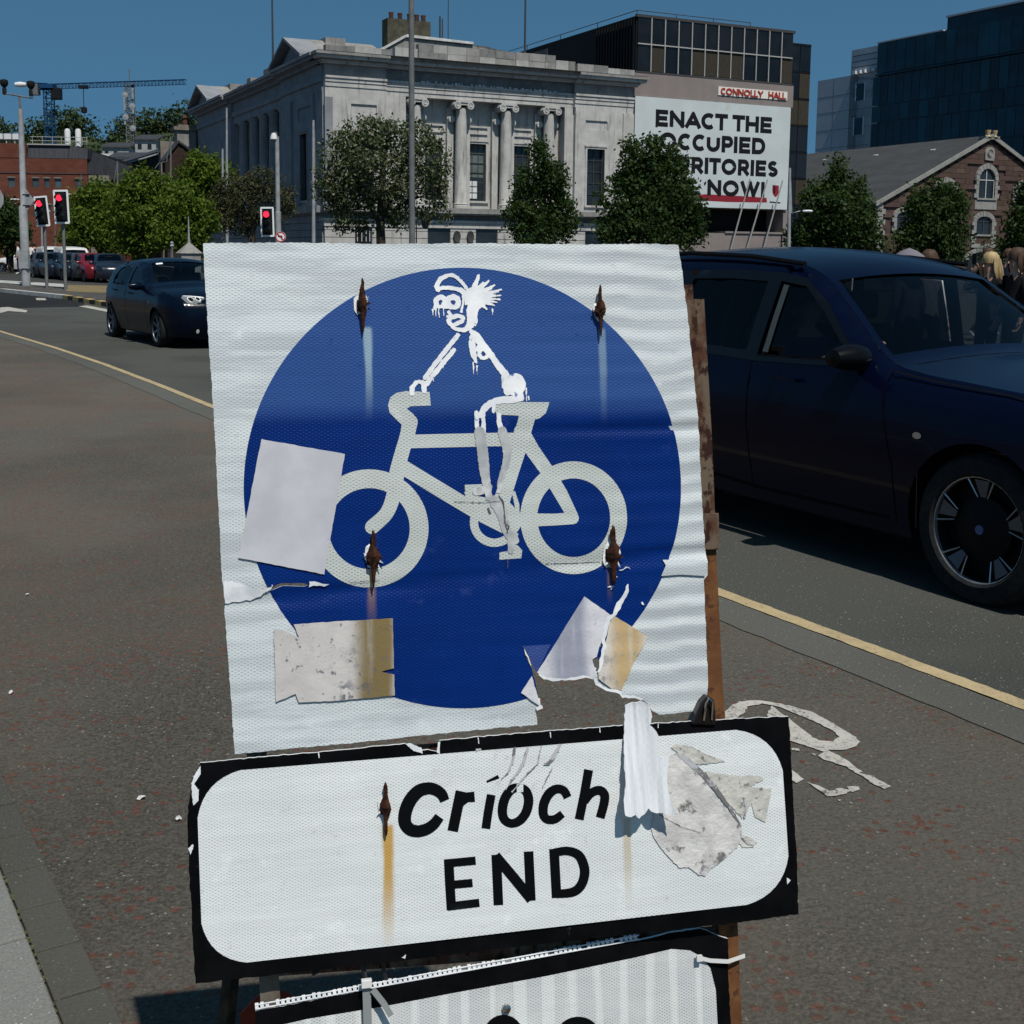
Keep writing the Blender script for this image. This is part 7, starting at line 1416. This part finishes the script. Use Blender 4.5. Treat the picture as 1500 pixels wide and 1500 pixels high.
# ================================================================== PEOPLE
def person(name_lab,pos,head,J,mats,scale=1.,cat='person',group=None):
    """J: joints {name:(x,y,z,r)} local (+x forward, +y left); bones fixed. One continuous skinned body."""
    B=[('pelvis','spine'),('spine','chest'),('chest','neck'),('neck','head0'),('head0','head1'),('chest','shL'),('shL','elL'),('elL','wrL'),('chest','shR'),('shR','elR'),('elR','wrR'),('pelvis','hipL'),('hipL','knL'),('knL','anL'),('anL','toL'),('pelvis','hipR'),('hipR','knR'),('knR','anR'),('anR','toR')]
    D=dict(pelvis=(0,0,.95,.13),spine=(0,0,1.12,.12),chest=(0,0,1.34,.14),neck=(.01,0,1.49,.055),head0=(.03,0,1.58,.085),head1=(.02,0,1.68,.085),shL=(0,.17,1.40,.065),elL=(-.02,.23,1.12,.045),wrL=(.08,.25,.90,.03),shR=(0,-.17,1.40,.065),elR=(-.02,-.23,1.12,.045),wrR=(.08,-.25,.90,.03),
        hipL=(0,.10,.88,.095),knL=(.04,.11,.50,.06),anL=(0,.11,.09,.042),toL=(.17,.12,.04,.035),hipR=(0,-.10,.88,.095),knR=(.04,-.11,.50,.06),anR=(0,-.11,.09,.042),toR=(.17,-.12,.04,.035)); D.update(J)
    names=list(D); 
    for sd,sg in (('L',1),('R',-1)):
        w_=Vector(D['wr'+sd][:3]); d=(w_-Vector(D['el'+sd][:3])).normalized(); s_=d.cross(Vector((1,0,0))); s_=s_.normalized() if s_.length>.2 else Vector((0,1,0)); pl='pa'+sd; p=w_+d*.07; D[pl]=(*p,.032); B.append(('wr'+sd,pl))
        bend=(Vector((1,0,0))-d*d.x); bend=bend.normalized() if bend.length>.1 else Vector((0,0,1))
        for k in range(4):
            a=p+s_*(k-1.5)*.021+d*.03; L=(.032,.038,.036,.028)[k]; D[f'f{sd}{k}a']=(*a,.010); D[f'f{sd}{k}b']=(*(a+d*L+bend*.008),.009); D[f'f{sd}{k}c']=(*(a+d*L*1.5+bend*.03),.008); B+=[(pl,f'f{sd}{k}a'),(f'f{sd}{k}a',f'f{sd}{k}b'),(f'f{sd}{k}b',f'f{sd}{k}c')]
        a=w_+d*.03-s_*.035+bend*.01; b_=a+d*.03-s_*.018+bend*.015; D['t'+sd+'a']=(*a,.012); D['t'+sd+'b']=(*b_,.010); B+=[('wr'+sd,'t'+sd+'a'),('t'+sd+'a','t'+sd+'b')]
    names=list(D); idx={n:i for i,n in enumerate(names)}
    bm=bmesh.new(); lay=bm.verts.layers.skin.verify(); vv=[]
    for n in names:
        v=bm.verts.new(D[n][:3]); v[lay].radius=(D[n][3],D[n][3]*(1.0 if n not in('chest','spine','pelvis') else 1.)); v[lay].use_root=(n=='pelvis')
        if n in('chest','spine','pelvis'): v[lay].radius=(D[n][3]*1.15,D[n][3]*.85)
        vv.append(v)
    for a,b in B: bm.edges.new((vv[idx[a]],vv[idx[b]]))
    me=bpy.data.meshes.new('tmp'); bm.to_mesh(me); bm.free(); o=bpy.data.objects.new('tmp',me); C.objects.link(o); o.modifiers.new('s','SKIN').use_smooth_shade=True; sb=o.modifiers.new('u','SUBSURF'); sb.levels=1; sb.render_levels=1
    dg=bpy.context.evaluated_depsgraph_get(); me2=bpy.data.meshes.new_from_object(o.evaluated_get(dg)); bpy.data.objects.remove(o)
    root=empty('person',pos,head,name_lab,cat,group); root.scale=(scale,)*3
    me2.materials.clear(); 
    for m in mats[:4]: me2.materials.append(m)     # skin, top, bottoms, shoes
    K={n:np.array(D[n][:3]) for n in names}
    def near(p):
        best,bb=1e9,None
        for a,b in B:
            A_,B_=K[a],K[b]; ab=B_-A_; t=np.clip(((p-A_)*ab).sum()/(ab*ab).sum(),0,1); d=np.linalg.norm(A_+ab*t-p)
            if d<best: best,bb,tt=d,(a,b),t
        return bb,tt
    mi=[]
    for pl in me2.polygons:
        (a,b),t=near(np.array(pl.center)); m=1
        if b in('head0','head1') or (b=='neck' and t>.6) or b.startswith('f') or b.startswith('t') and b[0:2] in('tL','tR') or b.startswith('pa'): m=0
        elif b in('wrL','wrR'): m=0 if t>.85 or mats[4] else 1
        elif b in('knL','knR','hipL','hipR','anL','anR'): m=2
        elif b in('toL','toR'): m=3
        if b in('anL','anR') and t>.93: m=3
        mi.append(m)
    me2.polygons.foreach_set('material_index',mi); me2.polygons.foreach_set('use_smooth',[True]*len(mi)); me2.name='body'; bd=link('body',me2,root)
    hx,hy,hz_=D['head0'][:3]; 
    mb=MB(); mb.lathe([(.0,-.012),(.014,0),(.0,.03)],(hx+.092,hy,hz_+.02),'z',6); mb.obj('nose',mats[0],root,smooth=True)
    for s_ in (-1,1):
        mb=MB(); mb.lathe([(0,-.02),(.014,0),(0,.02)],(hx,hy+s_*.085,hz_+.03),'z',6); mb.obj('ear',mats[0],root,smooth=True); mb=MB(); mb.lathe([(0,-.006),(.008,0),(0,.006)],(hx+.083,hy+s_*.03,hz_+.045),'x',6); mb.obj('eye',m_dkin,root)
    mb=MB(); mb.box(hx+.082,hx+.089,hy-.022,hy+.022,hz_-.03,hz_-.022); mb.obj('mouth',pm('lip',(.25,.08,.07),None) if 'lip' not in bpy.data.materials else bpy.data.materials['lip'],root)
    return root,D
def hair(root,D,mat,long=0.,back=0.,w_=1.,seed=1):
    """cap plus optional hanging locks made of many strands bundled in one mesh"""
    hx,hy,hz_=D['head1'][:3]; mb=MB(); vs=[]; rr=random.Random(seed); n=12
    prof=[(0,.125),(.06,.115),(.10,.07),(.112,.02),(.108,-.03)]
    mb.lathe(prof[::-1],(hx-.014,hy,hz_-.005),n=16,sc=(1,.95*w_)); 
    for k in range(26 if long else 12):
        a=math.radians(rr.uniform(70,290)); L=(long*rr.uniform(.8,1.05)) if long else rr.uniform(.05,.09); x0,y0=hx-.014+.10*math.cos(a),hy+.098*math.sin(a)*w_; o=.03*(1 if long else .3)
        mb.tube([(x0,y0,hz_+.02),(x0+math.cos(a)*o,y0+math.sin(a)*o,hz_-L*.4),(x0+math.cos(a)*o*.8-back*.3,y0+math.sin(a)*o*1.2,hz_-L*.8),(x0+math.cos(a)*o*.4-back*.4,y0+math.sin(a)*o,hz_-L)],[.022,.026,.02,.006],5)
    return mb.obj('hair',mat,root,smooth=True)
m_skin=pm('skin',(.42,.25,.18),(.36,.21,.15),8,.55); m_grey=pm('grey_shirt',(.16,.17,.20),None,rough=.9); m_blk2=pm('black_clothes',(.01,.01,.011),None,rough=.9); m_wsh=pm('white_top',(.6,.58,.56),None,rough=.9); m_jean=pm('dark_jeans',(.02,.025,.045),None,rough=.9); m_shoe=pm('white_shoes',(.6,.6,.6),None,rough=.6); m_blond=pm('blond_hair',(.42,.32,.17),(.28,.20,.10),30,.5,stretch=(1,1,.1)); m_hbr=pm('brown_hair',(.08,.05,.035),(.05,.03,.02),30,.6); m_hred=pm('reddish_hair',(.16,.05,.03),(.10,.03,.02),30,.6); m_hgrey=pm('grey_hat',(.15,.14,.16),None,rough=.9)
pos=lambda u,Y:(P(u,365,Y).x,Y,0)
# blonde woman with a phone at her ear
r_,D=person('long haired blond woman in black holding a phone to her face behind the SUV',pos(1453,15.5),math.radians(200),dict(elR=(.20,-.25,1.30,.042),wrR=(.17,-.13,1.50,.028)),(m_skin,m_blk2,m_blk2,m_blk2,True),.955); hair(r_,D,m_blond,.30,.10,1.05)
wr=D['wrR']; mb=MB(); mb.box(wr[0]-.01,wr[0]+.0,wr[1]-.0,wr[1]+.07,wr[2]+.05,wr[2]+.19); mb.v=[(x+.03,y+.02,z) for x,y,z in mb.v]; ph=mb.obj('phone',m_blackp); ph.location=r_.location; ph.rotation_euler=r_.rotation_euler; tag(ph,'black phone in the hand of the blond woman','phone')
r_,D=person('short haired person with a white collar, second head from the left behind the SUV',pos(1362,15),math.radians(70),{},(m_skin,m_wsh,m_jean,m_shoe,False),.965); hair(r_,D,m_hbr,0,0,1.,3)
r_,D=person('person in a pale grey hat low behind the SUV roof, leftmost of the group',pos(1334,14),math.radians(120),{},(m_skin,m_grey,m_jean,m_shoe,False),.96); mb=MB(); hx,hy,hz_=D['head1'][:3]; mb.lathe([(.27,-.10),(.24,-.02),(.18,.05),(.10,.10),(0,.135)],(hx,hy,hz_),n=18,sc=(1,.8)); mb.obj('hat',m_hgrey,r_,smooth=True)
r_,D=person('dark haired person in black rightmost behind the SUV roof',pos(1492,15),math.radians(190),{},(m_skin,m_blk2,m_blk2,m_shoe,False),.985); hair(r_,D,m_hbr,.2,.05,1.,5)
# walkers on the far pavement seen through the windscreen
walk=dict(knL=(.22,.10,.50,.06),anL=(.20,.10,.10,.042),toL=(.36,.10,.06,.035),knR=(-.05,-.1,.5,.06),anR=(-.35,-.1,.17,.042),toR=(-.22,-.1,.06,.035),elL=(-.15,.22,1.14,.045),wrL=(-.05,.24,.92,.03),elR=(.08,-.22,1.12,.045),wrR=(.25,-.2,.98,.03))
for i,(u,Y,h,m1,m2,lb) in enumerate([(1448,22.5,10,m_blk2,m_blk2,'walking person in black with white shoes seen through the SUV windscreen'),(1478,23.5,20,m_jean,m_blk2,'walking person in dark clothes seen through the SUV windscreen, right one')]):
    r_,D=person(lb,(pos(u,Y)[0],Y,.12),math.radians(h),walk,(m_skin,m1,m2,m_shoe,True),.94); hair(r_,D,m_hbr,0,0,1.,7+i)
for i,(u,v,h,m1,lb) in enumerate([(12,400,30,m_blk2,'tiny distant pedestrian in black left of the camera mast'),(28,402,200,m_wsh,'tiny distant pedestrian in a white top left of the camera mast'),(45,403,90,m_wsh,'tiny distant pedestrian in white right of the camera mast'),(52,401,120,m_blk2,'tiny distant pedestrian in dark clothes beside the traffic light')]):
    p=G(u,v,.12); r_,D=person(lb,p,math.radians(h),walk if i%2==0 else {},(m_skin,m1,m_jean,m_shoe,True),1.0); hair(r_,D,m_hbr,0,0,1.,i)
# drivers
sit=dict(pelvis=(0,0,.62,.14),spine=(-.05,0,.80,.12),chest=(-.08,0,1.02,.14),neck=(-.06,0,1.16,.055),head0=(-.02,0,1.25,.083),head1=(-.02,0,1.35,.083),shL=(-.06,.17,1.07,.062),elL=(.14,.20,.88,.045),wrL=(.36,.12,1.02,.03),shR=(-.06,-.17,1.07,.062),elR=(.14,-.22,.88,.045),wrR=(.36,-.10,1.04,.03),hipL=(.02,.10,.62,.09),knL=(.42,.12,.66,.06),anL=(.60,.12,.34,.042),toL=(.74,.12,.30,.035),hipR=(.02,-.1,.62,.09),knR=(.42,-.12,.66,.06),anR=(.60,-.12,.34,.042),toR=(.74,-.12,.3,.035))
m_purp=pm('purple_sleeve',(.045,.02,.09),None,rough=.9)
for car,dx_,dz,m1,lb in ((suv,-1.72,.06,m_purp,'driver in purple with hands on the wheel inside the navy SUV'),(hat,-1.62,-.10,m_grey,'driver in grey behind the wheel of the dark blue hatchback')):
    Mw=Matrix.Translation(car.root.location)@Matrix.Rotation(car.root.rotation_euler.z,4,'Z'); p=Mw@Vector((dx_,-.36,dz)); r_,D=person(lb,p,car.root.rotation_euler.z,sit,(m_skin,m1,m_jean,m_shoe,True)); hair(r_,D,m_hbr,0,0,1.,11)
